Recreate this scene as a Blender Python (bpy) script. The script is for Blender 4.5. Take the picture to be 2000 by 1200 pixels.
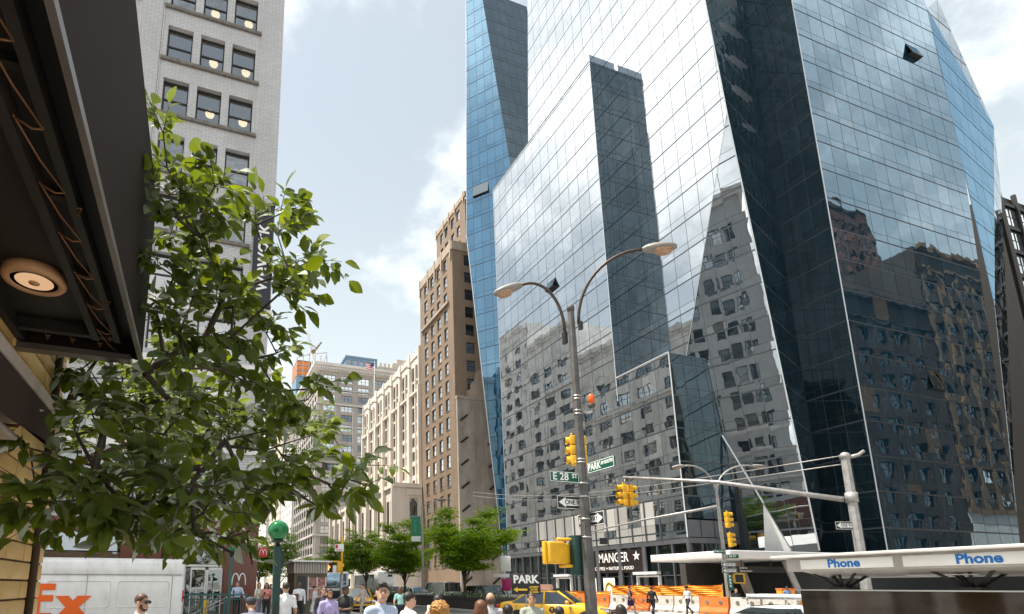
import bpy, bmesh, math, random
import numpy as np
from mathutils import Vector, Matrix
for _o in list(bpy.data.objects): bpy.data.objects.remove(_o)
R = math.radians
random.seed(7)
scene = bpy.context.scene
COL = scene.collection
# ------------------------------------------------------------------ camera
cam_d = bpy.data.cameras.new('camera'); cam = bpy.data.objects.new('camera', cam_d); COL.objects.link(cam)
cam.location = (0, 0, 1.65); cam.rotation_euler = (R(90 + 11.33), 0, R(-18.92))
cam_d.sensor_fit = 'HORIZONTAL'; cam_d.sensor_width = 36; cam_d.lens = 19.566
cam_d.shift_x = 0.1175; cam_d.shift_y = 0.1635; cam_d.clip_start = 0.05; cam_d.clip_end = 6000
scene.camera = cam
scene.render.resolution_x, scene.render.resolution_y = 1024, 614
# ------------------------------------------------------------------ sky and sun
SUN_EL, SUN_AZ = 67, -68            # azimuth from +Y, clockwise positive: the sun stands ahead to the left
world = bpy.data.worlds.new('World'); scene.world = world; world.use_nodes = True
nt = world.node_tree; N = nt.nodes; L = nt.links; N.clear()
out = N.new('ShaderNodeOutputWorld'); bg = N.new('ShaderNodeBackground'); bg.inputs[1].default_value = 0.09
sky = N.new('ShaderNodeTexSky'); sky.sky_type = 'NISHITA'; sky.sun_disc = False
sky.sun_elevation = R(SUN_EL); sky.sun_rotation = R(SUN_AZ); sky.air_density = 1.0; sky.dust_density = 1.4; sky.ozone_density = 1.6
tc = N.new('ShaderNodeTexCoord')
sep = N.new('ShaderNodeSeparateXYZ'); L.new(tc.outputs['Generated'], sep.inputs[0])
zz = N.new('ShaderNodeMath'); zz.operation = 'MAXIMUM'; L.new(sep.outputs[2], zz.inputs[0]); zz.inputs[1].default_value = 0.0
zc = N.new('ShaderNodeMath'); zc.operation = 'ADD'; L.new(zz.outputs[0], zc.inputs[0]); zc.inputs[1].default_value = 0.32
def wmath(op, a, b):
    n = N.new('ShaderNodeMath'); n.operation = op
    for i, v in enumerate((a, b)):
        if v is None: continue
        if isinstance(v, (int, float)): n.inputs[i].default_value = v
        else: L.new(v, n.inputs[i])
    return n.outputs[0]
cx_ = wmath('DIVIDE', sep.outputs[0], zc.outputs[0]); cy_ = wmath('DIVIDE', sep.outputs[1], zc.outputs[0])
cmb = N.new('ShaderNodeCombineXYZ'); L.new(cx_, cmb.inputs[0]); L.new(cy_, cmb.inputs[1]); cmb.inputs[2].default_value = 3.7
def wnoise(scale, detail, rough, off):
    mp = N.new('ShaderNodeMapping'); L.new(cmb.outputs[0], mp.inputs[0]); mp.inputs['Location'].default_value = off
    n = N.new('ShaderNodeTexNoise'); n.inputs['Scale'].default_value = scale; n.inputs['Detail'].default_value = detail
    n.inputs['Roughness'].default_value = rough; L.new(mp.outputs[0], n.inputs['Vector']); return n.outputs['Fac']
def wramp(v, a, b):
    r = N.new('ShaderNodeMapRange'); r.interpolation_type = 'SMOOTHSTEP'; L.new(v, r.inputs[0])
    r.inputs[1].default_value = a; r.inputs[2].default_value = b; return r.outputs[0]
n_big = wnoise(1.15, 9, 0.58, (45.2, 76.7, 0)); n_fine = wnoise(3.6, 8, 0.62, (1.0, 7.7, 2.0))
cl = wmath('ADD', wmath('MULTIPLY', n_big, 0.72), wmath('MULTIPLY', n_fine, 0.28))
cmask = wramp(cl, 0.472, 0.575)
ccore = wramp(cl, 0.52, 0.68)
haze = wmath('SUBTRACT', 1.0, wramp(zz.outputs[0], 0.0, 0.75))
hm = N.new('ShaderNodeMix'); hm.data_type = 'RGBA'; L.new(wmath('ADD', wmath('MULTIPLY', haze, 0.44), 0.46), hm.inputs[0])
L.new(sky.outputs[0], hm.inputs[6]); hm.inputs[7].default_value = (6.9, 7.4, 7.0, 1)
cc = N.new('ShaderNodeMix'); cc.data_type = 'RGBA'; L.new(ccore, cc.inputs[0]); cc.inputs[6].default_value = (8.8, 9.1, 9.1, 1); cc.inputs[7].default_value = (16.5, 16.2, 15.7, 1)
cm = N.new('ShaderNodeMix'); cm.data_type = 'RGBA'; L.new(wmath('MULTIPLY', cmask, 0.92), cm.inputs[0])
L.new(hm.outputs[2], cm.inputs[6]); L.new(cc.outputs[2], cm.inputs[7])
L.new(cm.outputs[2], bg.inputs[0]); L.new(bg.outputs[0], out.inputs[0])
sd = bpy.data.lights.new('sun', 'SUN'); sd.energy = 4.6; sd.angle = R(0.6); sd.color = (1.0, 0.93, 0.82)
sun = bpy.data.objects.new('sun', sd); COL.objects.link(sun); sun.location = (-30, 10, 60)
_d = Vector((math.sin(R(SUN_AZ)) * math.cos(R(SUN_EL)), math.cos(R(SUN_AZ)) * math.cos(R(SUN_EL)), math.sin(R(SUN_EL))))
sun.rotation_euler = _d.to_track_quat('Z', 'Y').to_euler()
vs = scene.view_settings; vs.view_transform = 'Standard'; vs.look = 'None'; vs.exposure = 0.86; vs.gamma = 1.0; vs.use_curve_mapping = False
scene.render.engine = 'CYCLES'; scene.cycles.max_bounces = 8; scene.cycles.glossy_bounces = 5; scene.cycles.transparent_max_bounces = 12
# ------------------------------------------------------------------ materials
M = {}
def newmat(name):
    m = bpy.data.materials.new(name); m.use_nodes = True; t = m.node_tree; t.nodes.clear()
    o = t.nodes.new('ShaderNodeOutputMaterial'); M[name] = m
    return m, t, o
def nd(t, typ, **kw):
    n = t.nodes.new(typ)
    for k, v in kw.items():
        if k.startswith('i_'):
            key = k[2:]; n.inputs[int(key) if key.isdigit() else key.replace('_', ' ')].default_value = v
        else: setattr(n, k, v)
    return n
def c4(c, f=1.0): return (min(c[0] * f, 1), min(c[1] * f, 1), min(c[2] * f, 1), 1)
def plain(name, col, rough=0.6, metal=0.0, var=0.18, scale=3.0, bump=0.0, bscale=None, spec=0.5, rnd=0.0, streak=0.0, grime=None):
    m, t, o = newmat(name)
    b = nd(t, 'ShaderNodeBsdfPrincipled'); t.links.new(b.outputs[0], o.inputs[0])
    b.inputs['Roughness'].default_value = rough; b.inputs['Metallic'].default_value = metal; b.inputs['Specular IOR Level'].default_value = spec
    g = nd(t, 'ShaderNodeNewGeometry') if False else nd(t, 'ShaderNodeTexCoord')
    src = g.outputs['Object']
    if streak:
        mp = nd(t, 'ShaderNodeMapping'); mp.inputs['Scale'].default_value = (1, 1, streak); t.links.new(src, mp.inputs[0]); src = mp.outputs[0]
    n1 = nd(t, 'ShaderNodeTexNoise', i_Scale=scale, i_Detail=6.0, i_Roughness=0.65); t.links.new(src, n1.inputs['Vector'])
    mr = nd(t, 'ShaderNodeMapRange', i_1=0.3, i_2=0.7); t.links.new(n1.outputs[0], mr.inputs[0])
    mx = nd(t, 'ShaderNodeMix', data_type='RGBA'); t.links.new(mr.outputs[0], mx.inputs[0])
    mx.inputs[6].default_value = c4(grime if grime else col, 1.0 if grime else 1 - var); mx.inputs[7].default_value = c4(col, 1 + var * (0.3 if grime else 1))
    last = mx.outputs[2]
    if rnd:
        oi = nd(t, 'ShaderNodeObjectInfo'); hv = nd(t, 'ShaderNodeHueSaturation'); t.links.new(last, hv.inputs['Color'])
        mm = nd(t, 'ShaderNodeMapRange', i_3=1 - rnd, i_4=1 + rnd); t.links.new(oi.outputs['Random'], mm.inputs[0]); t.links.new(mm.outputs[0], hv.inputs['Value']); last = hv.outputs[0]
    t.links.new(last, b.inputs['Base Color'])
    rr = nd(t, 'ShaderNodeMapRange', i_3=max(rough - 0.12, 0.02), i_4=min(rough + 0.12, 1)); t.links.new(n1.outputs[0], rr.inputs[0]); t.links.new(rr.outputs[0], b.inputs['Roughness'])
    if bump:
        n2 = nd(t, 'ShaderNodeTexNoise', i_Scale=bscale or scale * 6, i_Detail=5.0); t.links.new(g.outputs['Object'], n2.inputs['Vector'])
        bp = nd(t, 'ShaderNodeBump', i_Strength=bump, i_Distance=0.02); t.links.new(n2.outputs[0], bp.inputs['Height']); t.links.new(bp.outputs[0], b.inputs['Normal'])
    return m
def brickmat(name, c1, c2, mortar, bw=0.22, bh=0.075, mort=0.012, rough=0.85, grime=0.35, gscale=0.25, tint=(0.1, 0.09, 0.08)):
    m, t, o = newmat(name)
    b = nd(t, 'ShaderNodeBsdfPrincipled', i_Roughness=rough); t.links.new(b.outputs[0], o.inputs[0])
    tc = nd(t, 'ShaderNodeTexCoord'); sp = nd(t, 'ShaderNodeSeparateXYZ'); t.links.new(tc.outputs['Object'], sp.inputs[0])
    ad = nd(t, 'ShaderNodeMath', operation='ADD'); t.links.new(sp.outputs[0], ad.inputs[0]); t.links.new(sp.outputs[1], ad.inputs[1])
    cb = nd(t, 'ShaderNodeCombineXYZ'); t.links.new(ad.outputs[0], cb.inputs[0]); t.links.new(sp.outputs[2], cb.inputs[1])
    br = nd(t, 'ShaderNodeTexBrick', i_Scale=1.0); t.links.new(cb.outputs[0], br.inputs['Vector'])
    br.inputs['Color1'].default_value = c4(c1); br.inputs['Color2'].default_value = c4(c2); br.inputs['Mortar'].default_value = c4(mortar)
    br.inputs['Mortar Size'].default_value = mort; br.inputs['Brick Width'].default_value = bw; br.inputs['Row Height'].default_value = bh; br.inputs['Bias'].default_value = 0.0
    mp = nd(t, 'ShaderNodeMapping'); mp.inputs['Scale'].default_value = (1, 1, 0.28); t.links.new(tc.outputs['Object'], mp.inputs[0])
    n1 = nd(t, 'ShaderNodeTexNoise', i_Scale=gscale * 3, i_Detail=8.0, i_Roughness=0.7); t.links.new(mp.outputs[0], n1.inputs['Vector'])
    mr = nd(t, 'ShaderNodeMapRange', i_1=0.45, i_2=0.75, i_3=0.0, i_4=grime); t.links.new(n1.outputs[0], mr.inputs[0])
    mx = nd(t, 'ShaderNodeMix', data_type='RGBA'); t.links.new(mr.outputs[0], mx.inputs[0]); t.links.new(br.outputs['Color'], mx.inputs[6]); mx.inputs[7].default_value = c4(tint)
    t.links.new(mx.outputs[2], b.inputs['Base Color'])
    bp = nd(t, 'ShaderNodeBump', i_Strength=0.5, i_Distance=0.01); iv = nd(t, 'ShaderNodeMath', operation='SUBTRACT'); iv.inputs[0].default_value = 1
    t.links.new(br.outputs['Fac'], iv.inputs[1]); t.links.new(iv.outputs[0], bp.inputs['Height']); t.links.new(bp.outputs[0], b.inputs['Normal'])
    return m
def mirror_glass(name, tint, base, r0, r90, wave=0.05, wscale=0.5, rough=0.008, rnd=0.25, blinds=False):
    """coated curtain-wall glass: a dark body under a clear reflecting coat, slightly wavy"""
    m, t, o = newmat(name)
    tc = nd(t, 'ShaderNodeTexCoord')
    n1 = nd(t, 'ShaderNodeTexNoise', i_Scale=wscale, i_Detail=1.5, i_Roughness=0.4); t.links.new(tc.outputs['Object'], n1.inputs['Vector'])
    bp = nd(t, 'ShaderNodeBump', i_Strength=1.0, i_Distance=wave); t.links.new(n1.outputs[0], bp.inputs['Height'])
    gl = nd(t, 'ShaderNodeBsdfGlossy', i_Roughness=rough); gl.inputs['Color'].default_value = c4(tint); t.links.new(bp.outputs[0], gl.inputs['Normal'])
    df = nd(t, 'ShaderNodeBsdfDiffuse'); gi = nd(t, 'ShaderNodeNewGeometry'); oi = nd(t, 'ShaderNodeObjectInfo'); rs = nd(t, 'ShaderNodeMath', operation='ADD'); t.links.new(gi.outputs['Random Per Island'], rs.inputs[0]); t.links.new(oi.outputs['Random'], rs.inputs[1])
    rf = nd(t, 'ShaderNodeMath', operation='FRACT'); t.links.new(rs.outputs[0], rf.inputs[0])
    hv = nd(t, 'ShaderNodeHueSaturation'); hv.inputs['Color'].default_value = c4(base); mm = nd(t, 'ShaderNodeMapRange', i_3=1 - rnd, i_4=1 + rnd)
    t.links.new(rf.outputs[0], mm.inputs[0]); t.links.new(mm.outputs[0], hv.inputs['Value'])
    bl = nd(t, 'ShaderNodeMath', operation='GREATER_THAN'); t.links.new(rf.outputs[0], bl.inputs[0]); bl.inputs[1].default_value = 0.955 if blinds else 2.0      # a few rooms have pale blinds down
    bx = nd(t, 'ShaderNodeMix', data_type='RGBA'); t.links.new(bl.outputs[0], bx.inputs[0]); t.links.new(hv.outputs[0], bx.inputs[6]); bx.inputs[7].default_value = (0.085, 0.09, 0.092, 1); t.links.new(bx.outputs[2], df.inputs[0])
    lw = nd(t, 'ShaderNodeLayerWeight', i_Blend=0.5); pw = nd(t, 'ShaderNodeMath', operation='POWER'); t.links.new(lw.outputs['Facing'], pw.inputs[0]); pw.inputs[1].default_value = 2.6
    mr0 = nd(t, 'ShaderNodeMapRange', i_3=r0, i_4=r90); t.links.new(pw.outputs[0], mr0.inputs[0])
    n2 = nd(t, 'ShaderNodeTexNoise', i_Scale=1.7, i_Detail=6.0, i_Roughness=0.7); t.links.new(tc.outputs['Object'], n2.inputs['Vector']); dm = nd(t, 'ShaderNodeMapRange', i_1=0.35, i_2=0.7, i_3=1.03, i_4=0.93); t.links.new(n2.outputs[0], dm.inputs[0])      # dust film
    pv = nd(t, 'ShaderNodeMapRange', i_3=0.93, i_4=1.04); t.links.new(rf.outputs[0], pv.inputs[0]); q1 = nd(t, 'ShaderNodeMath', operation='MULTIPLY'); t.links.new(dm.outputs[0], q1.inputs[0]); t.links.new(pv.outputs[0], q1.inputs[1])
    mr = nd(t, 'ShaderNodeMath', operation='MULTIPLY', use_clamp=True); t.links.new(mr0.outputs[0], mr.inputs[0]); t.links.new(q1.outputs[0], mr.inputs[1])
    mx = nd(t, 'ShaderNodeMixShader'); t.links.new(mr.outputs[0], mx.inputs[0]); t.links.new(df.outputs[0], mx.inputs[1]); t.links.new(gl.outputs[0], mx.inputs[2])
    t.links.new(mx.outputs[0], o.inputs[0]); return m
def clear_glass(name, tint=(0.75, 0.82, 0.85), refl=0.35, alpha=0.6, wave=0.02, wscale=1.2):
    m, t, o = newmat(name)
    tc = nd(t, 'ShaderNodeTexCoord'); n1 = nd(t, 'ShaderNodeTexNoise', i_Scale=wscale, i_Detail=1.0); t.links.new(tc.outputs['Object'], n1.inputs['Vector'])
    bp = nd(t, 'ShaderNodeBump', i_Strength=1.0, i_Distance=wave); t.links.new(n1.outputs[0], bp.inputs['Height'])
    gl = nd(t, 'ShaderNodeBsdfGlossy', i_Roughness=0.01); t.links.new(bp.outputs[0], gl.inputs['Normal'])
    tr = nd(t, 'ShaderNodeBsdfTransparent'); tr.inputs[0].default_value = c4(tint, alpha)
    lw = nd(t, 'ShaderNodeLayerWeight', i_Blend=0.5); mr = nd(t, 'ShaderNodeMapRange', i_3=refl, i_4=0.95); pw = nd(t, 'ShaderNodeMath', operation='POWER'); t.links.new(lw.outputs['Facing'], pw.inputs[0]); pw.inputs[1].default_value = 3
    t.links.new(pw.outputs[0], mr.inputs[0]); mx = nd(t, 'ShaderNodeMixShader'); t.links.new(mr.outputs[0], mx.inputs[0]); t.links.new(tr.outputs[0], mx.inputs[1]); t.links.new(gl.outputs[0], mx.inputs[2])
    t.links.new(mx.outputs[0], o.inputs[0]); return m
def emis(name, col, st):
    m, t, o = newmat(name); e = nd(t, 'ShaderNodeEmission', i_Strength=st); e.inputs[0].default_value = c4(col); t.links.new(e.outputs[0], o.inputs[0]); return m
def leafmat(name, c_lo, c_hi, trans=0.5, gloss=0.25):
    m, t, o = newmat(name)
    g = nd(t, 'ShaderNodeNewGeometry'); tc = nd(t, 'ShaderNodeTexCoord'); n1 = nd(t, 'ShaderNodeTexNoise', i_Scale=4.0, i_Detail=2.0); t.links.new(tc.outputs['Object'], n1.inputs['Vector'])
    ad = nd(t, 'ShaderNodeMath', operation='ADD'); t.links.new(g.outputs['Random Per Island'], ad.inputs[0]); t.links.new(n1.outputs[0], ad.inputs[1])
    ml = nd(t, 'ShaderNodeMath', operation='MULTIPLY'); t.links.new(ad.outputs[0], ml.inputs[0]); ml.inputs[1].default_value = 0.5
    mx = nd(t, 'ShaderNodeMix', data_type='RGBA'); t.links.new(ml.outputs[0], mx.inputs[0]); mx.inputs[6].default_value = c4(c_lo); mx.inputs[7].default_value = c4(c_hi)
    nv = nd(t, 'ShaderNodeTexNoise', i_Scale=38.0, i_Detail=4.0, i_Roughness=.7); t.links.new(tc.outputs['Object'], nv.inputs['Vector']); bv = nd(t, 'ShaderNodeBump', i_Strength=.55, i_Distance=.012); t.links.new(nv.outputs[0], bv.inputs['Height'])
    d = nd(t, 'ShaderNodeBsdfDiffuse'); t.links.new(mx.outputs[2], d.inputs[0]); t.links.new(bv.outputs[0], d.inputs['Normal'])
    tr = nd(t, 'ShaderNodeBsdfTranslucent'); hs = nd(t, 'ShaderNodeHueSaturation', i_Hue=0.47, i_Saturation=1.15, i_Value=1.9); t.links.new(mx.outputs[2], hs.inputs['Color']); t.links.new(hs.outputs[0], tr.inputs[0])
    m1 = nd(t, 'ShaderNodeMixShader', i_0=trans); t.links.new(d.outputs[0], m1.inputs[1]); t.links.new(tr.outputs[0], m1.inputs[2])
    gl = nd(t, 'ShaderNodeBsdfGlossy', i_Roughness=0.42); gl.inputs[0].default_value = (0.8, 0.88, 0.85, 1); t.links.new(bv.outputs[0], gl.inputs['Normal'])
    fr = nd(t, 'ShaderNodeFresnel', i_IOR=1.45); fm = nd(t, 'ShaderNodeMath', operation='MULTIPLY'); t.links.new(fr.outputs[0], fm.inputs[0]); fm.inputs[1].default_value = gloss * 4
    m2 = nd(t, 'ShaderNodeMixShader'); t.links.new(fm.outputs[0], m2.inputs[0]); t.links.new(m1.outputs[0], m2.inputs[1]); t.links.new(gl.outputs[0], m2.inputs[2])
    t.links.new(m2.outputs[0], o.inputs[0]); return m
# ------------------------------------------------------------------ mesh helpers
class MB:
    def __init__(s): s.v = []; s.f = []; s.m = []; s.sm = []
    def add(s, vs, fs, mi=0, smooth=False):
        b = len(s.v); s.v.extend([tuple(p) for p in vs])
        for f in fs: s.f.append(tuple(b + i for i in f)); s.m.append(mi); s.sm.append(smooth)
    def hexa(s, p, mi=0):      # 8 points: bottom 4 ccw then top 4
        s.add(p, [(3, 2, 1, 0), (4, 5, 6, 7), (0, 1, 5, 4), (1, 2, 6, 5), (2, 3, 7, 6), (3, 0, 4, 7)], mi)
    def box(s, x0, y0, z0, x1, y1, z1, mi=0, mt=None):
        p = [Vector(q) for q in ((x0, y0, z0), (x1, y0, z0), (x1, y1, z0), (x0, y1, z0), (x0, y0, z1), (x1, y0, z1), (x1, y1, z1), (x0, y1, z1))]
        if mt is not None: p = [mt @ q for q in p]
        s.hexa(p, mi)
    def cbox(s, c, d, mi=0, mt=None): s.box(c[0] - d[0] / 2, c[1] - d[1] / 2, c[2] - d[2] / 2, c[0] + d[0] / 2, c[1] + d[1] / 2, c[2] + d[2] / 2, mi, mt)
    def rbox(s, x0, y0, z0, x1, y1, z1, r, mi=0, mt=None, seg=3):   # box with rounded edges
        bm = bmesh.new(); bmesh.ops.create_cube(bm, size=1.0)
        for v in bm.verts: v.co = Vector((x0 + (v.co.x + .5) * (x1 - x0), y0 + (v.co.y + .5) * (y1 - y0), z0 + (v.co.z + .5) * (z1 - z0)))
        bmesh.ops.bevel(bm, geom=bm.edges[:], offset=r, segments=seg, affect='EDGES', profile=0.5)
        s.frombm(bm, mi, mt, True)
    def frombm(s, bm, mi=0, mt=None, smooth=False):
        bm.verts.index_update(); vs = [(mt @ v.co) if mt is not None else v.co.copy() for v in bm.verts]
        s.add(vs, [[v.index for v in f.verts] for f in bm.faces], mi, smooth); bm.free()
    def tube(s, pts, rad, n=8, mi=0, cap=True, smooth=True):
        pts = [Vector(p) for p in pts]; k = len(pts)
        if not hasattr(rad, '__len__'): rad = [rad] * k
        vs = []; ref = None
        for i in range(k):
            t = (pts[min(i + 1, k - 1)] - pts[max(i - 1, 0)])
            if t.length < 1e-9: t = Vector((0, 0, 1))
            t.normalize()
            if ref is None: ref = Vector((1, 0, 0)) if abs(t.x) < 0.8 else Vector((0, 1, 0))
            a = (ref - t * ref.dot(t)); 
            if a.length < 1e-6: a = Vector((0, 1, 0))
            a.normalize(); b = t.cross(a); ref = a
            for j in range(n):
                w = 2 * math.pi * j / n; vs.append(pts[i] + (a * math.cos(w) + b * math.sin(w)) * rad[i])
        fs = [(i * n + j, i * n + (j + 1) % n, (i + 1) * n + (j + 1) % n, (i + 1) * n + j) for i in range(k - 1) for j in range(n)]
        s.add(vs, fs, mi, smooth)
        if cap:
            b = len(s.v) - len(vs); s.f.append(tuple(b + j for j in reversed(range(n)))); s.m.append(mi); s.sm.append(False)
            s.f.append(tuple(b + (k - 1) * n + j for j in range(n))); s.m.append(mi); s.sm.append(False)
    def lathe(s, prof, n=20, mi=0, mt=None, smooth=True):     # prof: (r, z)
        vs = []
        for r, z in prof:
            for j in range(n):
                w = 2 * math.pi * j / n; p = Vector((r * math.cos(w), r * math.sin(w), z)); vs.append(mt @ p if mt is not None else p)
        fs = [(i * n + j, i * n + (j + 1) % n, (i + 1) * n + (j + 1) % n, (i + 1) * n + j) for i in range(len(prof) - 1) for j in range(n)]
        s.add(vs, fs, mi, smooth); b = len(s.v) - len(vs)
        if prof[0][0] > 1e-5: s.f.append(tuple(b + j for j in reversed(range(n)))); s.m.append(mi); s.sm.append(False)
        if prof[-1][0] > 1e-5: s.f.append(tuple(b + (len(prof) - 1) * n + j for j in range(n))); s.m.append(mi); s.sm.append(False)
    def prism(s, poly, a, b, mi=0, mt=None):   # poly of (u, v) extruded along local y a..b as (u, y, v)
        n = len(poly); p = [Vector((u, a, v)) for u, v in poly] + [Vector((u, b, v)) for u, v in poly]
        if mt is not None: p = [mt @ q for q in p]
        s.add(p, [tuple(range(n)), tuple(reversed(range(n, 2 * n)))] + [(i + n, (i + 1) % n + n, (i + 1) % n, i) for i in range(n)], mi)
    def grid(s, rows, mi=0, smooth=True, closed=False):
        n = len(rows[0]); vs = [p for r in rows for p in r]
        fs = [(i * n + j, i * n + (j + 1) % n, (i + 1) * n + (j + 1) % n, (i + 1) * n + j) for i in range(len(rows) - 1) for j in range(n if closed else n - 1)]
        s.add(vs, fs, mi, smooth)
    def mesh(s, name, mats):
        me = bpy.data.meshes.new(name); me.from_pydata(s.v, [], s.f)
        for m in (mats if isinstance(mats, (list, tuple)) else [mats]): me.materials.append(M[m] if isinstance(m, str) else m)
        me.polygons.foreach_set('material_index', s.m); me.polygons.foreach_set('use_smooth', s.sm); me.update(); return me
    def build(s, name, mats, parent=None, world=False):
        return link(name, s.mesh(name, mats), parent, world)
def link(name, me, parent=None, world=False, mat=None):
    o = bpy.data.objects.new(name, me); COL.objects.link(o)
    if parent is not None:
        o.parent = parent
        if world:
            pl = parent['_l'] if '_l' in parent else list(parent.location)
            o.matrix_parent_inverse = Matrix.Translation(-Vector(pl))
    if mat is not None: o.matrix_basis = mat
    return o
def tag(o, label, cat, group=None, kind=None):
    o['label'] = label
    if cat: o['category'] = cat
    if group: o['group'] = group
    if kind: o['kind'] = kind
    return o
def struct(o, label=None):
    o['kind'] = 'structure'
    if label: o['label'] = label
    return o
def thing(name, label, cat, loc=(0, 0, 0), rz=0.0, group=None):
    o = bpy.data.objects.new(name, None); COL.objects.link(o); o.location = loc; o.rotation_euler = (0, 0, rz); o.empty_display_size = 0.3
    return tag(o, label, cat, group)
def part(name, mats, parent, world=False):
    """returns a builder: fill it, then call .done()"""
    mb = MB(); mb.done = lambda: mb.build(name, mats, parent, world); return mb
def dup(root, loc, rz, label, group=None):
    r = root.copy(); COL.objects.link(r); r.location = loc; r.rotation_euler = (0, 0, rz); r['label'] = label
    if group: r['group'] = group
    for ch in list(root.children):
        c = ch.copy(); COL.objects.link(c); c.parent = r
        for g in list(ch.children):
            d = g.copy(); COL.objects.link(d); d.parent = c
    return r
def text(body, size, mat, parent, mt, name='lettering', ext=0.004, bold=0.0, sx=1.0, align='CENTER', world=False, spacing=1.0):
    cu = bpy.data.curves.new('txt', 'FONT'); cu.body = body; cu.size = size; cu.extrude = ext; cu.offset = bold; cu.align_x = align; cu.align_y = 'CENTER'; cu.space_character = spacing; cu.resolution_u = 3
    o = bpy.data.objects.new('txt', cu); COL.objects.link(o)
    me = bpy.data.meshes.new_from_object(o); bpy.data.objects.remove(o); me.materials.clear(); me.materials.append(M[mat])
    me.transform(mt @ Matrix.Diagonal((sx, 1, 1, 1)))
    return link(name, me, parent, world)
def frame(O, U, Nn):      # local x = U, y = into the wall (-N), z = up
    U = Vector(U).normalized(); Nn = Vector(Nn).normalized(); Z = Vector((0, 0, 1))
    m = Matrix.Identity(4)
    for i in range(3): m[i][0] = U[i]; m[i][1] = -Nn[i]; m[i][2] = Z[i]; m[i][3] = O[i]
    return m
TXT = Matrix(((1, 0, 0, 0), (0, 0, -1, 0), (0, 1, 0, 0), (0, 0, 0, 1)))   # text plane (x right, y up, faces local -y) inside a frame()
# ------------------------------------------------------------------ palette
plain('asphalt', (0.15, 0.142, 0.132), 0.85, var=0.25, scale=0.6, bump=0.3, bscale=60)
plain('paving', (0.36, 0.345, 0.32), 0.85, var=0.15, scale=0.8, bump=0.2, bscale=30)
plain('kerb', (0.33, 0.32, 0.30), 0.8, var=0.2)
plain('road_paint', (0.72, 0.71, 0.68), 0.7, var=0.2, scale=5)
plain('terrain', (0.16, 0.155, 0.15), 0.9, scale=0.05)
brickmat('white_brick', (0.575, 0.58, 0.595), (0.51, 0.515, 0.53), (0.40, 0.405, 0.415), 0.42, 0.14, 0.02, grime=0.30, gscale=0.22, tint=(0.22, 0.21, 0.21))
plain('white_stone', (0.70, 0.685, 0.665), 0.8, var=0.2, scale=0.8, bump=0.1, streak=0.3)
plain('pale_stone', (0.74, 0.72, 0.69), 0.85, var=0.25, scale=0.5, bump=0.15, streak=0.3)
plain('sill_stone', (0.17, 0.155, 0.14), 0.85, var=0.35, scale=4, bump=0.1)
brickmat('tan_brick', (0.27, 0.185, 0.12), (0.21, 0.145, 0.095), (0.26, 0.2, 0.15), 0.45, 0.15, 0.02, grime=0.5, gscale=0.12, tint=(0.10, 0.07, 0.05))
plain('tan_stone', (0.38, 0.30, 0.225), 0.85, var=0.2, scale=0.8, streak=0.3)
plain('stucco', (0.44, 0.385, 0.33), 0.9, var=0.3, scale=0.35, bump=0.2, grime=(0.22, 0.185, 0.155), streak=0.35)
plain('gothic_stone', (0.72, 0.65, 0.57), 0.85, var=0.18, scale=0.25, bump=0.1, streak=0.25)
plain('gothic_dark', (0.40, 0.335, 0.28), 0.85, var=0.2, scale=0.5)
brickmat('grey_brick', (0.42, 0.375, 0.33), (0.36, 0.32, 0.285), (0.38, 0.34, 0.31), 0.6, 0.2, 0.02, grime=0.3, gscale=0.08, tint=(0.15, 0.13, 0.12))
plain('grey_stone', (0.50, 0.475, 0.45), 0.85, var=0.15, scale=0.3, streak=0.3)
plain('far_beige', (0.56, 0.49, 0.42), 0.9, var=0.12, scale=0.1)
plain('far_pale', (0.62, 0.59, 0.56), 0.9, var=0.1, scale=0.1)
plain('far_blue', (0.16, 0.26, 0.36), 0.4, var=0.2, scale=0.2)
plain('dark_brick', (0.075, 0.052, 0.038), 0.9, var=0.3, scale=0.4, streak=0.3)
plain('rust_brick', (0.22, 0.10, 0.07), 0.9, var=0.3, scale=0.6)
plain('ochre_brick', (0.24, 0.15, 0.08), 0.9, var=0.25, scale=0.5)
plain('concrete', (0.38, 0.37, 0.36), 0.85, var=0.2, scale=1.5, bump=0.1)
plain('dark_core', (0.020, 0.024, 0.027), 0.7, var=0.3, scale=0.4)
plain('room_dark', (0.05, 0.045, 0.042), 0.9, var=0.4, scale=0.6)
plain('black_frame', (0.018, 0.017, 0.016), 0.5, var=0.3)
plain('dark_frame', (0.035, 0.033, 0.032), 0.5, var=0.3)
plain('mullion', (0.13, 0.15, 0.17), 0.4, metal=0.6, var=0.1)
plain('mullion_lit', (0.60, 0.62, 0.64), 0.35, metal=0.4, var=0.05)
plain('white_metal', (0.74, 0.73, 0.72), 0.45, var=0.06, scale=1.5)
plain('blind_white', (0.74, 0.73, 0.70), 0.8, var=0.12, scale=1.2)
plain('brushed_steel', (0.55, 0.54, 0.52), 0.32, metal=1.0, var=0.1, scale=2, streak=8)
mirror_glass('tower_glass', (0.90, 0.955, 1.0), (0.012, 0.02, 0.026), 0.50, 0.94, 0.007, 0.55, blinds=True)
mirror_glass('tower_glass_sky_blue', (0.66, 0.82, 0.94), (0.012, 0.045, 0.075), 0.25, 0.85, 0.010, 0.5, blinds=True)  # right-face glass: the bluer, dimmer sky reflection is put into its tint
mirror_glass('tower_glass_sky_tint', (0.50, 0.74, 0.94), (0.012, 0.07, 0.13), 0.36, 0.85, 0.008, 0.5)  # same tower glass on single facets, blue sky reflection painted into the colour
mirror_glass('tower_glass_shaded', (0.72, 0.85, 0.92), (0.009, 0.020, 0.027), 0.14, 0.62, 0.02, 0.5)  # dimmed copy of the tower glass, shade of the notches put into it
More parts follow.
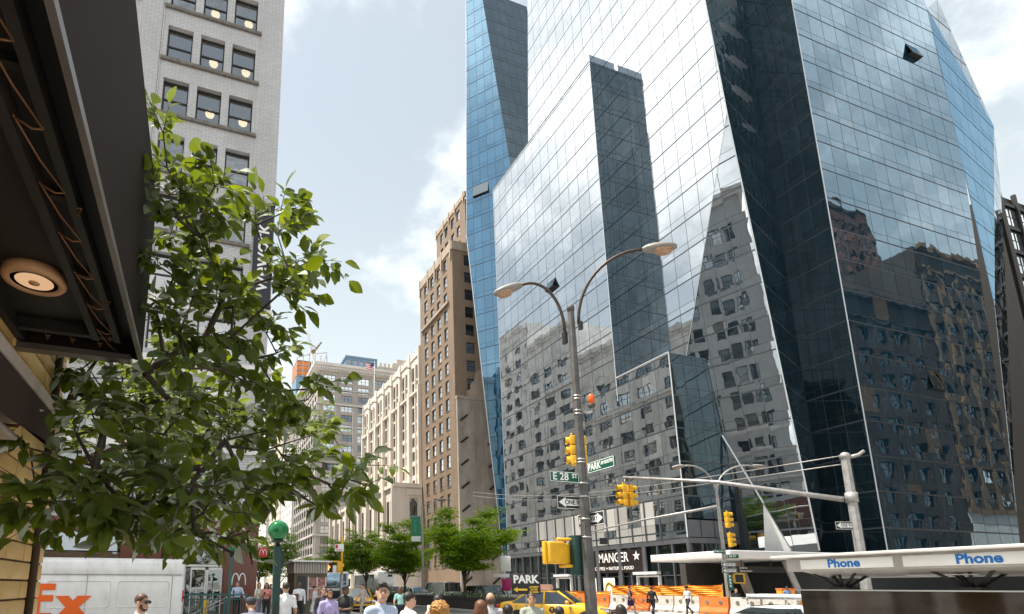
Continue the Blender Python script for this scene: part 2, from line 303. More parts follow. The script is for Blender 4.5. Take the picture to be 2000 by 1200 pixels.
mirror_glass('win_glass', (0.82, 0.9, 0.97), (0.022, 0.026, 0.03), 0.22, 0.85, 0.007, 0.9, 0.02, rnd=0.9)
mirror_glass('win_glass_bright', (0.93, 0.97, 1.0), (0.16, 0.18, 0.20), 0.55, 0.92, 0.006, 0.9, 0.02, rnd=0.8)
mirror_glass('old_glass', (0.75, 0.8, 0.85), (0.012, 0.011, 0.010), 0.06, 0.6, 0.007, 0.9, 0.02, rnd=0.9)
mirror_glass('shop_glass', (0.7, 0.8, 0.82), (0.01, 0.013, 0.014), 0.07, 0.7, 0.01, 0.6)
clear_glass('sash_glass', refl=0.30, alpha=0.72, wave=0.012, wscale=1.3)
# ------------------------------------------------------------------ ground, road, pavements
g = MB(); g.add([(-2500, -2500, -0.02), (2500, -2500, -0.02), (2500, 2500, -0.02), (-2500, 2500, -0.02)], [(0, 1, 2, 3)]); struct(g.build('ground', 'terrain'))
g = MB(); g.add([(9.0, -300, 0), (31.8, -300, 0), (31.8, 700, 0), (9.0, 700, 0)], [(0, 1, 2, 3)]); struct(g.build('avenue_road', 'asphalt'))
g = MB(); g.add([(-300, 11.5, 0.0), (9.0, 11.5, 0.0), (9.0, 25, 0.0), (-300, 25, 0.0)], [(0, 1, 2, 3)])
g.add([(31.8, 11.5, 0.0), (400, 11.5, 0.0), (400, 25, 0.0), (31.8, 25, 0.0)], [(0, 1, 2, 3)]); struct(g.build('cross_street_road', 'asphalt'))
def pavement(x0, y0, x1, y1, name='pavement'):
    g = MB(); g.rbox(x0, y0, -0.3, x1, y1, 0.13, 0.03); p = g.build(name, 'paving'); struct(p); return p
pv1 = pavement(-60, -60, 9.8, 11.5); pv2 = pavement(-60, 25, 9.0, 400); pv3 = pavement(31.8, 25, 140, 400); pv4 = pavement(31.8, -60, 260, 11.5)
for pv, xs, ys in ((pv1, [x * 1.5 - 4 for x in range(9)], [y * 1.5 + 1 for y in range(8)]),):
    g = MB()
    for x in xs: g.box(x, 0, 0.1305, x + 0.012, 11.4, 0.133)
    for y in ys: g.box(-5, y, 0.1306, 8.4, y + 0.012, 0.1334)
    g.build('paving_joint', 'sill_stone', pv)
g = MB()     # zebra crossing over the avenue and a stop line; lane lines
for i in range(16): g.box(9.2 + i * 1.42, 25.6, 0.0, 9.85 + i * 1.42, 29.0, 0.008)
for i in range(16): g.box(9.2 + i * 1.42, 7.4, 0.0, 9.85 + i * 1.42, 10.8, 0.008)
for i in range(9): g.box(4.2, 12.0 + i * 1.42, 0.0, 7.6, 12.6 + i * 1.42, 0.008)
g.box(9, 30.5, 0, 17, 30.9, 0.009)
for k in range(28): g.box(12.9, 33 + k * 9, 0, 13.05, 36 + k * 9, 0.008); g.box(25.0, 33 + k * 9, 0, 25.15, 36 + k * 9, 0.008)
struct(g.build('road_markings', 'road_paint'))
g = MB()     # raised median
g.rbox(16.3, 30.0, -0.2, 20.0, 230, 0.16, 0.06); struct(g.build('median_kerb', 'kerb'))

# ------------------------------------------------------------------ facades with real openings
def wall_holes(mb, F, W, H, rects, depth, mi=0, mr=0, z0=0.0):
    us = sorted({0.0, W} | {round(r[0], 4) for r in rects} | {round(r[1], 4) for r in rects})
    vs_ = sorted({z0, H} | {round(r[2], 4) for r in rects} | {round(r[3], 4) for r in rects})
    ui = {u: i for i, u in enumerate(us)}; vi = {v: i for i, v in enumerate(vs_)}
    hole = np.zeros((len(us), len(vs_)), bool)
    for r in rects: hole[ui[round(r[0], 4)]:ui[round(r[1], 4)], vi[round(r[2], 4)]:vi[round(r[3], 4)]] = True
    idx = {}; V = []; Fc = []
    def vid(i, j):
        if (i, j) not in idx: idx[(i, j)] = len(V); V.append(F @ Vector((us[i], 0, vs_[j])))
        return idx[(i, j)]
    for i in range(len(us) - 1):
        for j in range(len(vs_) - 1):
            if not hole[i, j]: Fc.append((vid(i, j), vid(i + 1, j), vid(i + 1, j + 1), vid(i, j + 1)))
    mb.add(V, Fc, mi)
    for a, b, c, d in rects:
        q = [F @ Vector(p) for p in ((a, 0, c), (b, 0, c), (b, 0, d), (a, 0, d), (a, depth, c), (b, depth, c), (b, depth, d), (a, depth, d))]
        mb.add(q, [(0, 4, 5, 1), (1, 5, 6, 2), (2, 6, 7, 3), (3, 7, 4, 0)], mr)
_wc = {}
def win_mesh(w, h, style, fm, gm, depth):
    key = (round(w, 2), round(h, 2), style, fm, gm, depth)
    if key in _wc: return _wc[key]
    b = MB(); t = 0.07 if w < 2 else 0.09; y0, y1 = depth - 0.10, depth
    b.box(0, y0, 0, t, y1, h); b.box(w - t, y0, 0, w, y1, h); b.box(t, y0, 0, w - t, y1, t); b.box(t, y0, h - t, w - t, y1, h)
    nx = {'dh': 1, 'triple': 3, 'pair': 2, 'arch': 1, 'one': 1, 'quad': 4}[style]
    for i in range(1, nx): b.box(w * i / nx - t * .7, y0 + .005, t, w * i / nx + t * .7, y1, h - t)
    if style in ('dh', 'triple', 'pair', 'quad'): b.box(t, y0 + .01, h * .5 - t * .45, w - t, y1 - .01, h * .5 + t * .45)
    for i in range(nx):
        x0, x1 = w * i / nx + t * .5, w * (i + 1) / nx - t * .5
        b.box(x0, depth - .055, t * .5, x1, depth - .035, h * .5, 1); b.box(x0, depth - .04, h * .5, x1, depth - .02, h - t * .5, 1)
    if style == 'arch':     # pointed head
        b.add([(0, y0 - .02, h), (w, y0 - .02, h), (w, y0 - .02, h * .78), (w * .75, y0 - .02, h * .93), (w * .5, y0 - .02, h), (w * .25, y0 - .02, h * .93), (0, y0 - .02, h * .78)], [(0, 4, 5, 6), (4, 1, 2, 3)], 2)
    me = b.mesh('window', [fm, gm, 'gothic_stone']); _wc[key] = me; return me
def windows(root, F, rects, style, fm, gm, depth, sill=None, pl=None, name='window'):
    res = []
    for a, b, c, d in rects:
        g = gm if isinstance(gm, str) else gm[0 if random.random() < (0.88 if gm[0] == 'old_glass' else 0.6) else 1]
        o = link(name, win_mesh(b - a, d - c, style, fm, g, depth), root); 
        o.matrix_basis = Matrix.Translation(-Vector(pl)) @ F @ Matrix.Translation((a, 0, c)); res.append(o)
    if sill:
        sm_ = {}
        for wo_, (a, b, c, d) in zip(res, rects):
            k = round(b - a, 2)
            if k not in sm_: sb = MB(); sb.box(-.08, -.07, -.12, k + .08, depth * .6, -.002); sm_[k] = sb.mesh('sill', sill)
            link('sill', sm_[k], wo_)
    return res
def bldg(name, label, loc): 
    o = thing(name, label, 'building', loc); o['_l'] = list(loc); return o
def core(root, x0, y0, x1, y1, h, mat='dark_core', name='core', z0=0):
    b = MB(); b.box(x0, y0, z0, x1, y1, h); return b.build(name, mat, root, True)
def cells(u0, pitch, w, n, z0, zp, h, m): return [(u0 + i * pitch, u0 + i * pitch + w, z0 + j * zp, z0 + j * zp + h) for i in range(n) for j in range(m)]

# ---- white brick corner building with the shop on the ground floor
WX, WY = 2.87, 30.0
ww = bldg('corner_loft_building', 'white brick loft building with triple black sash windows above the burger restaurant', (WX, WY, 0))
UW = 30.0
Ff = frame((WX - UW, WY, 0), (1, 0, 0), (0, -1, 0)); x_of = lambda x: x - (WX - UW)
rects = []
for grp in range(4):
    for x0, x1 in ((-3.72, -2.32), (-1.87, -0.49), (-0.05, 1.34)):
        for k in range(-1, 9):
            zs = 32.0 + 3.7 * (k - 4)
            if zs < 17.2: continue
            rects.append((x_of(x0 - grp * 6.85), x_of(x1 - grp * 6.85), zs, zs + 2.36))
for grp in range(4):
    for x0, x1 in ((-3.4, -1.4), (-0.9, 1.1)): rects.append((x_of(x0 - grp * 6.85), x_of(x1 - grp * 6.85), 13.9, 16.2)); rects.append((x_of(x0 - grp * 6.85), x_of(x1 - grp * 6.85), 9.3, 12.2)); rects.append((x_of(x0 - grp * 6.85), x_of(x1 - grp * 6.85), 5.4, 8.2))
w = part('wall', ['white_brick', 'white_brick'], ww, True)
wall_holes(w, Ff, UW, 53, rects, 0.42, z0=4.9)
Fs = frame((WX, WY, 0), (0, 1, 0), (1, 0, 0))
rs = [r for g_ in range(5) for r in cells(1.9 + g_ * 6.4, 1.75, 1.35, 3, 5.6, 3.7, 2.3, 12)]
wall_holes(w, Fs, 33, 53, rs, 0.42, z0=4.9)
w.box(WX - UW, WY + 0.43, 52.9, WX - 0.44, WY + 33, 53.0); w.done()
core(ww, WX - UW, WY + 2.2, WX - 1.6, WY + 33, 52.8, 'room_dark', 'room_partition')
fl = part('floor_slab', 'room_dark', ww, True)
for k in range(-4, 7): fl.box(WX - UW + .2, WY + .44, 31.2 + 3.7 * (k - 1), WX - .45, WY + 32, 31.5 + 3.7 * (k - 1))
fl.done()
for a, b, c, d in rects:
    vis = a > x_of(-7) ; wd, hd = b - a, d - c
    f = part('window', 'black_frame', None); t = 0.085; y0, y1 = .28, .38
    f.box(0, y0, 0, t, y1, hd); f.box(wd - t, y0, 0, wd, y1, hd); f.box(t, y0, 0, wd - t, y1, t * 1.1); f.box(t, y0, hd - t * 1.6, wd - t, y1, hd); f.box(t, y0 + .015, hd * .49 - .045, wd - t, y1 - .01, hd * .49 + .045)
    wo = link('window', f.mesh('window', 'black_frame'), ww); wo.matrix_basis = Matrix.Translation(-Vector(ww.location)) @ Ff @ Matrix.Translation((a, 0, c))
    for z0, z1, yy in ((t, hd * .49, .345), (hd * .49, hd - t * 1.6, .315)):
        p = MB(); ti = [random.uniform(-.006, .006) for _ in range(3)]
        p.hexa([Vector((x, y + yy + ti[0] * (x / wd - .5) * 2 + ti[1] * (z - z0) / (z1 - z0), z)) for z in (z0, z1) for x, y in ((t, 0), (wd - t, 0), (wd - t, .012), (t, .012))])
        p.build('pane', 'sash_glass', wo)
sb = part('sill_band', 'sill_stone', ww, True)
for grp in range(4):
    for k in range(-1, 9):
        zs = 32.0 + 3.7 * (k - 4)
        if zs > 17.2: sb.box(-4.0 - grp * 6.85, WY - .16, zs - .2, 1.62 - grp * 6.85, WY + .25, zs - .002)
sb.done()
wsd = windows(ww, Fs, rs, 'dh', 'black_frame', ['win_glass', 'win_glass_bright'], 0.36, pl=ww.location)
lz = part('ledge', 'white_stone', ww, True)
for z0, z1, pr in ((16.62, 16.98, .17), (16.38, 16.62, .09), (13.15, 13.5, .30), (12.7, 13.15, .2), (8.5, 8.9, .2), (53.0, 53.6, .9), (52.2, 53.0, .5)):
    lz.box(WX - UW, WY - pr, z0, WX + pr, WY - .003, z1); lz.box(WX + .003, WY, z0, WX + pr, WY + 33, z1)
for x in (1.62, -4.02, -5.25, -10.9): lz.box(x, WY - .06, 17.0, x + .03, WY - .003, 52.2)
lz.done()
pb = part('corner_pier', 'white_brick', ww, True); pb.box(1.66, WY - .08, 16.99, WX + .08, WY - .004, 52.19); pb.box(-5.2, WY - .08, 16.99, -4.06, WY - .004, 52.19); pb.done()

# ---- pale buildings of the west side, farther along (seen in the mirror glass)
def stone_block(name, label, y0, y1, h, wall, seedv, bay=5.6, style='triple', cornice=True, top_arch=True, x=2.8, depth=28):
    b = bldg(name, label, (x, y0, 0)); W = y1 - y0; n = int(W // bay); off = (W - n * bay) / 2
    F = frame((x, y0, 0), (0, 1, 0), (1, 0, 0)); m = int((h - 10) // 3.75)
    rr = [(off + i * bay + 1.15, off + (i + 1) * bay - 1.15, 6.5 + j * 3.75, 6.5 + j * 3.75 + 2.15) for i in range(n) for j in range(m)]
    w = part('wall', [wall, wall], b, True); wall_holes(w, F, W, h, rr, 0.4)
    F2 = frame((x - depth, y0, 0), (1, 0, 0), (0, -1, 0)); w.hexa([Vector(p) for p in ((x - depth, y0 + .01, 0), (x - .45, y0 + .01, 0), (x - .45, y1, 0), (x - depth, y1, 0), (x - depth, y0 + .01, h), (x - .45, y0 + .01, h), (x - .45, y1, h), (x - depth, y1, h))], 1); w.done()
    windows(b, F, rr, style, 'dark_frame', ['win_glass', 'win_glass_bright'], 0.35, pl=b.location)
    c = part('cornice', wall, b, True)
    for z0, z1, pr in ((h - .9, h, .9), (h - 1.5, h - .9, .5), (6.5 + (m - 2) * 3.75 - 1.0, 6.5 + (m - 2) * 3.75 - .6, .35), (5.2, 5.8, .3)): c.box(x + .003, y0, z0, x + pr, y1, z1)
    for i in range(n + 1): c.box(x + .003, y0 + off + i * bay - .4, 6, x + .16, y0 + off + i * bay + .4, h - 1.6)
    if top_arch:
        for i in range(n):
            cy = y0 + off + (i + .5) * bay; zb = 6.5 + m * 3.75 - 1.2
            for k in range(9):
                a0 = math.pi * k / 9; a1 = math.pi * (k + 1) / 9 - .04
                c.add([(x + .2, cy + 2.0 * math.cos(a0), zb + 1.6 * math.sin(a0)), (x + .2, cy + 2.0 * math.cos(a1), zb + 1.6 * math.sin(a1)), (x + .2, cy + 1.5 * math.cos(a1), zb + 1.2 * math.sin(a1)), (x + .2, cy + 1.5 * math.cos(a0), zb + 1.2 * math.sin(a0))], [(0, 1, 2, 3)])
    c.done(); return b
stone_block('pale_stone_building', 'pale stone office block with arched top storey across the avenue, seen mirrored in the glass', 63.5, 99, 51, 'pale_stone', 3)
stone_block('middle_stone_building', 'pale stone block of middle height across the avenue, seen mirrored in the glass', 99.3, 117, 62, 'white_stone', 4, bay=5.8)
stone_block('tall_stone_building', 'taller pale stone block across the avenue, seen mirrored at the left of the glass front', 117.3, 146, 70, 'white_stone', 5, bay=5.0)
stone_block('low_stone_building', 'lower stone block far along the left side of the avenue', 146.4, 210, 40, 'pale_stone', 6, bay=6.2)

# ---- dark brick buildings behind the camera to the right (seen in the mirror glass)
def brick_block(name, label, x0, x1, y, depth, h, wall, trim, bay=4.6, zb=5.5, gm=('win_glass', 'win_glass_bright'), base=None):
    b = bldg(name, label, (x0, y - depth / 2, 0)); W = x1 - x0; n = int(W // bay); off = (W - n * bay) / 2
    F = frame((x1, y, 0), (-1, 0, 0), (0, 1, 0)); m = int((h - zb - 3) // 3.9)
    rr = [(off + i * bay + 1.0, off + (i + 1) * bay - 1.0, zb + 1 + j * 3.9, zb + 1 + j * 3.9 + 2.4) for i in range(n) for j in range(m)]
    w = part('wall', [wall, wall], b, True); wall_holes(w, F, W, h, rr, 0.4, z0=zb - .5)
    w.box(x0, y - depth, 0, x1, y - .45, h); w.done()
    windows(b, F, rr, 'pair', 'dark_frame', list(gm), 0.35, pl=b.location)
    c = part('trim', trim, b, True)
    for z0, z1, pr in ((h - .8, h, .7), (h - 4.6, h - 4.2, .3), (zb - .5, zb + .3, .4)): c.box(x0, y + .003, z0, x1, y + pr, z1)
    for i in range(n + 1): c.box(x0 + off + i * bay - .35, y + .004, zb + .3, x0 + off + i * bay + .35, y + .18, h - 4.6)
    c.done()
    s_ = part('shopfront', base or trim, b, True); s_.box(x0, y - .4, 0, x1, y + .1, zb - .5); s_.done()
    return b
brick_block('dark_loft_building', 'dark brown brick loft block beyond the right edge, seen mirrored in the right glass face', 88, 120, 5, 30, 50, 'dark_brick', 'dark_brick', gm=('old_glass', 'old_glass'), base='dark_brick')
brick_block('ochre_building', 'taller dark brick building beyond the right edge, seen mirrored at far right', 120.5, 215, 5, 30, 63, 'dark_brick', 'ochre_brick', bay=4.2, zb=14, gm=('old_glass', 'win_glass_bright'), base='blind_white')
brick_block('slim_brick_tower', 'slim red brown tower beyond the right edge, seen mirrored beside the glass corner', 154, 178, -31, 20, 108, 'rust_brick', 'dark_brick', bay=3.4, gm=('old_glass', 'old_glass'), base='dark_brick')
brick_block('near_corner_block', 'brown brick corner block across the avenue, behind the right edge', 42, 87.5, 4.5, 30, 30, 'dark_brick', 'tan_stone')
# our own building behind the yellow wall, unseen, cut low to admit light
ob = bldg('corner_shop_building', 'brick building that the yellow tiled wall belongs to, kept low for the light', (-16, -10, 0))
w = part('wall', 'tan_brick', ob, True); w.box(-30, -30, 0, -1.36, 5.6, 3.9); w.box(-30, -30, 3.9, -1.36, 5.5, 5.0); w.done()

# ---- tan brick tower
bt = bldg('tan_brick_tower', 'tall tan brick office tower with plain sash windows beside the glass tower', (40, 83, 0))
F = frame((40, 98.5, 0), (0, -1, 0), (-1, 0, 0)); Y2u = lambda y: 98.5 - y
rr = []
for ya, yb in ((96.3, 94.65), (93.05, 91.5), (89.95, 88.4), (86.85, 85.4)):
    for j in range(17): 
        zt = 61.4 - j * 3.4
        if zt < 5: continue
        rr.append((Y2u(ya), Y2u(yb), zt - 2.25, zt))
w = part('wall', ['tan_brick', 'tan_brick'], bt, True); wall_holes(w, F, 15.6, 61.9, rr, 0.3)
Fside = frame((40, 82.9, 0), (1, 0, 0), (0, -1, 0)); r2 = [(2.35, 4.0, 61.2 - j * 3.42 - 2.1, 61.2 - j * 3.42) for j in range(8)] + [(7.35, 9.0, 61.2 - j * 3.42 - 2.1, 61.2 - j * 3.42) for j in range(8)]
wall_holes(w, Fside, 20, 61.9, r2, 0.3)
w.box(40.35, 83.3, 0, 60, 98.5, 61.8)
Fu = frame((43, 96.4, 0), (0, -1, 0), (-1, 0, 0)); r3 = [(96.4 - y - .7, 96.4 - y + .7, zt - 2.1, zt) for y in (93.8, 91.5, 88.6, 86.1) for zt in (72.7, 69.3, 66.0)]
wall_holes(w, Fu, 13.4, 73.6, r3, 0.3, z0=61.8); w.box(43.35, 83.0, 61.8, 60, 96.4, 73.5); w.done()
windows(bt, F, rr, 'dh', 'dark_frame', ['win_glass_bright', 'win_glass_bright'], 0.26, 'sill_stone', bt.location)
windows(bt, Fside, r2, 'dh', 'black_frame', 'win_glass', 0.26, None, bt.location); windows(bt, Fu, r3, 'dh', 'dark_frame', ['win_glass_bright', 'win_glass'], 0.26, None, bt.location)
c = part('parapet', 'tan_stone', bt, True)
for (x0, y0, x1, y1, z0, z1) in ((39.85, 82.75, 40.2, 98.6, 61.9, 63.6), (40.2, 82.75, 60, 83.1, 61.9, 63.6), (42.85, 82.85, 43.2, 96.5, 73.6, 74.6), (43.2, 82.85, 60, 83.2, 73.6, 74.6), (39.6, 84.5, 39.99, 97.5, 52.0, 52.5)): c.box(x0, y0, z0, x1, y1, z1)
for y in (98.3, 94.0, 90.6, 87.4, 83.4): c.box(39.75, y - .25, 60.2, 39.84, y + .25, 64.0)
for y in (96.2, 92.6, 90, 87.2, 83.5): c.box(42.75, y - .2, 72.8, 42.84, y + .2, 75)
for ya, yb in ((96.3, 94.65), (93.05, 91.5)):
    for zt in (34.1, 27.2): c.box(39.93, yb - .1, zt + .02, 39.99, ya + .1, zt + .3)
c.done()
st = part('stucco_side_wall', 'stucco', bt, True); st.box(40.05, 82.3, 0, 62, 82.88, 33.2); st.box(40.0, 82.2, 33.2, 62, 82.89, 33.7)
for x in (43.4, 45.0, 48.2): st.box(x, 82.2, 0, x + .35, 82.29, 33.1)
st.done()
vn = part('wall_vent', 'black_frame', bt, True)
for x in (41.0, 46.2):
    for j in range(8): vn.box(-.9, -.12, -.16, .9, .0, .16, mt=Matrix.Translation((x + .2, 82.28, 29.8 - j * 3.9)) @ Matrix.Rotation(R(-38), 4, 'Y'))
vn.done()
py = part('gabled_ornament', 'tan_stone', bt, True); py.prism([(42.1, 33.7), (47, 33.7), (47, 35.0), (46.3, 35.4), (46.1, 36.6), (45.6, 37.2), (45.3, 38.6), (44.6, 39.0), (44.0, 38.5), (43.7, 37.0), (43.0, 36.4), (42.8, 35.2), (42.1, 34.8)], 82.4, 82.87); py.done()

# ---- gothic limestone tower with low base wing
gt = bldg('gothic_limestone_tower', 'pale limestone gothic tower with tall buttresses and a low arcaded wing', (38, 105, 0))
F = frame((40, 140, 0), (0, -1, 0), (-1, 0, 0)); nb = 7; bw = 41.4 / nb; rr = []; ra = []
for i in range(nb):
    for dx in (.95, 3.35):
        for j in range(13):
            zt = 46.0 - j * 2.93; a = i * bw + dx
            (ra if j in (0, 3) else rr).append((a, a + 1.5, zt - 2.0 - (.6 if j in (0, 3) else 0), zt + (.5 if j in (0, 3) else 0)))
w = part('wall', ['gothic_stone', 'gothic_dark'], gt, True); wall_holes(w, F, 41.45, 48.2, rr + ra, .5, 0, 1); w.box(40.55, 98.56, 0, 62, 139.9, 48.1); w.done()
windows(gt, F, rr, 'one', 'dark_frame', 'win_glass', .42, None, gt.location); windows(gt, F, ra, 'arch', 'dark_frame', 'win_glass', .42, None, gt.location)
c = part('buttress', 'gothic_stone', gt, True)
for i in range(nb + 1):
    y = 140 - i * bw; y0, y1 = max(y - .62, 98.55), min(y + .62, 140)
    c.box(39.35, y0, 0, 39.997, y1, 41.5); c.box(39.55, y0 + .1, 41.5, 39.997, y1 - .1, 49.6); c.box(39.7, y0 + .25, 49.6, 40.2, y1 - .25, 49.95)
    if i < nb: c.box(39.78, y - bw / 2 - .18, 0, 39.995, y - bw / 2 + .18, 46.8)
c.done()
c = part('parapet', 'gothic_stone', gt, True); c.box(39.8, 98.56, 48.2, 40.6, 139.95, 49.1); c.box(39.5, 98.57, 40.3, 39.996, 139.9, 40.75)
for k in range(30): c.box(39.8, 98.9 + k * 1.4, 49.1, 40.3, 99.6 + k * 1.4, 49.6)
c.done()
gg = part('gargoyle', 'gothic_dark', gt, True)
for i in range(nb): gg.tube([(39.9, 139.5 - i * bw, 46.9), (39.0, 139.5 - i * bw, 46.95), (38.5, 139.5 - i * bw, 46.8)], [.22, .16, .10], 6)
gg.done()
Fb = frame((34.38, 152, 0), (0, -1, 0), (-1, 0, 0)); nb2 = 9; bw2 = 53.5 / nb2; rb = []; rb2 = []
for i in range(nb2):
    for dx in (1.1, 3.3): rb.append((i * bw2 + dx, i * bw2 + dx + 1.5, 11.5, 17.8)); rb2.append((i * bw2 + dx, i * bw2 + dx + 1.5, 6.0, 10.2))
w = part('wing_wall', ['gothic_stone', 'gothic_dark'], gt, True); wall_holes(w, Fb, 53.5, 20.2, rb + rb2, .5, 0, 1)
Fe = frame((34.38, 98.5, 0), (1, 0, 0), (0, -1, 0)); re = [(3.0, 4.6, 14.0, 18.2), (3.0, 4.6, 8.6, 12.2)]; wall_holes(w, Fe, 5.6, 20.2, re, .5, 0, 1); w.box(34.9, 99.02, 0, 39.3, 151.9, 20.1); w.done()
windows(gt, Fb, rb, 'arch', 'dark_frame', 'win_glass', .42, None, gt.location); windows(gt, Fb, rb2, 'one', 'dark_frame', 'win_glass', .42, None, gt.location); windows(gt, Fe, re, 'arch', 'dark_frame', 'win_glass', .42, None, gt.location)
c = part('wing_buttress', 'gothic_stone', gt, True)
for i in range(nb2 + 1): y = 152 - i * bw2; c.box(33.75, max(y - .55, 98.5), 0, 34.377, y + .55, 20.9)
c.box(34.0, 98.2, 20.2, 39.9, 98.6, 21.0); c.box(34.0, 98.6, 20.2, 34.5, 152, 20.9); c.box(36.6, 98.25, 18.7, 39.8, 98.49, 19.9); c.done()

# ---- grey brick block with deep cornice
gb = bldg('grey_brick_block', 'broad grey brick office block with white cornice and grouped windows down the avenue', (45, 195, 0))
F = frame((36.8, 190, 0), (1, 0, 0), (0, -1, 0)); rr = [(2.25 + i * 6.43, 2.25 + i * 6.43 + 4.3, 77.6 - j * 3.7 - 2.5, 77.6 - j * 3.7) for i in range(5) for j in range(19)]
w = part('wall', ['grey_brick', 'grey_brick'], gb, True); wall_holes(w, F, 36, 79, rr, .45)
Fl = frame((36.8, 236, 0), (0, -1, 0), (-1, 0, 0)); rl = [(1.5 + i * 4.9, 1.5 + i * 4.9 + 3.0, 77.6 - j * 3.7 - 2.5, 77.6 - j * 3.7) for i in range(9) for j in range(19)]; wall_holes(w, Fl, 46, 79, rl, .45); w.box(37.3, 190.5, 0, 72, 236, 78.9); w.done()
windows(gb, F, rr, 'triple', 'dark_frame', ['win_glass_bright', 'win_glass'], .38, None, gb.location); windows(gb, Fl, rl, 'pair', 'dark_frame', 'win_glass', .38, None, gb.location)
c = part('cornice', 'far_pale', gb, True)
for z0, z1, pr in ((79.0, 79.8, .5), (79.8, 80.6, 1.1), (80.6, 81.6, 1.9)): c.box(36.8 - pr, 190 - pr, z0, 73, 236 + pr, z1)
for k in range(40): c.box(36.9 + k * .9, 188.7, 79.2, 37.35 + k * .9, 189.49, 79.8)
for k in range(44): c.box(35.5, 190.3 + k * 1.03, 79.2, 36.29, 190.8 + k * 1.03, 79.8)
c.done()
c = part('string_course', 'grey_stone', gb, True)
for z0, z1, pr in ((66.2, 66.9, .5), (72.0, 72.4, .3), (58, 58.3, .2), (18.6, 19.2, .6), (11.8, 12.3, .4)): c.box(36.8 - pr, 190 - pr, z0, 73, 189.997, z1); c.box(36.8 - pr, 190, z0, 36.797, 236, z1)
for i in range(6): c.box(36.95 + i * 6.43, 189.85, 0, 37.35 + i * 6.43, 189.996, 66); 
for i in range(10): c.box(36.55, 190.2 + i * 4.9, 0, 36.797, 191.0 + i * 4.9, 66)
c.box(36.3, 189.5, 0, 73, 189.998, 11.8); c.done()

# ---- farther buildings
def slab(name, label, x0, y0, x1, y1, h, mat, nx, nz, wd=(1.6, 2.2), left=True, gm='win_glass', roof=None):
    b = bldg(name, label, ((x0 + x1) / 2, y0, 0)); F = frame((x0, y0, 0), (1, 0, 0), (0, -1, 0)); W = x1 - x0; p = W / nx; zp = (h - 4) / nz
    rr = [(p * i + (p - wd[0]) / 2, p * i + (p + wd[0]) / 2, 3 + zp * j + .6, 3 + zp * j + .6 + min(wd[1], zp - .9)) for i in range(nx) for j in range(nz)]
    w = part('wall', [mat, mat], b, True); wall_holes(w, F, W, h, rr, .4)
    if left:
        Fl = frame((x0, y1, 0), (0, -1, 0), (-1, 0, 0)); Wl = y1 - y0; n2 = max(2, int(Wl / p)); p2 = Wl / n2
        rl = [(p2 * i + (p2 - wd[0]) / 2, p2 * i + (p2 + wd[0]) / 2, 3 + zp * j + .6, 3 + zp * j + .6 + min(wd[1], zp - .9)) for i in range(n2) for j in range(nz)]; wall_holes(w, Fl, Wl, h, rl, .4)
    w.box(x0 + .45, y0 + .45, 0, x1, y1, h - .05); w.box(x0 - .4, y0 - .4, h, x1, y1, h + 1.0); w.done()
    windows(b, F, rr, 'one', 'dark_frame', gm, .35, None, b.location)
    if left: windows(b, Fl, rl, 'one', 'dark_frame', gm, .35, None, b.location)
    return b
slab('pale_far_building', 'pale stone building just beyond the grey block, behind the tree twigs', 37.5, 246, 62, 282, 66, 'far_pale', 6, 17)
slab('beige_far_building', 'beige building with square windows farthest down the avenue beside the green globe', 38.5, 292, 62, 340, 100, 'far_beige', 6, 22, gm='win_glass')
slab('far_end_building', 'pale low building closing the far end of the avenue', 38, 350, 80, 420, 60, 'far_pale', 8, 13)
slab('blue_roof_building', 'blue glazed building showing above the white cornice', 70, 282, 88, 300, 126, 'far_blue', 5, 34, (2.6, 2.6), False)
cs = slab('castle_top_building', 'beige crenellated building top behind the gothic tower', 98, 312, 124, 335, 135, 'far_beige', 8, 34, (1.4, 1.8), False)
m = part('battlement', 'far_beige', cs, True)
for k in range(9): m.box(99 + k * 2.7, 312.2, 136, 100.6 + k * 2.7, 314, 138.4)
m.box(108, 313, 136, 122, 333, 140); m.box(111, 314, 140, 119, 330, 143); m.done()
# tower under construction with crane
ct = bldg('unfinished_tower', 'blue and orange tower under construction poking up behind the grey block', (69, 380, 0))
w = part('glazed_shaft', 'far_blue', ct, True); w.box(58, 381, 0, 80, 400, 150); w.done()
w = part('orange_netting', 'far_beige', ct, True); w.box(57.9, 380.9, 151.5, 67.5, 400, 154.3); w.box(57.9, 380.9, 155.5, 67.5, 400, 158); w.box(57.9, 380.9, 159, 67.5, 400, 161.5); w.box(71, 380.9, 151.5, 80, 400, 156)
fr_ = part('steel_frame', 'grey_stone', ct, True)
for x in (58, 62.5, 67, 71, 75.5, 80): fr_.box(x - .3, 380.6, 150, x + .3, 381.2, 164 if x < 60 else 168); fr_.box(x - .3, 399.6, 150, x + .3, 400.2, 166)
for z in (150.5, 154.6, 158.4, 162): fr_.box(57.7, 380.7, z, 80.3, 381.1, z + .5); fr_.box(57.7, 381, z, 80.3, 400, z + .25)
fr_.tube([(58, 381, 164), (67, 381, 168)], .35, 5); fr_.tube([(67, 381, 168), (80, 381, 171)], .35, 5); fr_.tube([(75, 381, 156), (80, 381, 170)], .25, 5)
w.done(); fr_.done()
cr = thing('tower_crane', 'thin tower crane with raised jib above the unfinished tower', 'crane', (69, 379, 151))
m_ = part('mast', 'white_metal', cr, True)
cr['_l'] = [69, 379, 151]
for dx, dy in ((-.9, -.9), (.9, -.9), (.9, .9), (-.9, .9)): m_.tube([(69 + dx, 378 + dy, 151), (69 + dx, 378 + dy, 170)], .22, 5)
for k in range(9):
    z = 151 + k * 2.1
    for a, b in (((-.9, -.9), (.9, -.9)), ((.9, -.9), (.9, .9)), ((.9, .9), (-.9, .9)), ((-.9, .9), (-.9, -.9))): m_.tube([(69 + a[0], 378 + a[1], z), (69 + b[0], 378 + b[1], z + 2.1)], .14, 4)
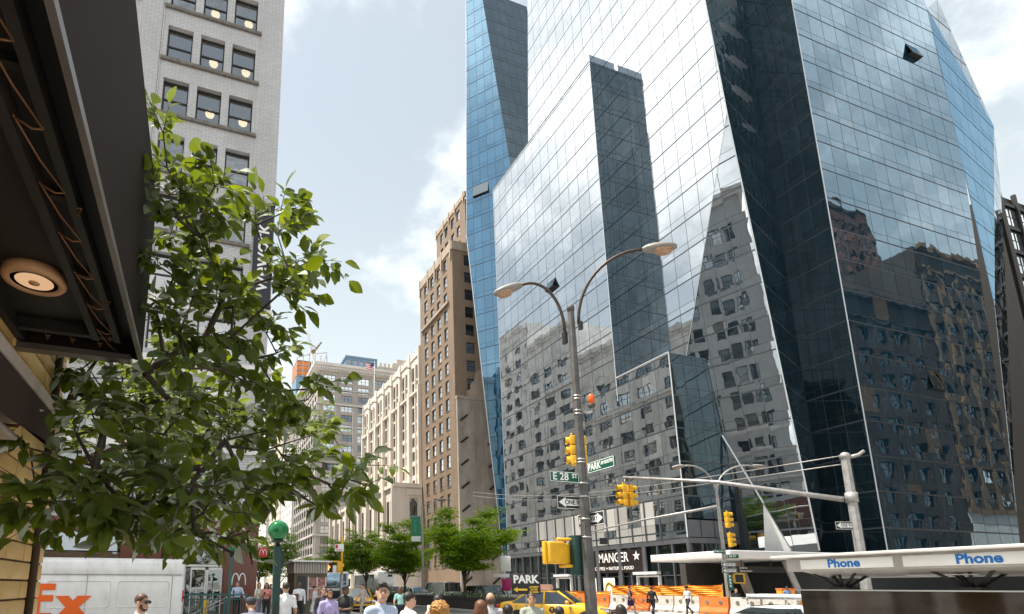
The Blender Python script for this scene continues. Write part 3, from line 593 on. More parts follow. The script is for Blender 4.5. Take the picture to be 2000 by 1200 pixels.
m_.done()
def lattice(name, a, b, wd, n, mat):
    a, b = Vector(a), Vector(b); d = (b - a).normalized(); s1 = d.cross(Vector((0, 1, 0))).normalized() * wd; s2 = Vector((0, 1, 0)) * wd
    p = part(name, mat, cr, True); c = (s1, -s1, s2)
    for s_ in c: p.tube([a + s_, b + s_ * .4], .2, 5)
    for k in range(n):
        t0, t1 = k / n, (k + 1) / n; q = lambda s_, t: a.lerp(b, t) + s_ * (1 - .6 * t)
        for i in range(3): p.tube([q(c[i], t0), q(c[(i + 1) % 3], t1)], .12, 4)
    p.done()
lattice('jib', (69, 378, 169), (61.5, 379, 194), .9, 10, 'white_metal'); lattice('counter_jib', (69.5, 378, 169), (75, 377, 177), .8, 4, 'ochre_brick')
cb = part('cab', 'ochre_brick', cr, True); cb.rbox(67.5, 376.5, 167.5, 70.5, 379.5, 170, .3); cb.done()
# ------------------------------------------------------------------ the glass tower
plain('net_orange', (0.75, 0.22, 0.06), 0.8, var=0.25, scale=0.3)
for _o in bpy.data.objects:
    if _o.name.startswith('orange_netting'): _o.data.materials[0] = M['net_orange']
plain('maroon', (0.014, 0.006, 0.006), 0.5, var=0.2)  # dark maroon, darkened further to carry building shade on the low front
plain('sign_white', (0.82, 0.82, 0.80), 0.55, var=0.05)
plain('grey_panel', (0.085, 0.09, 0.10), 0.45, var=0.12, scale=1.0)  # dark grey, base lowered to hold the shade over the shop front
m_, t_, o_ = newmat('blind_glass')     # pale roller blinds close behind clear glass
b_ = nd(t_, 'ShaderNodeBsdfPrincipled', i_Roughness=0.04); b_.inputs['Specular IOR Level'].default_value = 0.9
oi_ = nd(t_, 'ShaderNodeObjectInfo'); mx_ = nd(t_, 'ShaderNodeMix', data_type='RGBA'); t_.links.new(oi_.outputs['Random'], mx_.inputs[0]); mx_.inputs[6].default_value = (0.26, 0.255, 0.245, 1); mx_.inputs[7].default_value = (0.50, 0.49, 0.47, 1)
t_.links.new(mx_.outputs[2], b_.inputs['Base Color']); t_.links.new(b_.outputs[0], o_.inputs[0])
gtw = bldg('glass_tower', 'faceted blue mirror glass tower with folded faces and dark notches', (43, 50, 0))
PANES = []      # (weight, verts, material)
BACK = MB()
def clip(poly, conv):
    A = sum(conv[i][0] * conv[(i + 1) % len(conv)][1] - conv[(i + 1) % len(conv)][0] * conv[i][1] for i in range(len(conv)))
    if A < 0: conv = conv[::-1]
    res = poly
    for i in range(len(conv)):
        a, b = conv[i], conv[(i + 1) % len(conv)]; ex, ey = b[0] - a[0], b[1] - a[1]; sub, res = res, []
        if not sub: return []
        for j in range(len(sub)):
            p, q = sub[j], sub[(j + 1) % len(sub)]
            dp = ex * (p[1] - a[1]) - ey * (p[0] - a[0]); dq = ex * (q[1] - a[1]) - ey * (q[0] - a[0])
            if dp >= 0: res.append(p)
            if (dp >= 0) != (dq >= 0): t = dp / (dp - dq); res.append((p[0] + t * (q[0] - p[0]), p[1] + t * (q[1] - p[1])))
    return res
Z0, ZP = 6.4, 3.1
def gface(P, poly, cw, mat, u0=0.0, tilt=0.0022, span=0.8, special=None, wt=1.0, gv=0.05):
    us = [p[0] for p in poly]; zs = [p[1] for p in poly]; uspan = 1.0
    scale = (P(us[0] + 1e-3, zs[0]) - P(us[0], zs[0])).length / 1e-3     # metres per unit of u
    gu = gv / 2 / scale
    i0 = int(math.floor((min(us) - u0) / cw)) - 1; i1 = int(math.ceil((max(us) - u0) / cw)) + 1
    k0 = int(math.floor((min(zs) - Z0) / ZP)) - 1; k1 = int(math.ceil((max(zs) - Z0) / ZP)) + 1
    for k in range(k0, k1):
        for za, zb, ga, gb_ in ((Z0 + k * ZP, Z0 + k * ZP + span, .075, .02), (Z0 + k * ZP + span, Z0 + (k + 1) * ZP, .02, .075)):
            for i in range(i0, i1):
                cell = [(u0 + i * cw + gu, za + ga), (u0 + (i + 1) * cw - gu, za + ga), (u0 + (i + 1) * cw - gu, zb - gb_), (u0 + i * cw + gu, zb - gb_)]
                c = clip(cell, poly)
                if len(c) < 3: continue
                ar = abs(sum(c[j][0] * c[(j + 1) % len(c)][1] - c[(j + 1) % len(c)][0] * c[j][1] for j in range(len(c)))) / 2 * scale
                if ar < 0.02: continue
                cu = sum(p[0] for p in c) / len(c); cz = sum(p[1] for p in c) / len(c)
                p0 = P(cu, cz); n = (P(cu + 1e-3, cz) - p0).cross(P(cu, cz + 1e-3) - p0).normalized()
                tu, tz = random.gauss(0, tilt), random.gauss(0, tilt)
                m = special(cu, cz) if special else None
                front = [P(*q) + n * (.03 + (q[0] - cu) * scale * tu + (q[1] - cz) * tz) for q in c]
                vdir = Vector((0, 0, 1.65)) - p0; wgt = ar * abs(n.dot(vdir.normalized())) / vdir.length_squared * wt
                PANES.append((wgt, front, [q - n * .028 for q in front], m or mat))
    # the mullion sheet right behind the panes: split in strips so that curved faces follow
    n_ = 24
    lo, hi = min(zs), max(zs)
    for s_ in range(n_):
        a, b = lo + (hi - lo) * s_ / n_, lo + (hi - lo) * (s_ + 1) / n_
        c = clip([(min(us) - 1, a), (max(us) + 1, a), (max(us) + 1, b), (min(us) - 1, b)], poly)
        if len(c) >= 3: BACK.add([P(*q) for q in c], [tuple(range(len(c)))])
def plane(O, U, S=(0, 0, 1)):
    O, U, S = Vector(O), Vector(U), Vector(S); return lambda u, z: O + U * u + S * z
# front plane: tall slab and podium
def frontmat(u, z):
    if z < 9.5 and 7.6 < u < 26.6 and random.random() < 0.93: return 'blind_glass'
    return None
Pf = plane((40, 67.5, 0), (0, -1, 0))
gface(Pf, [(0, 5.8), (23.05, 5.8), (23.05, 62.6), (0, 62.6)], 23.05 / 13, 'tower_glass', special=frontmat)
gface(Pf, [(23.05, 5.8), (30.0, 5.8), (30.0, 22.9), (23.05, 22.9)], 6.95 / 4, 'tower_glass', u0=23.05, special=frontmat)
gface(plane((40, 44.45, 0), (1, 0, 0)), [(0, 22.9), (3.9, 22.9), (3.9, 62.6), (0, 62.6)], 1.3, 'tower_glass_shaded')
gface(plane((40, 37.5, 0), (1, 0, 0)), [(0, 7.5), (7.5, 7.5), (7.5, 22.9), (0, 22.9)], 1.6, 'tower_glass_shaded')
gface(plane((43.9, 66.5, 0), (0, -1, 0)), [(27.48, 23.76), (34.79, 44.81), (32.2, 100), (5.9, 100), (5.34, 93.2), (3.25, 69.2), (0, 30), (0, 23.76)], 1.76, 'tower_glass', u0=22.05)
# small facet folded below the slanting crease
A2, B2 = Vector((43.9, 31.71, 44.81)), Vector((43.9, 39.02, 23.76)); S2v = Vector((-.11108, -.01509, 1)); h2 = Vector((.31730, -.94832, 0))
O2 = A2 - S2v * 44.81
uB = (B2 - (O2 + S2v * 23.76)).dot(h2)
gface(lambda u, z: O2 + S2v * z + h2 * u, [(0, 44.81), (uB, 23.76), (uB + .4, 4.4), (0, 4.4)], 1.75, 'tower_glass', tilt=.0028)
# deep notch
def edgeR(z): 
    return A2 + S2v * (z - 44.81) if z < 44.81 else A2.lerp(Vector((43.9, 34.3, 100)), (z - 44.81) / 55.2)
inn = lambda z: Vector((53.5, 34.9, z))
gface(lambda u, z: edgeR(z).lerp(inn(z), u), [(0, 4.4), (1, 4.4), (1, 100), (0, 100)], .125, 'tower_glass_shaded')
gface(plane((53.5, 34.9, 0), (0, -1, 0)), [(0, 4.4), (4.5, 4.4), (4.5, 84), (0, 84)], 1.5, 'tower_glass_shaded')
# right face on the side street
Pr = plane((53.5, 30.4, 0), (1, 0, 0))
gface(Pr, [(0, 4.2), (0, 84), (22, 84), (24.1, 68.81), (23.8, 30.35), (19.5, 8.5), (19.0, 4.2)], 2.0, 'tower_glass_sky_blue')
a3, c3, b3, t3, e3 = Vector((77.6, 30.4, 68.81)), Vector((77.3, 30.4, 30.35)), Vector((93.2, 33, 59.7)), Vector((80.18, 30.4, 71.2)), Vector((94.0, 34, 51.5))
def tri(a, b, c, d, cw, mat):      # patch through four corners, u 0..1 from edge a-d to edge b-c, z by height between
    def P(u, z):
        tl = (z - d.z) / (a.z - d.z) if abs(a.z - d.z) > 1e-6 else 0; tr = (z - c.z) / (b.z - c.z) if abs(b.z - c.z) > 1e-6 else 0
        return d.lerp(a, tl).lerp(c.lerp(b, tr), u)
    return P
def tplane(a, b, c):
    n = (b - a).cross(c - a).normalized(); h = Vector((0, 0, 1)).cross(n).normalized(); 
    if h.x < 0: h = -h
    s_ = n.cross(h); s_ = s_ / s_.z; O = a - s_ * a.z
    f = lambda u, z: O + h * u + s_ * z
    inv = lambda p: ((p - O - s_ * p.z).dot(h), p.z)
    return f, inv
f, iv = tplane(a3, c3, b3); gface(f, [iv(a3), iv(b3), iv(c3)], 2.6, 'tower_glass_sky_tint')
f, iv = tplane(a3, t3, b3); gface(f, [iv(a3), iv(t3), iv(b3)], 2.6, 'tower_glass')
q3 = Vector((77.0, 32.2, 8.0)); f, iv = tplane(c3, b3, e3); gface(f, [iv(c3), iv(b3), iv(e3)], 2.6, 'tower_glass')
f, iv = tplane(c3, e3, q3); gface(f, [iv(c3), iv(e3), iv(q3)], 2.6, 'tower_glass')
r3_ = Vector((73.0, 30.4, 8.5)); f, iv = tplane(c3, q3, r3_); gface(f, [iv(c3), iv(q3), iv(r3_)], 2.6, 'tower_glass')
# left blue block and its dark return
P1 = plane((41, 79.2, 0), (.62, -.78, 0))
gface(P1, [(1.83, 125), (3.37, 125), (8.716, 73.2), (8.716, 0), (5.1, 0), (.128, 62.4)], 1.5, 'tower_glass_sky_tint', u0=.1)
ub = lambda z: 8.716 - .103 * (z - 73.2) if z > 73.2 else 8.716
gface(lambda u, z: P1(ub(z), z) + Vector((10 * u, 0, 0)), [(0, 50), (1, 50), (1, 113), (0, 113)], .16, 'tower_glass_shaded')
BACK.build('mullion_sheet', 'mullion', gtw, True)
PANES.sort(key=lambda p: -p[0])
rest = {}
for i, (wgt, fr, bk, m) in enumerate(PANES):
    n = len(fr)
    if i < 300: b = MB()
    else: b = rest.setdefault(m, MB())
    b.add(fr + bk, [tuple(range(n)), tuple(reversed(range(n, 2 * n)))] + [(j + n, (j + 1) % n + n, (j + 1) % n, j) for j in range(n)])
    if i < 300: b.build('glass_pane', m, gtw, True)
for m, b in rest.items(): o = b.build('glass_pane_field', m, gtw, True); o['kind'] = 'stuff'
# bright edge trims, roof edges
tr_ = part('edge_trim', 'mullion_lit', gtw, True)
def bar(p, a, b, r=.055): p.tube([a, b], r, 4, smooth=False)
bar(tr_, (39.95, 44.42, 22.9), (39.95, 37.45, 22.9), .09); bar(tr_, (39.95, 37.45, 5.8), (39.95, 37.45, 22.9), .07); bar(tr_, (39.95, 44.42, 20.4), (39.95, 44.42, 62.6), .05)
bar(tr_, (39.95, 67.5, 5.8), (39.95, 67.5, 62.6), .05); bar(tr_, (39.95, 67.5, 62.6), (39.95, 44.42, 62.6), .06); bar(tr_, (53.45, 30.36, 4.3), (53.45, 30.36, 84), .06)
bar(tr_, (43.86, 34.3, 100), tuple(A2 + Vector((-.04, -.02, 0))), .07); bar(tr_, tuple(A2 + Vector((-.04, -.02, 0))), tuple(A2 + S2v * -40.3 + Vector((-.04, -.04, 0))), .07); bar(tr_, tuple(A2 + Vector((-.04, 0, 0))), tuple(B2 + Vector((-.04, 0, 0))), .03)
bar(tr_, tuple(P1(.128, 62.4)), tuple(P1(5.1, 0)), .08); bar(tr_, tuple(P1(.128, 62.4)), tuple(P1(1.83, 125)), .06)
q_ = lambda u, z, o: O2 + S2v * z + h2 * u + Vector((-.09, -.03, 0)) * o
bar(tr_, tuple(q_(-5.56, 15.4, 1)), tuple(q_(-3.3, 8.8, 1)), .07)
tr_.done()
wd = part('white_fin', 'white_metal', gtw, True)
wd.add([q_(-3.3, 8.7, 2), q_(-3.95, 4.2, 2), q_(-1.8, 4.2, 2), q_(-3.3, 8.7, 1), q_(-3.95, 4.2, 1), q_(-1.8, 4.2, 1)], [(0, 1, 2), (5, 4, 3), (0, 3, 4, 1), (1, 4, 5, 2), (2, 5, 3, 0)]); wd.done()
rf = part('roof_deck', 'dark_core', gtw, True); rf.box(40.05, 44.5, 62.3, 43.85, 67.4, 62.55); rf.box(40.05, 37.55, 22.6, 43.8, 44.4, 22.85); rf.done()
# parapet screens on top of the slab end
ps = part('parapet_glass', 'tower_glass', gtw, True); ps.box(40.0, 44.42, 62.6, 43.6, 44.46, 63.5); ps.done()
# tilted open windows
def open_win(P, u, z, w, h, ang):
    n = (P(u + .01, z) - P(u, z)).cross(P(u, z + .01) - P(u, z)).normalized(); hd = (P(u + .01, z) - P(u, z)).normalized(); top = P(u, z + h) + n * .06
    dn = (P(u, z) - P(u, z + h)).normalized(); d = (dn * math.cos(ang) + n * math.sin(ang))
    b = part('open_window', ['black_frame', 'tower_glass_shaded'], gtw, True); nn = hd.cross(d).normalized() * .05
    b.hexa([top, top + hd * w, top + hd * w + d * h, top + d * h, top + nn, top + hd * w + nn, top + hd * w + d * h + nn, top + d * h + nn], 1)
    b.hexa([top + n * .0 + dn * h, top + hd * w + dn * h, top + hd * w + d * h, top + d * h] + [q + Vector((0, 0, .06)) for q in (top + dn * h, top + hd * w + dn * h, top + hd * w + d * h, top + d * h)], 0)
    b.add([P(u, z) + n * .05, P(u + w / max((P(u + 1, z) - P(u, z)).length, .01), z) + n * .05, P(u + w / max((P(u + 1, z) - P(u, z)).length, .01), z + h) + n * .05, P(u, z + h) + n * .05], [(0, 1, 2, 3)], 0)
    b.done()
open_win(Pf, 23.05 / 13 * 7 + .05, Z0 + 10 * ZP + .85, 1.65, 1.3, R(24)); open_win(Pr, 18.05, Z0 + 17 * ZP + .85, 1.9, 1.6, R(16)); open_win(P1, 1.7, Z0 + 20 * ZP + .85, 2.9, 2.1, R(9)); open_win(Pr, 10.05, Z0 + 4 * ZP + .85, 1.9, 1.8, R(9))
# ---- shop front of the podium
sg = part('shopfront_glass', 'shop_glass', gtw, True)
for i in range(17):
    y1 = 67.45 - i * 1.76; 
    for z0, z1 in ((0.15, 2.55), (2.62, 5.3)): sg.box(40.25, y1 - 1.70, z0, 40.28, y1 - .04, z1)
for i in range(5):
    for z0, z1 in ((.15, 2.5), (2.58, 4.0), (4.1, 5.3)): sg.box(40.1 + i * 1.55, 37.62, z0, 41.58 + i * 1.55, 37.65, z1)
sg.done()
sf = part('shopfront_frame', 'grey_panel', gtw, True); sf.box(40.0, 37.4, 5.32, 40.4, 67.5, 5.78); sf.box(40.12, 37.6, 2.55, 40.35, 67.5, 2.62); sf.box(40.4, 37.42, 5.32, 47.0, 37.75, 5.78)
for i in range(18): y = 67.5 - i * 1.76; sf.box(40.02, y - .07, .12, 40.34, y + .07, 5.32)
for i in range(6): sf.box(40.0 + i * 1.55, 37.45, .12, 40.09 + i * 1.55, 37.7, 5.32)
for y in (52.5, 49.2, 45.9, 42.6): sf.box(39.86, y - .22, .12, 40.01, y + .22, 5.31)
sf.done()
bf = part('blind_fin', 'mullion', gtw, True)
for i in range(12): bf.box(39.86, 67.5 - 23.05 / 13 * (i + 4.3) - .05, 5.82, 39.965, 67.5 - 23.05 / 13 * (i + 4.3) + .05, 9.45)
bf.done()
gp = part('grey_cladding', 'grey_panel', gtw, True)
for i in range(5): gp.box(40.06 + i * 1.55, 37.42, 5.85, 41.5 + i * 1.55, 37.5, 7.35)
gp.done()
bd = part('dark_interior', 'dark_core', gtw, True); bd.box(41.6, 38.2, 0.1, 47, 67, 5.4); bd.box(43, 31.2, .1, 75, 37, 4.3); bd.box(46, 37, 0.1, 60, 60, 22); bd.done()
dr = part('shop_door', 'white_metal', gtw, True)
for ya, yb in ((43.75, 40.95), (56.6, 53.9)):
    dr.box(39.8, ya - .12, .13, 40.1, ya, 2.6); dr.box(39.8, yb, .13, 40.1, yb + .12, 2.6); dr.box(39.8, yb + .12, 2.46, 40.1, ya - .12, 2.6)
    dr.box(39.5, yb - .1, 2.7, 40.0, ya + .1, 2.95)
dr.done()
sn = thing('cafe_sign', 'dark cafe fascia sign with white capital letters and star in the podium window', 'sign', (40.0, 47, 3.1)); sn['_l'] = [40.0, 47, 3.1]
b = part('sign_board', 'maroon', sn, True); b.box(39.90, 42.4, 2.95, 39.98, 51.6, 5.15); b.done()
Fc = frame((39.89, 46.9, 4.42), (0, -1, 0), (-1, 0, 0))
text('MANGER', 1.35, 'sign_white', sn, Fc @ TXT, bold=0.01, sx=.80, world=True, ext=.01)
text('PRET A', 1.35, 'sign_white', sn, frame((39.89, 51.4, 4.42), (0, -1, 0), (-1, 0, 0)) @ TXT, bold=0.01, sx=.62, world=True, ext=.01)
text('COFFEE + NATURAL FOOD', .46, 'sign_white', sn, frame((39.89, 46.9, 3.38), (0, -1, 0), (-1, 0, 0)) @ TXT, bold=0.006, sx=1.0, world=True, ext=.01)
star = part('star', 'sign_white', sn, True); pts = [((.5 if k % 2 == 0 else .2) * math.sin(k * math.pi / 5), (.5 if k % 2 == 0 else .2) * math.cos(k * math.pi / 5)) for k in range(10)]
star.prism(pts, -.012, .0, mt=frame((39.89, 43.6, 4.5), (0, -1, 0), (-1, 0, 0))); star.done()
plain('poster_yellow', (0.80, 0.52, 0.04), 0.6); plain('ink_black', (0.02, 0.02, 0.02), 0.5)
for k, (y, lb) in enumerate(((50.4, 'white poster with a yellow arch on the cafe window, left of the pair'), (47.6, 'white poster with a yellow arch on the cafe window, right of the pair'))):
    p = thing('window_poster', lb, 'poster', (39.8, y, .9), group='cafe window posters'); p['_l'] = [39.8, y, .9]
    b = part('sheet', 'sign_white', p, True); b.box(39.79, y - .85, .75, 39.82, y + .85, 2.45); b.done()
    b = part('printed_arch', ['poster_yellow', 'ink_black'], p, True); Fp = frame((39.785, y, 1.1), (0, -1, 0), (-1, 0, 0))
    for rr_, mi in ((.72, 0), (.6, 1), (.5, 0)):
        for j in range(10):
            a0, a1 = math.pi * j / 10, math.pi * (j + 1) / 10; b.add([Fp @ Vector((q * math.cos(a), -.004 * (1 + (mi == 1)), q * math.sin(a) * 1.4)) for q, a in ((rr_, a0), (rr_, a1), (rr_ - .1, a1), (rr_ - .1, a0))], [(0, 1, 2, 3)], mi)
    b.done()
# white entrance canopy and subway station sign
cn = thing('entrance_canopy', 'long white entrance canopy at the foot of the glass tower', 'canopy', (39, 30, 3.4)); cn['_l'] = [39, 30, 3.4]
b = part('slab', 'white_metal', cn, True); b.rbox(34.8, 29.2, 3.55, 45.5, 36.5, 4.1, .05); b.done()
b = part('post', 'concrete', cn, True); b.tube([(42.6, 30.0, 0.1), (41.6, 30.4, 3.55)], .22, 8); b.done()
sb = thing('subway_station_sign', 'long black subway station sign with white lettering under the white canopy', 'sign', (40.7, 31, 2.7)); sb['_l'] = [40.7, 31, 2.7]
b = part('board', 'ink_black', sb, True); b.box(37.4, 31.0, 2.62, 45.0, 31.12, 3.08); b.done()
b = part('hanger', 'dark_frame', sb, True); [b.box(x, 31.03, 3.08, x + .06, 31.09, 3.55) for x in (38, 41, 44)]; b.done()
text('28 Street', .2, 'sign_white', sb, frame((37.7, 30.99, 2.96), (1, 0, 0), (0, -1, 0)) @ TXT, align='LEFT', world=True)
text('Subway Station', .2, 'sign_white', sb, frame((37.7, 30.99, 2.74), (1, 0, 0), (0, -1, 0)) @ TXT, align='LEFT', world=True)
sub = part('entrance_wall', 'room_dark', gtw, True); sub.box(38.5, 36.6, .1, 52, 37.2, 3.5); sub.done()
pl_ = part('beige_column', 'gothic_dark', gtw, True); pl_.hexa([Vector(p) for p in ((41.3, 33, .1), (41.7, 33, .1), (41.7, 33.4, .1), (41.3, 33.4, .1), (39.7, 33, 3.5), (40.6, 33, 3.5), (40.6, 33.4, 3.5), (39.7, 33.4, 3.5))]); pl_.done()
# dark framed building at the far right
dk = bldg('dark_framed_building', 'dark steel framed building at the right edge beyond the glass tower', (100, 40, 0))
b = part('wall', 'black_frame', dk, True); b.box(99.0, 36.6, 0, 140, 60, 54); b.done()
b = part('column', 'black_frame', dk, True)
for k in range(8): b.box(99.5 + k * 3.6, 36.15, 0, 99.9 + k * 3.6, 36.59, 54.6)
for z in range(15): b.box(99.91, 36.3, 2 + z * 3.6, 130, 36.58, 2.5 + z * 3.6)
b.done()
for k in range(4):
    for z in range(14):
        F = frame((100.15 + k * 3.6, 36.27, 2.7 + z * 3.6), (1, 0, 0), (0, -1, 0)); o = link('window', win_mesh(2.9, 2.7, 'pair', 'dark_frame', 'win_glass_bright' if z > 9 else 'win_glass', .3), dk); o.matrix_basis = Matrix.Translation(-Vector(dk.location)) @ F
# ------------------------------------------------------------------ left foreground: tiled wall, canopy, awning
m_, t_, o_ = newmat('yellow_tile')
b_ = nd(t_, 'ShaderNodeBsdfPrincipled', i_Roughness=0.5); t_.links.new(b_.outputs[0], o_.inputs[0]); oi_ = nd(t_, 'ShaderNodeObjectInfo'); tc_ = nd(t_, 'ShaderNodeTexCoord')
n1_ = nd(t_, 'ShaderNodeTexNoise', i_Scale=9.0, i_Detail=6.0, i_Roughness=.7); mp_ = nd(t_, 'ShaderNodeVectorMath', operation='ADD'); t_.links.new(tc_.outputs['Object'], mp_.inputs[0]); t_.links.new(oi_.outputs['Location'], mp_.inputs[1]); t_.links.new(mp_.outputs[0], n1_.inputs['Vector'])
mx_ = nd(t_, 'ShaderNodeMix', data_type='RGBA'); ad_ = nd(t_, 'ShaderNodeMath', operation='ADD'); t_.links.new(oi_.outputs['Random'], ad_.inputs[0]); t_.links.new(n1_.outputs[0], ad_.inputs[1]); ml_ = nd(t_, 'ShaderNodeMath', operation='MULTIPLY'); t_.links.new(ad_.outputs[0], ml_.inputs[0]); ml_.inputs[1].default_value = .5
t_.links.new(ml_.outputs[0], mx_.inputs[0]); mx_.inputs[6].default_value = (0.64, 0.39, 0.13, 1); mx_.inputs[7].default_value = (0.80, 0.56, 0.25, 1); t_.links.new(mx_.outputs[2], b_.inputs['Base Color'])
plain('tile_mortar', (0.085, 0.055, 0.032), 0.9, var=0.3)
plain('canopy_steel', (0.030, 0.021, 0.019), 0.85, var=0.4, scale=1.1, bump=0.12, bscale=90, spec=0.15, grime=(0.018, 0.013, 0.012), streak=.4)
plain('canopy_black', (0.022, 0.017, 0.015), 0.6, var=0.4, scale=2)
plain('copper_wire', (0.26, 0.12, 0.05), 0.5, metal=0.4)
plain('ring_warm_bounce', (0.82, 0.46, 0.25), 0.5)  # warm bounce light is put into the ring colour
plain('pink_metal', (0.52, 0.44, 0.41), 0.5, var=0.2, scale=6)
plain('awning_cloth', (0.045, 0.022, 0.018), 0.85, var=0.3)
plain('bulb_glass', (0.66, 0.52, 0.42), 0.2, metal=0.2, var=0.3, scale=20)
tw = thing('tiled_wall', 'yellow glazed tile wall at the left edge behind the tree branch', 'wall', (-1.33, 4, 0)); tw['_l'] = [-1.33, 4, 0]
b = part('mortar_bed', 'tile_mortar', tw, True); b.box(-1.36, .3, 0, -1.315, 5.66, 4.6); b.done()
_tm = {}
def tile(yc, zc, ln):
    k = round(ln, 3)
    if k not in _tm: q = MB(); q.rbox(-.02, -ln / 2, -.064, .026, ln / 2, .064, .006, seg=1); _tm[k] = q.mesh('tile', 'yellow_tile')
    o = link('tile', _tm[k], tw); o.location = (-1.33 + .012 + random.uniform(-.002, .002) + 1.33, yc - 4, zc); o.rotation_euler = (0, random.uniform(-.006, .006), random.uniform(-.006, .006))
for c in range(27):
    z = .62 + c * .143; tile(5.56, z, .20)
    y = 5.28 - (.21 if c % 2 else 0)
    if c % 2: tile(5.18, z, .19)
    for k in range(8): tile(y - .22 - k * .44, z, .426)
b = part('conduit', 'tile_mortar', tw, True); b.tube([(-1.29, 5.37, 0), (-1.29, 5.37, 4.5)], .035, 8)
b.done()
cp = thing('sign_canopy', 'big dark steel sign canopy overhanging the pavement at upper left', 'canopy', (-.9, 1, 3.27)); cp['_l'] = [-.9, 1, 3.27]
b = part('fascia', 'canopy_steel', cp, True); b.box(-.53, -3, 3.31, -.5, 4.32, 4.66); b.box(-1.3, 4.29, 3.31, -.53, 4.32, 4.66); b.done()
plain('canopy_edge_highlight', (0.17, 0.15, 0.145), 0.4, metal=.3)  # lip coloured lighter to paint in its edge highlight
b = part('fascia_lip', 'canopy_edge_highlight', cp, True); b.box(-.515, -3, 3.27, -.488, 4.33, 3.312); b.box(-1.3, 4.24, 3.27, -.57, 4.33, 3.312); b.done()
b = part('soffit', 'canopy_black', cp, True); b.box(-1.3, -3, 3.42, -.53, 4.29, 3.45); b.box(-1.3, -3, 4.6, -.53, 4.29, 4.65); b.done()
b = part('soffit_channel', 'canopy_black', cp, True)
for x0, x1 in ((-.66, -.62), (-.80, -.755)): b.box(x0, -3, 3.33, x1, 4.1, 3.419)
b.box(-1.28, 4.05, 3.34, -.66, 4.1, 3.419); b.box(-1.3, -3, 3.32, -1.24, 4.24, 3.419)
for k in range(7): b.box(-.755, -.9 + k * .7, 3.385, -.66, -.86 + k * .7, 3.418)
b.done()
emis('lamp_glow', (0.95, 0.58, 0.32), 0.42)
b = part('downlight', ['ring_warm_bounce', 'lamp_glow', 'canopy_black'], cp, True); mt = Matrix.Translation((-1.0, 3.44, 3.42))
b.lathe([(.165, 0), (.165, -.045), (.155, -.058), (.122, -.058), (.119, -.05)], 36, 0, mt); b.lathe([(.119, -.05), (.112, -.046)], 36, 2, mt); b.lathe([(.112, -.046), (.09, -.052), (.05, -.056), (.0001, -.057)], 30, 1, mt); b.lathe([(.03, -.055), (.028, -.062), (.0001, -.064)], 16, 0, mt); b.done()
b = part('wire_lacing', 'copper_wire', cp, True)
y = -1.2; 
while y < 4.0:
    b.tube([(-.745, y, 3.335), (-.705, y + .2, 3.322), (-.655, y + .40, 3.33)], .0045, 5); b.tube([(-.655, y + .40, 3.33), (-.69, y + .395, 3.318), (-.748, y + .372, 3.335)], .0045, 5); y += .365
for x, y in ((-1.1, 4.15), (-.95, 4.16), (-.78, 4.17), (-.7, 4.05), (-.64, 3.5), (-.64, 2.6)): b.tube([(x, y, 3.36), (x + .015, y + .01, 3.32), (x + .03, y, 3.35), (x + .01, y - .02, 3.33)], .007, 5)
b.done()
aw = thing('shop_awning', 'small shop awning with pale metal edge and dark cloth on the tiled wall', 'awning', (-1.2, 3, 2.6)); aw['_l'] = [-1.2, 3, 2.6]
b = part('edge_bar', 'pink_metal', aw, True); b.box(-1.29, -2, 2.85, -1.04, 4.38, 2.93); b.done()
b = part('cloth', 'awning_cloth', aw, True); rows = []
for k in range(40):
    y = -2 + k * 6.36 / 39; sag = .015 * math.sin(y * 5); rows.append([Vector((-1.05, y, 2.85)), Vector((-1.055 + sag, y, 2.72)), Vector((-1.05 + sag * 1.5, y, 2.60 + .02 * math.sin(y * 3.1)))])
b.grid(rows); b.done()
b = part('end_flap', 'awning_cloth', aw, True); b.add([(-1.05, 4.36, 2.85), (-1.05, 4.36, 2.60), (-1.2, 4.36, 2.72), (-1.28, 4.36, 2.85)], [(0, 1, 2, 3)]); b.done()
wl = thing('wall_lamp', 'little pale wall lamp under the shop awning at the left edge', 'lamp', (-1.25, 3.95, 2.6)); wl['_l'] = [-1.25, 3.95, 2.6]
b = part('bracket', 'copper_wire', wl, True); b.tube([(-1.3, 4.05, 2.66), (-1.16, 4.05, 2.66), (-1.14, 4.05, 2.69)], .012, 6); b.done()
b = part('shade', 'pink_metal', wl, True); b.rbox(-1.3, 3.6, 2.66, -1.14, 4.0, 2.72, .015); b.rbox(-1.3, 3.5, 2.54, -1.12, 3.95, 2.575, .01); b.done()

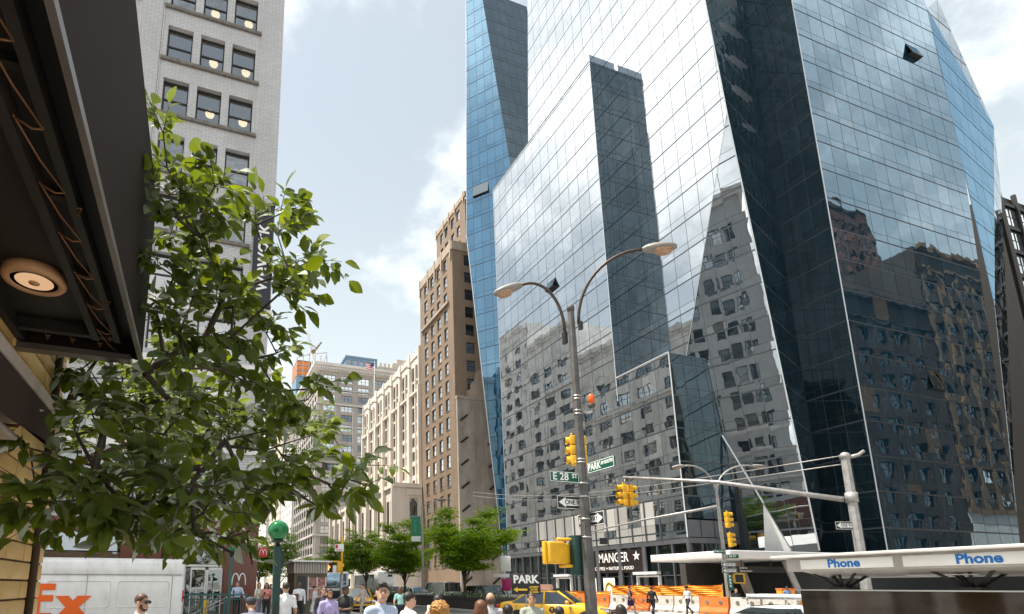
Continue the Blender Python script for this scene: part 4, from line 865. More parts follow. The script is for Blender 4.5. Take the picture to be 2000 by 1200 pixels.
# ------------------------------------------------------------------ the near street tree
leafmat('near_leaf', (0.032, 0.062, 0.016), (0.135, 0.19, 0.026), 0.5, 0.10)
plain('bark', (0.075, 0.058, 0.045), 0.9, var=0.35, scale=9, bump=0.4, bscale=40)
CLUSTERS = [(-0.44,3.81,4.86),(-0.43,4.12,5.0),(-0.22,3.96,5.04),(-0.27,4.2,5.06),(-0.35,4.21,4.91),(-0.35,3.65,4.26),(-0.06,3.61,4.37),(0.07,4.44,5.04),(-0.29,3.85,4.22),(-0.15,3.83,4.3),(-0.41,4.58,4.5),(-0.11,4.07,4.23),(0.36,4.42,4.79),(0.44,4.05,4.58),(0.27,4.23,4.56),(0.39,3.73,4.19),(0.05,4.23,4.06),(-0.14,4.47,4.15),(-0.31,4.11,3.92),(0.22,4.34,4.06),(0.42,4.25,4.12),(0.46,3.64,3.88),(0.71,4.3,4.35),(0.79,4.12,4.27),(0.6,3.85,3.91),(0.41,3.61,3.64),(-0.4,4.45,3.87),(-0.18,4.07,3.67),(0.03,4.32,3.83),(0.24,4.47,3.9),(0.4,4.3,3.66),(0.51,4.49,3.58),(-0.24,3.99,3.42),(-0.07,4.4,3.59),(0.12,4.04,3.46),(0.35,4.52,3.52),(-0.36,4.46,3.4),(-0.14,3.69,3.05),(0.05,3.74,3.09),(0.23,3.81,3.05),(0.53,4.53,3.26),(0.69,3.98,3.02),(0.8,4.15,3.18),(-0.4,3.88,3.85),(-0.38,4.09,3.49),(-0.41,3.96,4.7),(-0.27,3.94,4.5),(-0.07,4.18,4.18),(0.13,4.18,3.78),(-1.06,5.16,3.49),(-0.85,4.88,3.33),(-1.08,5.19,3.18),(-0.79,5.14,3.19),(-0.58,5.36,3.33),(-0.33,4.93,3.22),(-0.07,4.23,2.98),(0.19,5.2,3.27),(0.48,5.33,3.34),(0.77,5.21,3.15),(0.88,4.72,2.96),(-0.99,4.9,2.84),(-0.7,4.24,2.69),(-0.61,5.13,2.93),(-0.34,4.79,2.87),(-0.09,4.4,2.79),(0.13,4.09,2.69),(0.44,5.18,2.94),(0.7,5.34,2.9),(-0.74,4.06,2.78),(-0.72,5.07,3.41),(-0.49,4.55,3.29),(-0.37,4.19,2.82),(-0.21,4.41,2.94),(0.06,5.08,3.07),(0.29,5.21,3.13),(0.45,4.04,2.78),(-0.69,4.81,2.93),(-0.84,3.22,2.13),(-1.03,3.66,2.15),(-0.83,3.43,2.08),(-0.81,3.83,2.35),(-0.68,3.93,2.37),(-0.66,3.59,2.14),(-0.57,3.96,2.25),(-0.45,3.49,2.04),(-0.35,3.34,2.25),(-0.29,3.71,2.16),(-0.15,3.32,2.01),(-0.11,3.44,2.22),(0.02,3.59,2.1),(-0.18,3.72,1.95),(0.06,3.41,2.23),(0.15,3.33,2.07),(0.27,3.9,2.32),(0.29,3.51,2.07),(0.38,3.95,2.3),(0.48,3.9,2.39),(0.61,3.51,2.36),(0.77,3.54,2.31),(0.91,3.55,2.35),(1.07,3.6,2.32),(0.86,3.62,2.24),(0.62,3.64,2.23),(0.28,3.72,1.99),(0.25,3.95,1.85),(0.32,3.64,1.78),(0.15,3.6,1.94),(-0.11,3.8,1.89),(-0.52,3.43,2.03),(-0.36,3.49,1.92),(-0.04,3.98,2.0),(-0.42,3.64,2.12),(-0.27,3.67,2.32),(-0.65,3.24,2.13),(0.51,3.55,2.25),(0.72,3.63,2.17),(-1.06,5.18,3.67),(-1.0,5.61,3.76),(-1.03,5.18,3.23),(-0.8,5.78,3.5),(-0.65,5.6,3.53),(-0.37,5.72,3.59),(0.21,5.63,3.62),(0.56,5.43,3.48),(0.87,5.58,3.34),(1.26,6.27,3.57),(-1.33,6.3,3.37),(-1.03,5.85,3.16),(-0.59,5.42,3.22),(-0.38,6.32,3.47),(-0.24,6.31,3.4),(0.13,5.79,3.26),(0.53,5.18,3.03),(-0.51,5.49,3.89),(-0.46,5.91,3.51),(-0.3,5.29,3.29),(0.0,5.26,3.33),(0.82,6.41,3.74),(-0.89,5.37,3.25),(-1.1,5.57,2.83),(-1.01,6.21,2.95),(-1.23,6.22,2.66),(-0.86,6.27,2.86),(-0.54,5.24,2.8),(-0.51,5.77,2.6),(-0.18,5.27,2.28),(-0.31,6.56,2.81),(-0.29,5.63,2.21),(0.13,5.7,2.79),(0.23,5.97,2.48),(0.35,5.44,2.65),(0.48,5.71,2.54),(0.7,5.85,2.9),(0.97,5.76,3.03),(1.13,5.18,2.81),(1.59,6.31,3.18),(1.68,5.31,2.86),(1.3,5.99,2.87),(0.38,5.33,2.08),(0.41,6.27,1.95),(0.15,6.43,2.25),(-0.27,5.36,2.18),(-0.56,5.98,2.36),(-0.66,6.17,2.6),(-0.35,5.27,2.84),(-1.09,5.43,2.65),(0.8,6.2,2.89),(1.07,5.59,2.58)]
nt_ = thing('street_tree', 'leafy street tree with big pointed leaves at the left, over the white van', 'tree', (-1.75, 6.9, 0.13)); nt_['_l'] = [-1.75, 6.9, 0.13]
rng = random.Random(11)
nodes = []   # [pos, parent, load]
def add_node(p, par): nodes.append([Vector(p), par, 0.0]); return len(nodes) - 1
k0 = add_node((-1.75, 6.9, 0.1), -1); k1 = add_node((-1.72, 6.85, 1.2), k0); k2 = add_node((-1.66, 6.75, 2.3), k1); k3 = add_node((-1.45, 6.1, 3.05), k2)
k4 = add_node((-1.16, 5.5, 3.40), k3); k5 = add_node((-.92, 5.1, 3.62), k4); k6 = add_node((-.5, 4.75, 4.0), k5); kk = add_node((-1.25, 6.3, 2.9), k2); kl = add_node((-.7, 5.75, 3.0), kk); km = add_node((-.1, 5.3, 2.95), kl); kn = add_node((.5, 5.0, 2.85), km)
ko = add_node((-1.2, 5.9, 2.6), k2); kp = add_node((-.8, 5.0, 2.5), ko); kq = add_node((-.5, 4.4, 2.45), kp); kr = add_node((0, 4.2, 2.5), kq)
ends = []
base = Vector((-1.5, 6.3, 2.8))
CLUSTERS = [c for c in CLUSTERS if c[2] < 4.9]
_bk = [(c[0] + rng.uniform(-.35, .35), c[1] + rng.uniform(.7, 1.7), c[2] + rng.uniform(-.05, .45)) for c in CLUSTERS if c[2] < 3.5 and c[0] < .3 and rng.random() < .42]
CLUSTERS = CLUSTERS + _bk
for c in sorted(CLUSTERS, key=lambda c: (Vector(c) - base).length):
    c = Vector(c); best = min(range(3, len(nodes)), key=lambda i: (nodes[i][0] - c).length + (0.12 if nodes[i][0].z > c.z + .4 else 0))
    p = nodes[best][0]; d = c - p; n = max(1, int(d.length / .3)); par = best
    for s_ in range(1, n + 1):
        t = s_ / n; q = p.lerp(c, t) + Vector((rng.uniform(-1, 1), rng.uniform(-1, 1), rng.uniform(-.3, 1.2))) * .045 * math.sin(math.pi * t) * 2
        par = add_node(q, par)
    ends.append(par)
for e in ends:
    i = e
    while i >= 0: nodes[i][2] += 1; i = nodes[i][1]
rad = [0.0022 + 0.0030 * (n[2] ** 0.60) for n in nodes]
for i in (k0, k1, k2): rad[i] = .12
tb = part('trunk', 'bark', nt_, True); tb.tube([nodes[i][0] for i in (k0, k1, k2, k3)], [.15, .12, .11, .085], 12); tb.done()
br = part('branches', 'bark', nt_, True)
for i, (p, par, ld) in enumerate(nodes):
    if par >= 0 and i not in (k1, k2): br.tube([nodes[par][0], p], [min(rad[par], rad[i] * 1.5 + .002), rad[i]], 6, cap=False)
def leaf_verts(size, curl, fold, w):
    rows = []
    for i, (t, ww_) in enumerate(((0, .06), (.18, .62), (.42, 1.0), (.68, .80), (.88, .38), (1.0, .02))):
        z = -curl * t * t * size; x = t * size; hw = ww_ * w * size
        rows.append([Vector((x, -hw, z + fold * hw)), Vector((x, 0, z)), Vector((x, hw, z + fold * hw))])
    return rows
leafs = []
def put_leaf(org, d, size):
    d = d.normalized(); side = d.cross(Vector((0, 0, 1)))
    if side.length < .1: side = Vector((1, 0, 0))
    side.normalize(); up = side.cross(d).normalized(); roll = rng.gauss(0, .55); s2 = side * math.cos(roll) + up * math.sin(roll); u2 = s2.cross(d)
    rows = leaf_verts(size, rng.uniform(.1, .55), rng.uniform(.1, .5), rng.uniform(.26, .34)); pet = d * size * .18
    if min(v.z for r in [[org + pet + d * v.x + s2 * v.y + u2 * v.z for v in r] for r in rows] for v in r) < (1.74 if org.y < 4.4 else 1.95) + .22 * rng.random() ** 2: return
    if 3.0 < org.y < 7 and abs(org.x - .130 * org.y) < .20 and 1.62 + .055 * org.y < org.z < 1.72 + .125 * org.y: return      # a gap in the foliage by the lamp globe
    if abs(org.x - .0788 * org.y) < .10 and 1.65 + .52 * org.y < org.z < 1.65 + .74 * org.y and rng.random() < .8: return      # and by the banner
    leafs.append((org, [[org + pet + d * v.x + s2 * v.y + u2 * v.z for v in r] for r in rows], org + pet))
for e in ends:
    c = nodes[e][0]; par = nodes[nodes[e][1]][0] if nodes[e][1] >= 0 else c; ax = (c - par).normalized() if (c - par).length > 0 else Vector((1, 0, 0)); far = c.y > 5.15
    for s_ in range(rng.randint(3, 4) + (1 if c.z > 3.2 else 0) if c.x < .55 or c.z > 2.9 else rng.randint(1, 2)):
        tw_d = (ax * .7 + Vector((rng.uniform(-1, 1), rng.uniform(-.8, .8), rng.uniform(-.35, .6)))).normalized(); ln = rng.uniform(.14, .26); tip = c + tw_d * ln
        if tip.z > 1.86: br.tube([c, c + tw_d * ln * .5 + Vector((0, 0, .01)), tip], [.004, .003, .002], 4, cap=False)
        for k in range(rng.randint(6, 9)):
            t = rng.uniform(.15, 1); az = rng.uniform(0, 2 * math.pi)
            ld = tw_d * .7 + Vector((math.cos(az), math.sin(az), 0)) * .8 + Vector((0, 0, rng.uniform(-.75, .25)))
            put_leaf(c + tw_d * ln * t, ld, rng.uniform(.095, .16) if c.z < 2.45 and c.y < 4.2 else rng.uniform(.065, .14))
        put_leaf(tip, tw_d + Vector((0, 0, -.3)), rng.uniform(.11, .17))
br.done()
camp = Vector((0, 0, 1.65)); leafs.sort(key=lambda l: (l[0] - camp).length - .6 * abs(l[1][2][0].z - l[1][2][2].z))
rest = MB()
for i, (o_, rows, st_) in enumerate(leafs):
    if i < 300:
        q = MB(); q.grid(rows); q.build('leaf', 'near_leaf', nt_, True)
    else: rest.grid(rows)
o = rest.build('foliage', 'near_leaf', nt_, True); o['kind'] = 'stuff'

# ------------------------------------------------------------------ restaurant front, banner, lamps in the windows
plain('granite', (0.13, 0.038, 0.022), 0.22, var=0.35, scale=14)
plain('panel_pale', (0.62, 0.68, 0.72), 0.35, var=0.05)
plain('alu', (0.62, 0.61, 0.59), 0.35, metal=0.7, var=0.1)
plain('logo_red', (0.55, 0.02, 0.025), 0.45, var=0.08); plain('banner_dark', (0.025, 0.032, 0.04), 0.7, var=0.2)
emis('pendant_glow', (1.0, 0.66, 0.36), 3.2)
plain('warm_interior', (0.16, 0.11, 0.075), 0.8, var=0.5, scale=1.2)
b = part('light_band', 'panel_pale', ww, True)
for x0, x1 in ((-7.6, -3.75), (-1.6, .35), (.5, 1.12), (-11.8, -8.2)): b.box(x0, WY - .25, 3.30, x1, WY - .1, 4.25)
b.done()
b = part('granite_pier', 'granite', ww, True)
for x0, x1 in ((1.2, 2.86), (-3.6, -1.75), (-8.1, -7.65)): b.box(x0, WY - .35, 0.1, x1, WY + .3, 4.88)
b.box(-27, WY - .3, 4.26, 2.86, WY + .2, 4.9); b.box(1.2, WY + .3, .1, 2.865, WY + 33, 4.88); b.done()
b = part('door_frame', 'alu', ww, True)
for x in (-.35, .34, .42, 1.10): b.box(x, WY - .2, .13, x + .07, WY - .1, 2.56)
b.box(-.28, WY - .2, 2.44, 1.1, WY - .1, 2.56); b.box(-1.7, WY - .18, 2.6, 1.19, WY - .1, 2.7); b.box(-.05, WY - .26, .9, .0, WY - .21, 1.5); b.box(.75, WY - .26, .9, .8, WY - .21, 1.5); b.done()
b = part('shop_window', 'sash_glass', ww, True); b.box(-1.7, WY - .14, .3, -.36, WY - .12, 2.6); b.box(-7.6, WY - .14, .8, -3.65, WY - .12, 3.25); b.box(-.27, WY - .15, .2, .34, WY - .13, 2.44); b.box(.49, WY - .15, .2, 1.1, WY - .13, 2.44); b.box(-1.7, WY - .14, 2.72, 1.19, WY - .12, 3.28); b.done()
b = part('interior', 'warm_interior', ww, True); b.box(-27, WY + 1.6, .1, 1.1, WY + 1.7, 4.8); b.box(-27, WY + .1, 4.3, 1.1, WY + 1.6, 4.4)
for x in (-6.4, -5.2, -.9, -.2, .7): b.rbox(x, WY + .6, .1, x + .35, WY + .9, 1.9, .08)
b.done()
def arches(name, mat, parent, mt, w, h, th):
    p = part(name, mat, parent, True); r_ = w / 4
    for sx in (-1, 1):
        pts = []
        for k in range(13):
            a = math.pi * k / 12; pts.append(mt @ Vector((sx * r_ + math.cos(a) * r_ * (1.0 if k not in (0, 12) else 1.02), -.01, -h / 2 + h * math.sin(a) ** .75)))
        p.tube(pts, th, 6)
    p.done()
arches('arches_emblem', 'sign_white', ww, frame((1.98, WY - .37, 1.98), (1, 0, 0), (0, -1, 0)), .66, .58, .028)
rsg = thing('red_blade_sign', 'square red restaurant sign with white double arch sticking out from the corner pier', 'sign', (3.0, WY, 3.1)); rsg['_l'] = [3.0, WY, 3.1]
b = part('board', 'logo_red', rsg, True); b.rbox(2.90, WY - .25, 3.13, 3.36, WY - .13, 3.6, .015); b.done()
arches('arches_emblem', 'sign_white', rsg, frame((3.13, WY - .265, 3.35), (1, 0, 0), (0, -1, 0)), .36, .3, .016)
bn = thing('coworking_banner', 'tall dark vertical banner with white lettering on the loft building corner', 'banner', (2.3, WY - .3, 17.2)); bn['_l'] = [2.3, WY - .3, 17.2]
b = part('cloth', 'banner_dark', bn, True); b.box(1.8, WY - .32, 17.2, 2.88, WY - .28, 23.6); b.done()
b = part('bracket', 'dark_frame', bn, True); b.box(1.7, WY - .3, 23.6, 2.95, WY - .05, 23.68); b.box(1.7, WY - .3, 17.1, 2.95, WY - .05, 17.19); b.done()
text('wework', 1.25, 'sign_white', bn, frame((2.27, WY - .33, 20.1), (1, 0, 0), (0, -1, 0)) @ Matrix.Rotation(R(-90), 4, 'Y') @ TXT, bold=.012, world=True)
lampn = 0
ordn = ('highest', 'second', 'third', 'fourth', 'fifth')
for j, zs in enumerate((35.7, 32.0, 28.3)):
    for cname, x in (('middle', -1.1), ('right', .85)):
        if j == 0 and cname == 'middle': x = -1.2
        p = thing('pendant_lamp', 'glowing round pendant lamp behind the %s window, %s row from the top of the picture' % (cname, ordn[j]), 'lamp', (x, WY + .95, zs + 1.5), group='glowing pendant lamps in the loft windows')
        q = part('globe', 'pendant_glow', p); q.lathe([(.0001, -.2), (.13, -.17), (.24, -.08), (.27, .02), (.22, .12), (.1, .18), (.0001, .19)], 18); q.done()
        q = part('cord', 'black_frame', p); q.tube([(0, 0, .19), (0, 0, 1.9)], .012, 5); q.done()
# ------------------------------------------------------------------ white delivery van
plain('van_white', (0.82, 0.82, 0.81), 0.3, var=0.05, scale=2.2, spec=0.6, grime=(0.66, 0.65, 0.63), streak=.5); plain('van_orange', (0.83, 0.13, 0.01), 0.35, var=0.05); plain('van_purple', (0.12, 0.03, 0.25), 0.35, var=0.05)
plain('rubber', (0.02, 0.02, 0.02), 0.85, var=0.3); plain('rim', (0.4, 0.4, 0.41), 0.3, metal=0.9); plain('seam', (0.12, 0.12, 0.12), 0.6)
plain('tail_red', (0.5, 0.02, 0.02), 0.2); clear_glass('car_glass', (0.35, 0.42, 0.42), 0.16, 0.55, 0.004); mirror_glass('dark_car_glass', (0.8, 0.9, 0.95), (0.01, 0.012, 0.013), 0.12, 0.8, 0.004)
def wheel(parent, x, y, r, w, side):
    o = part('wheel', 'rubber', parent); mt = Matrix.Translation((x, y, r)) @ Matrix.Rotation(R(90), 4, 'X'); o.lathe([(r * .62, -w / 2), (r * .93, -w / 2), (r, -w * .3), (r, w * .3), (r * .93, w / 2), (r * .62, w / 2)], 24, 0, mt); o = o.done()
    q = part('rim', 'rim', o); q.lathe([(.0001, -w * .42), (r * .2, -w * .45), (r * .3, -w * .3), (r * .55, -w * .36), (r * .63, -w * .46), (r * .63, w * .46), (r * .55, w * .36), (.0001, w * .42)], 20, 0, mt)
    for k in range(5): a = 2 * math.pi * k / 5; q.tube([mt @ Vector((r * .12 * math.cos(a), r * .12 * math.sin(a), -side * -w * .46)), mt @ Vector((r * .6 * math.cos(a), r * .6 * math.sin(a), -side * -w * .47))], r * .07, 5)
    q.done()
dv = thing('delivery_van', 'white high-roof delivery van with orange lettering parked behind the man in sunglasses', 'van', (-3.42, 23.0, 0))
b = part('body', ['van_white', 'seam'], dv)      # local x: rear at +2.95, side facing -y
prof = [(-1.0, .45), (-1.0, 1.2), (-.985, 1.95), (-.95, 2.06), (-.965, 2.1), (-.93, 2.42), (-.84, 2.56), (-.62, 2.63), (0, 2.645), (.62, 2.63), (.84, 2.56), (.93, 2.42), (.965, 2.1), (.95, 2.06), (.985, 1.95), (1.0, 1.2), (1.0, .45)]
rows = []
for x, sc, top in ((2.96, .90, .93), (2.95, .955, .968), (2.90, .985, .988), (2.80, 1, 1), (-1.9, 1, 1), (-2.5, .99, .93), (-3.0, .96, .75), (-3.3, .93, .50), (-3.7, .86, .44)):
    rows.append([Vector((x, y * sc, .45 + (z - .45) * top)) for y, z in prof])
b.grid([list(reversed(r)) for r in rows]); b.add(rows[0], [tuple(range(len(prof)))]); b.add(rows[-1], [tuple(reversed(range(len(prof))))])
b.done()
b = part('rain_gutter', 'seam', dv); b.box(-1.9, -1.005, 2.035, 2.88, -.975, 2.05); b.box(2.55, -1.004, .5, 2.565, -.99, 2.03); b.box(-.2, -1.004, .5, -.188, -.99, 2.03); b.done()
def press(x0, x1, z0, z1, y, mat='van_white'):
    p = part('pressed_panel', mat, dv); p.rbox(x0, y - .012, z0, x1, y + .02, z1, .009, seg=2)
    p.done()
for x0, x1 in ((.78, 2.45), (-1.4, .55)):
    q = part('pressed_panel', 'van_white', dv)
    for a in range(2):
        pass
    loop = []; r_ = .1
    for cx_, cz_, a0 in ((x1 - r_, 1.82 - r_, 0), (x0 + r_, 1.82 - r_, 90), (x0 + r_, .92 + r_, 180), (x1 - r_, .92 + r_, 270)):
        for k in range(5): a = R(a0 + 22.5 * k); loop.append(Vector((cx_ + r_ * math.cos(a), -1.0, cz_ + r_ * math.sin(a))))
    loop.append(loop[0]); q.tube(loop, .016, 6, cap=False); q.done()
b = part('tail_lamp', 'tail_red', dv); b.rbox(2.9, -.98, 2.48, 2.99, -.85, 2.56, .01); b.rbox(2.93, -.99, 1.1, 2.975, -.86, 1.5, .01); b.done()
b = part('door_hinge', 'black_frame', dv); b.rbox(2.94, -1.02, 1.2, 3.05, -.93, 1.28, .01); b.done()
lt = part('lettering', ['van_orange', 'van_purple'], dv)      # block letters E and x
def lpoly(pts, mi=0): lt.prism(pts, -1.03, -1.022, mi)
ex, ez, eh = -1.73, .55, 1.18
lpoly([(ex, ez), (ex + .20, ez), (ex + .20, ez + eh), (ex, ez + eh)])
for z0 in (ez + eh - .21, ez + eh - .59, ez + .0): lpoly([(ex + .20, z0), (ex + (.60 if z0 > 1.2 else (.56 if z0 > .9 else .62)), z0), (ex + (.60 if z0 > 1.2 else .56), z0 + .21), (ex + .20, z0 + .21)])
xx, xh = ex + .62, .77; cxm = xx + .54; czm = ez + xh * .5
lpoly([(xx, ez + xh), (xx + .40, ez + xh), (cxm, czm + .23), (xx + .68, ez + xh), (xx + 1.10, ez + xh), (cxm + .2, czm), (xx + 1.10, ez), (xx + .68, ez), (cxm, czm - .23), (xx + .40, ez), (xx, ez), (cxm - .2, czm)])
lt.done()
text('Fed', 1.55, 'van_purple', dv, Matrix.Translation((-2.75, -1.024, 1.1)) @ TXT, bold=.03)
for x in (2.2, -2.6):
    for y, s_ in ((-.86, -1), (.86, 1)): wheel(dv, x, y, .36, .24, s_)
# ------------------------------------------------------------------ subway stair heads
plain('subway_green', (0.005, 0.042, 0.036), 0.45, var=0.2); plain('subway_teal', (0.03, 0.115, 0.115), 0.5, var=0.25)
m_, t_, o_ = newmat('globe_green'); b_ = nd(t_, 'ShaderNodeBsdfPrincipled', i_Roughness=.12); b_.inputs['Base Color'].default_value = (0.005, 0.15, 0.045, 1); b_.inputs['Transmission Weight'].default_value = 0.0; b_.inputs['Subsurface Weight'].default_value = .3; t_.links.new(b_.outputs[0], o_.inputs[0])
def globe_lamp(label, x, y, zg, r, pw, mat):
    o = thing('subway_globe_lamp', label, 'lamp', (x, y, .13)); h = zg - .13
    b = part('post', mat, o); b.box(-pw / 2, -pw / 2, 0, pw / 2, pw / 2, h - r * 1.55); b.box(-pw * .62, -pw * .62, h - r * 1.9, pw * .62, pw * .62, h - r * 1.78); b.box(-pw * .7, -pw * .7, 0, pw * .7, pw * .7, .25); b.done()
    b = part('neck', 'black_frame', o); b.lathe([(pw * .3, h - r * 1.55), (pw * .3, h - r * 1.15), (r * .62, h - r * 1.1), (r * .62, h - r * .95), (r * .3, h - r * .9)], 16); b.done()
    b = part('globe', 'globe_green', o); b.lathe([(max(r * math.sin(a), .0001), h - r * math.cos(a)) for a in [math.pi * k / 18 for k in range(19)]], 32); b.done(); return o
g1 = globe_lamp('green globe lamp on a dark green square post, nearer and larger of the two', 1.42, 10.9, 2.70, .2, .135, 'subway_green')
b = part('junction_box', 'black_frame', g1); b.box(.07, -.06, 1.9, .13, .06, 2.1); b.box(.08, -.04, 2.1, .12, .04, 2.18); b.done()
b = part('sticker', 'ink_black', g1); b.box(-.045, -.0705, .95, .045, -.0685, 1.2); b.done()
globe_lamp('green globe lamp half hidden in the leaves in front of the red granite pier', 1.36, 26.0, 3.2, .19, .13, 'subway_teal')
rl = thing('subway_stair_railing', 'teal railing around the far subway stairs in front of the restaurant', 'railing', (.9, 26, .13)); rl['_l'] = [.9, 26, .13]
b = part('top_rail', 'subway_teal', rl, True); b.box(-1.6, 25.96, 1.24, 2.15, 26.04, 1.30); b.box(2.09, 26.04, 1.24, 2.15, 28.6, 1.30); b.box(-1.6, 28.54, 1.24, 2.09, 28.6, 1.30); b.done()
for x in (-1.6, -.7, .25, 1.2, 2.1): b = part('post', 'subway_teal', rl, True); b.box(x - .035, 25.965, .12, x + .035, 26.035, 1.24); b.done()
bal = part('baluster', 'subway_teal', rl, True)
for k in range(30): x = -1.5 + k * .12; bal.box(x - .012, 25.985, .2, x + .012, 26.015, 1.1)
bal.box(-1.6, 25.98, 1.06, 2.1, 26.02, 1.10); bal.box(-1.6, 25.98, .2, 2.1, 26.02, .24); o = bal.done(); o['kind'] = 'stuff'
b = part('stair_handrail', 'alu', rl, True); b.tube([(-.3, 26.5, .35), (1.3, 26.5, 1.15), (1.6, 26.5, 1.15)], .025, 8); b.tube([(-.3, 26.5, .2), (1.3, 26.5, 1.0)], .02, 8); b.done()
wf = thing('wet_floor_sign', 'small yellow wet floor board behind the teal railing', 'sign', (.35, 26.9, .13)); b = part('front_board', 'poster_yellow', wf); b.hexa([Vector(p) for p in ((-.16, -.16, 0), (.16, -.16, 0), (.16, -.14, 0), (-.16, -.14, 0), (-.12, -.02, .95), (.12, -.02, .95), (.12, 0, .95), (-.12, 0, .95))]); b.done()
b = part('back_board', 'poster_yellow', wf); b.hexa([Vector(p) for p in ((-.16, .14, 0), (.16, .14, 0), (.16, .16, 0), (-.16, .16, 0), (-.12, 0, .95), (.12, 0, .95), (.12, .02, .95), (-.12, .02, .95))]); b.done()
ns = thing('parking_sign', 'red and white parking sign on a green post behind the van', 'sign', (-3.9, 24.6, .13)); b = part('post', 'subway_green', ns); b.box(-.03, -.03, 0, .03, .03, 3.5); b.done()
b = part('plate', 'logo_red', ns); b.rbox(.0, -.06, 2.98, .52, -.04, 3.32, .008); b.done(); b = part('white_stripe', 'sign_white', ns); b.box(.05, -.064, 3.03, .47, -.061, 3.07); b.box(.27, -.064, 3.17, .46, -.061, 3.27); b.done()

# ------------------------------------------------------------------ street lamps, signals and signs on the near corner
plain('pole_grey', (0.12, 0.115, 0.11), 0.6, metal=0.2, var=0.3, scale=5, grime=(0.055, 0.052, 0.05), bump=0.05); plain('pole_light', (0.42, 0.41, 0.40), 0.5, metal=0.4, var=0.25, scale=5, grime=(0.25, 0.24, 0.23))
plain('arm_brown', (0.055, 0.038, 0.026), 0.5, metal=0.5, var=0.35, scale=8); plain('lamp_grey', (0.22, 0.205, 0.19), 0.5, var=0.2, scale=8); plain('lamp_lens', (0.35, 0.22, 0.14), 0.15, var=0.35, scale=25)
plain('signal_yellow', (0.75, 0.40, 0.015), 0.42, var=0.15, scale=4); plain('sign_green', (0.0, 0.085, 0.055), 0.4, var=0.08); plain('beacon_orange', (0.72, 0.12, 0.01), 0.3, var=0.2, scale=20)
emis('hand_red', (1.0, 0.23, 0.05), 3.0); plain('signal_black', (0.015, 0.015, 0.015), 0.6)
def cobra(p, base, d, reach, rise, rad=.045, n=14):     # curved arm: up from the pole then over
    base = Vector(base); d = Vector((d[0], d[1], 0)).normalized(); pts = []
    for k in range(n + 1):
        a = math.pi * .5 * k / n * 1.12; pts.append(base + d * (.1 + reach * (1 - math.cos(min(a, 2)))) / 1.0 + Vector((0, 0, rise * math.sin(a))))
    p.tube(pts, rad, 8); return pts[-1], (pts[-1] - pts[-2]).normalized()
def lamp_head(parent, pos, d, s_=1.0, world=True, mats=('lamp_grey', 'lamp_lens')):
    d = Vector(d); h = Vector((d.x, d.y, 0)).normalized(); sd = Vector((0, 0, 1)).cross(h); pos = Vector(pos)
    m = Matrix.Identity(4)
    for i in range(3): m[i][0] = d.normalized()[i]; m[i][1] = sd[i]; m[i][2] = d.normalized().cross(sd)[i]; m[i][3] = pos[i]
    b = part('lamp_head', mats[0], parent, world); rows = []
    for x, w, zt, zb in ((-.02, .06, .05, -.05), (.08, .12, .10, -.07), (.22, .155, .12, -.085), (.45, .165, .115, -.08), (.62, .13, .09, -.06), (.70, .05, .04, -.02)):
        rows.append([m @ Vector((x * s_, w * s_ * math.cos(a), (zt if math.sin(a) > 0 else -zb) * s_ * math.sin(a))) for a in [2 * math.pi * k / 12 for k in range(12)]])
    b.grid(rows, closed=True); b.add(rows[0], [tuple(reversed(range(12)))]); b.add(rows[-1], [tuple(range(12))]); lh = b.done()
    b = part('lens', mats[1], lh, False)
    rows = [[m @ Vector((.42 * s_ + r_ * 1.35 * s_ * math.cos(a), r_ * s_ * math.sin(a), z * s_)) for a in [2 * math.pi * k / 16 for k in range(16)]] for r_, z in ((.15, -.05), (.145, -.09), (.11, -.135), (.05, -.16), (.001, -.163))]
    b.grid(rows, closed=True); b.done()
lp = thing('corner_lamp_post', 'grey two-armed street lamp post carrying the street name signs', 'street lamp', (8.03, 10.22, .13)); lp['_l'] = [8.03, 10.22, .13]
b = part('pole', 'pole_grey', lp, True); b.tube([(8.03, 10.22, .13), (8.03, 10.22, 8.15)], [.135, .07], 8, smooth=False); b.tube([(8.03, 10.22, .13), (8.03, 10.22, .75)], [.2, .16], 8, smooth=False); b.lathe([(.085, 0), (.085, .1), (.05, .14), (.0001, .15)], 12, 0, Matrix.Translation((8.03, 10.22, 8.1))); b.done()
b = part('band_clamp', 'brushed_steel', lp, True)
for z in (5.95, 5.88, 5.6, 5.52, 4.45, 4.38, 3.9, 3.6, 3.1, 2.7): b.lathe([(.098 + .008 * (6 - z), -.012), (.10 + .008 * (6 - z), 0), (.098 + .008 * (6 - z), .012)], 12, 0, Matrix.Translation((8.03, 10.22, z)))
b.done()
for d, base, reach, rise, lab in (((1.5, -1.37), (8.06, 10.17, 7.72), 1.28, 1.58, 'arm'), ((-1.1, .78), (7.98, 10.27, 7.62), .80, 1.36, 'arm')):
    b = part('arm', 'arm_brown', lp, True); e, ed = cobra(b, base, d, reach, rise, .036); b.done(); lamp_head(lp, e, ed + Vector((0, 0, .0)), 1.0)
b = part('junction_box', 'black_frame', lp, True); b.box(7.88, 10.3, 7.3, 7.95, 10.42, 7.6); b.box(8.1, 10.0, 7.55, 8.17, 10.08, 7.75); b.done()
bc = thing('amber_beacon', 'orange dome beacon on a bent bracket of the corner lamp post', 'lamp', (8.27, 10.03, 5.55)); b = part('bracket', 'pole_light', bc); b.tube([(-.17, .12, .02), (-.08, .05, -.03), (-.01, 0, -.01), (0, 0, .1)], .028, 8); b.done()
b = part('collar', 'pole_grey', bc); b.lathe([(.04, .08), (.085, .13), (.09, .17), (.06, .19)], 16); b.done(); b = part('dome', 'beacon_orange', bc); b.lathe([(.072, .18), (.076, .3), (.07, .37), (.045, .41), (.0001, .42)], 20); b.done()
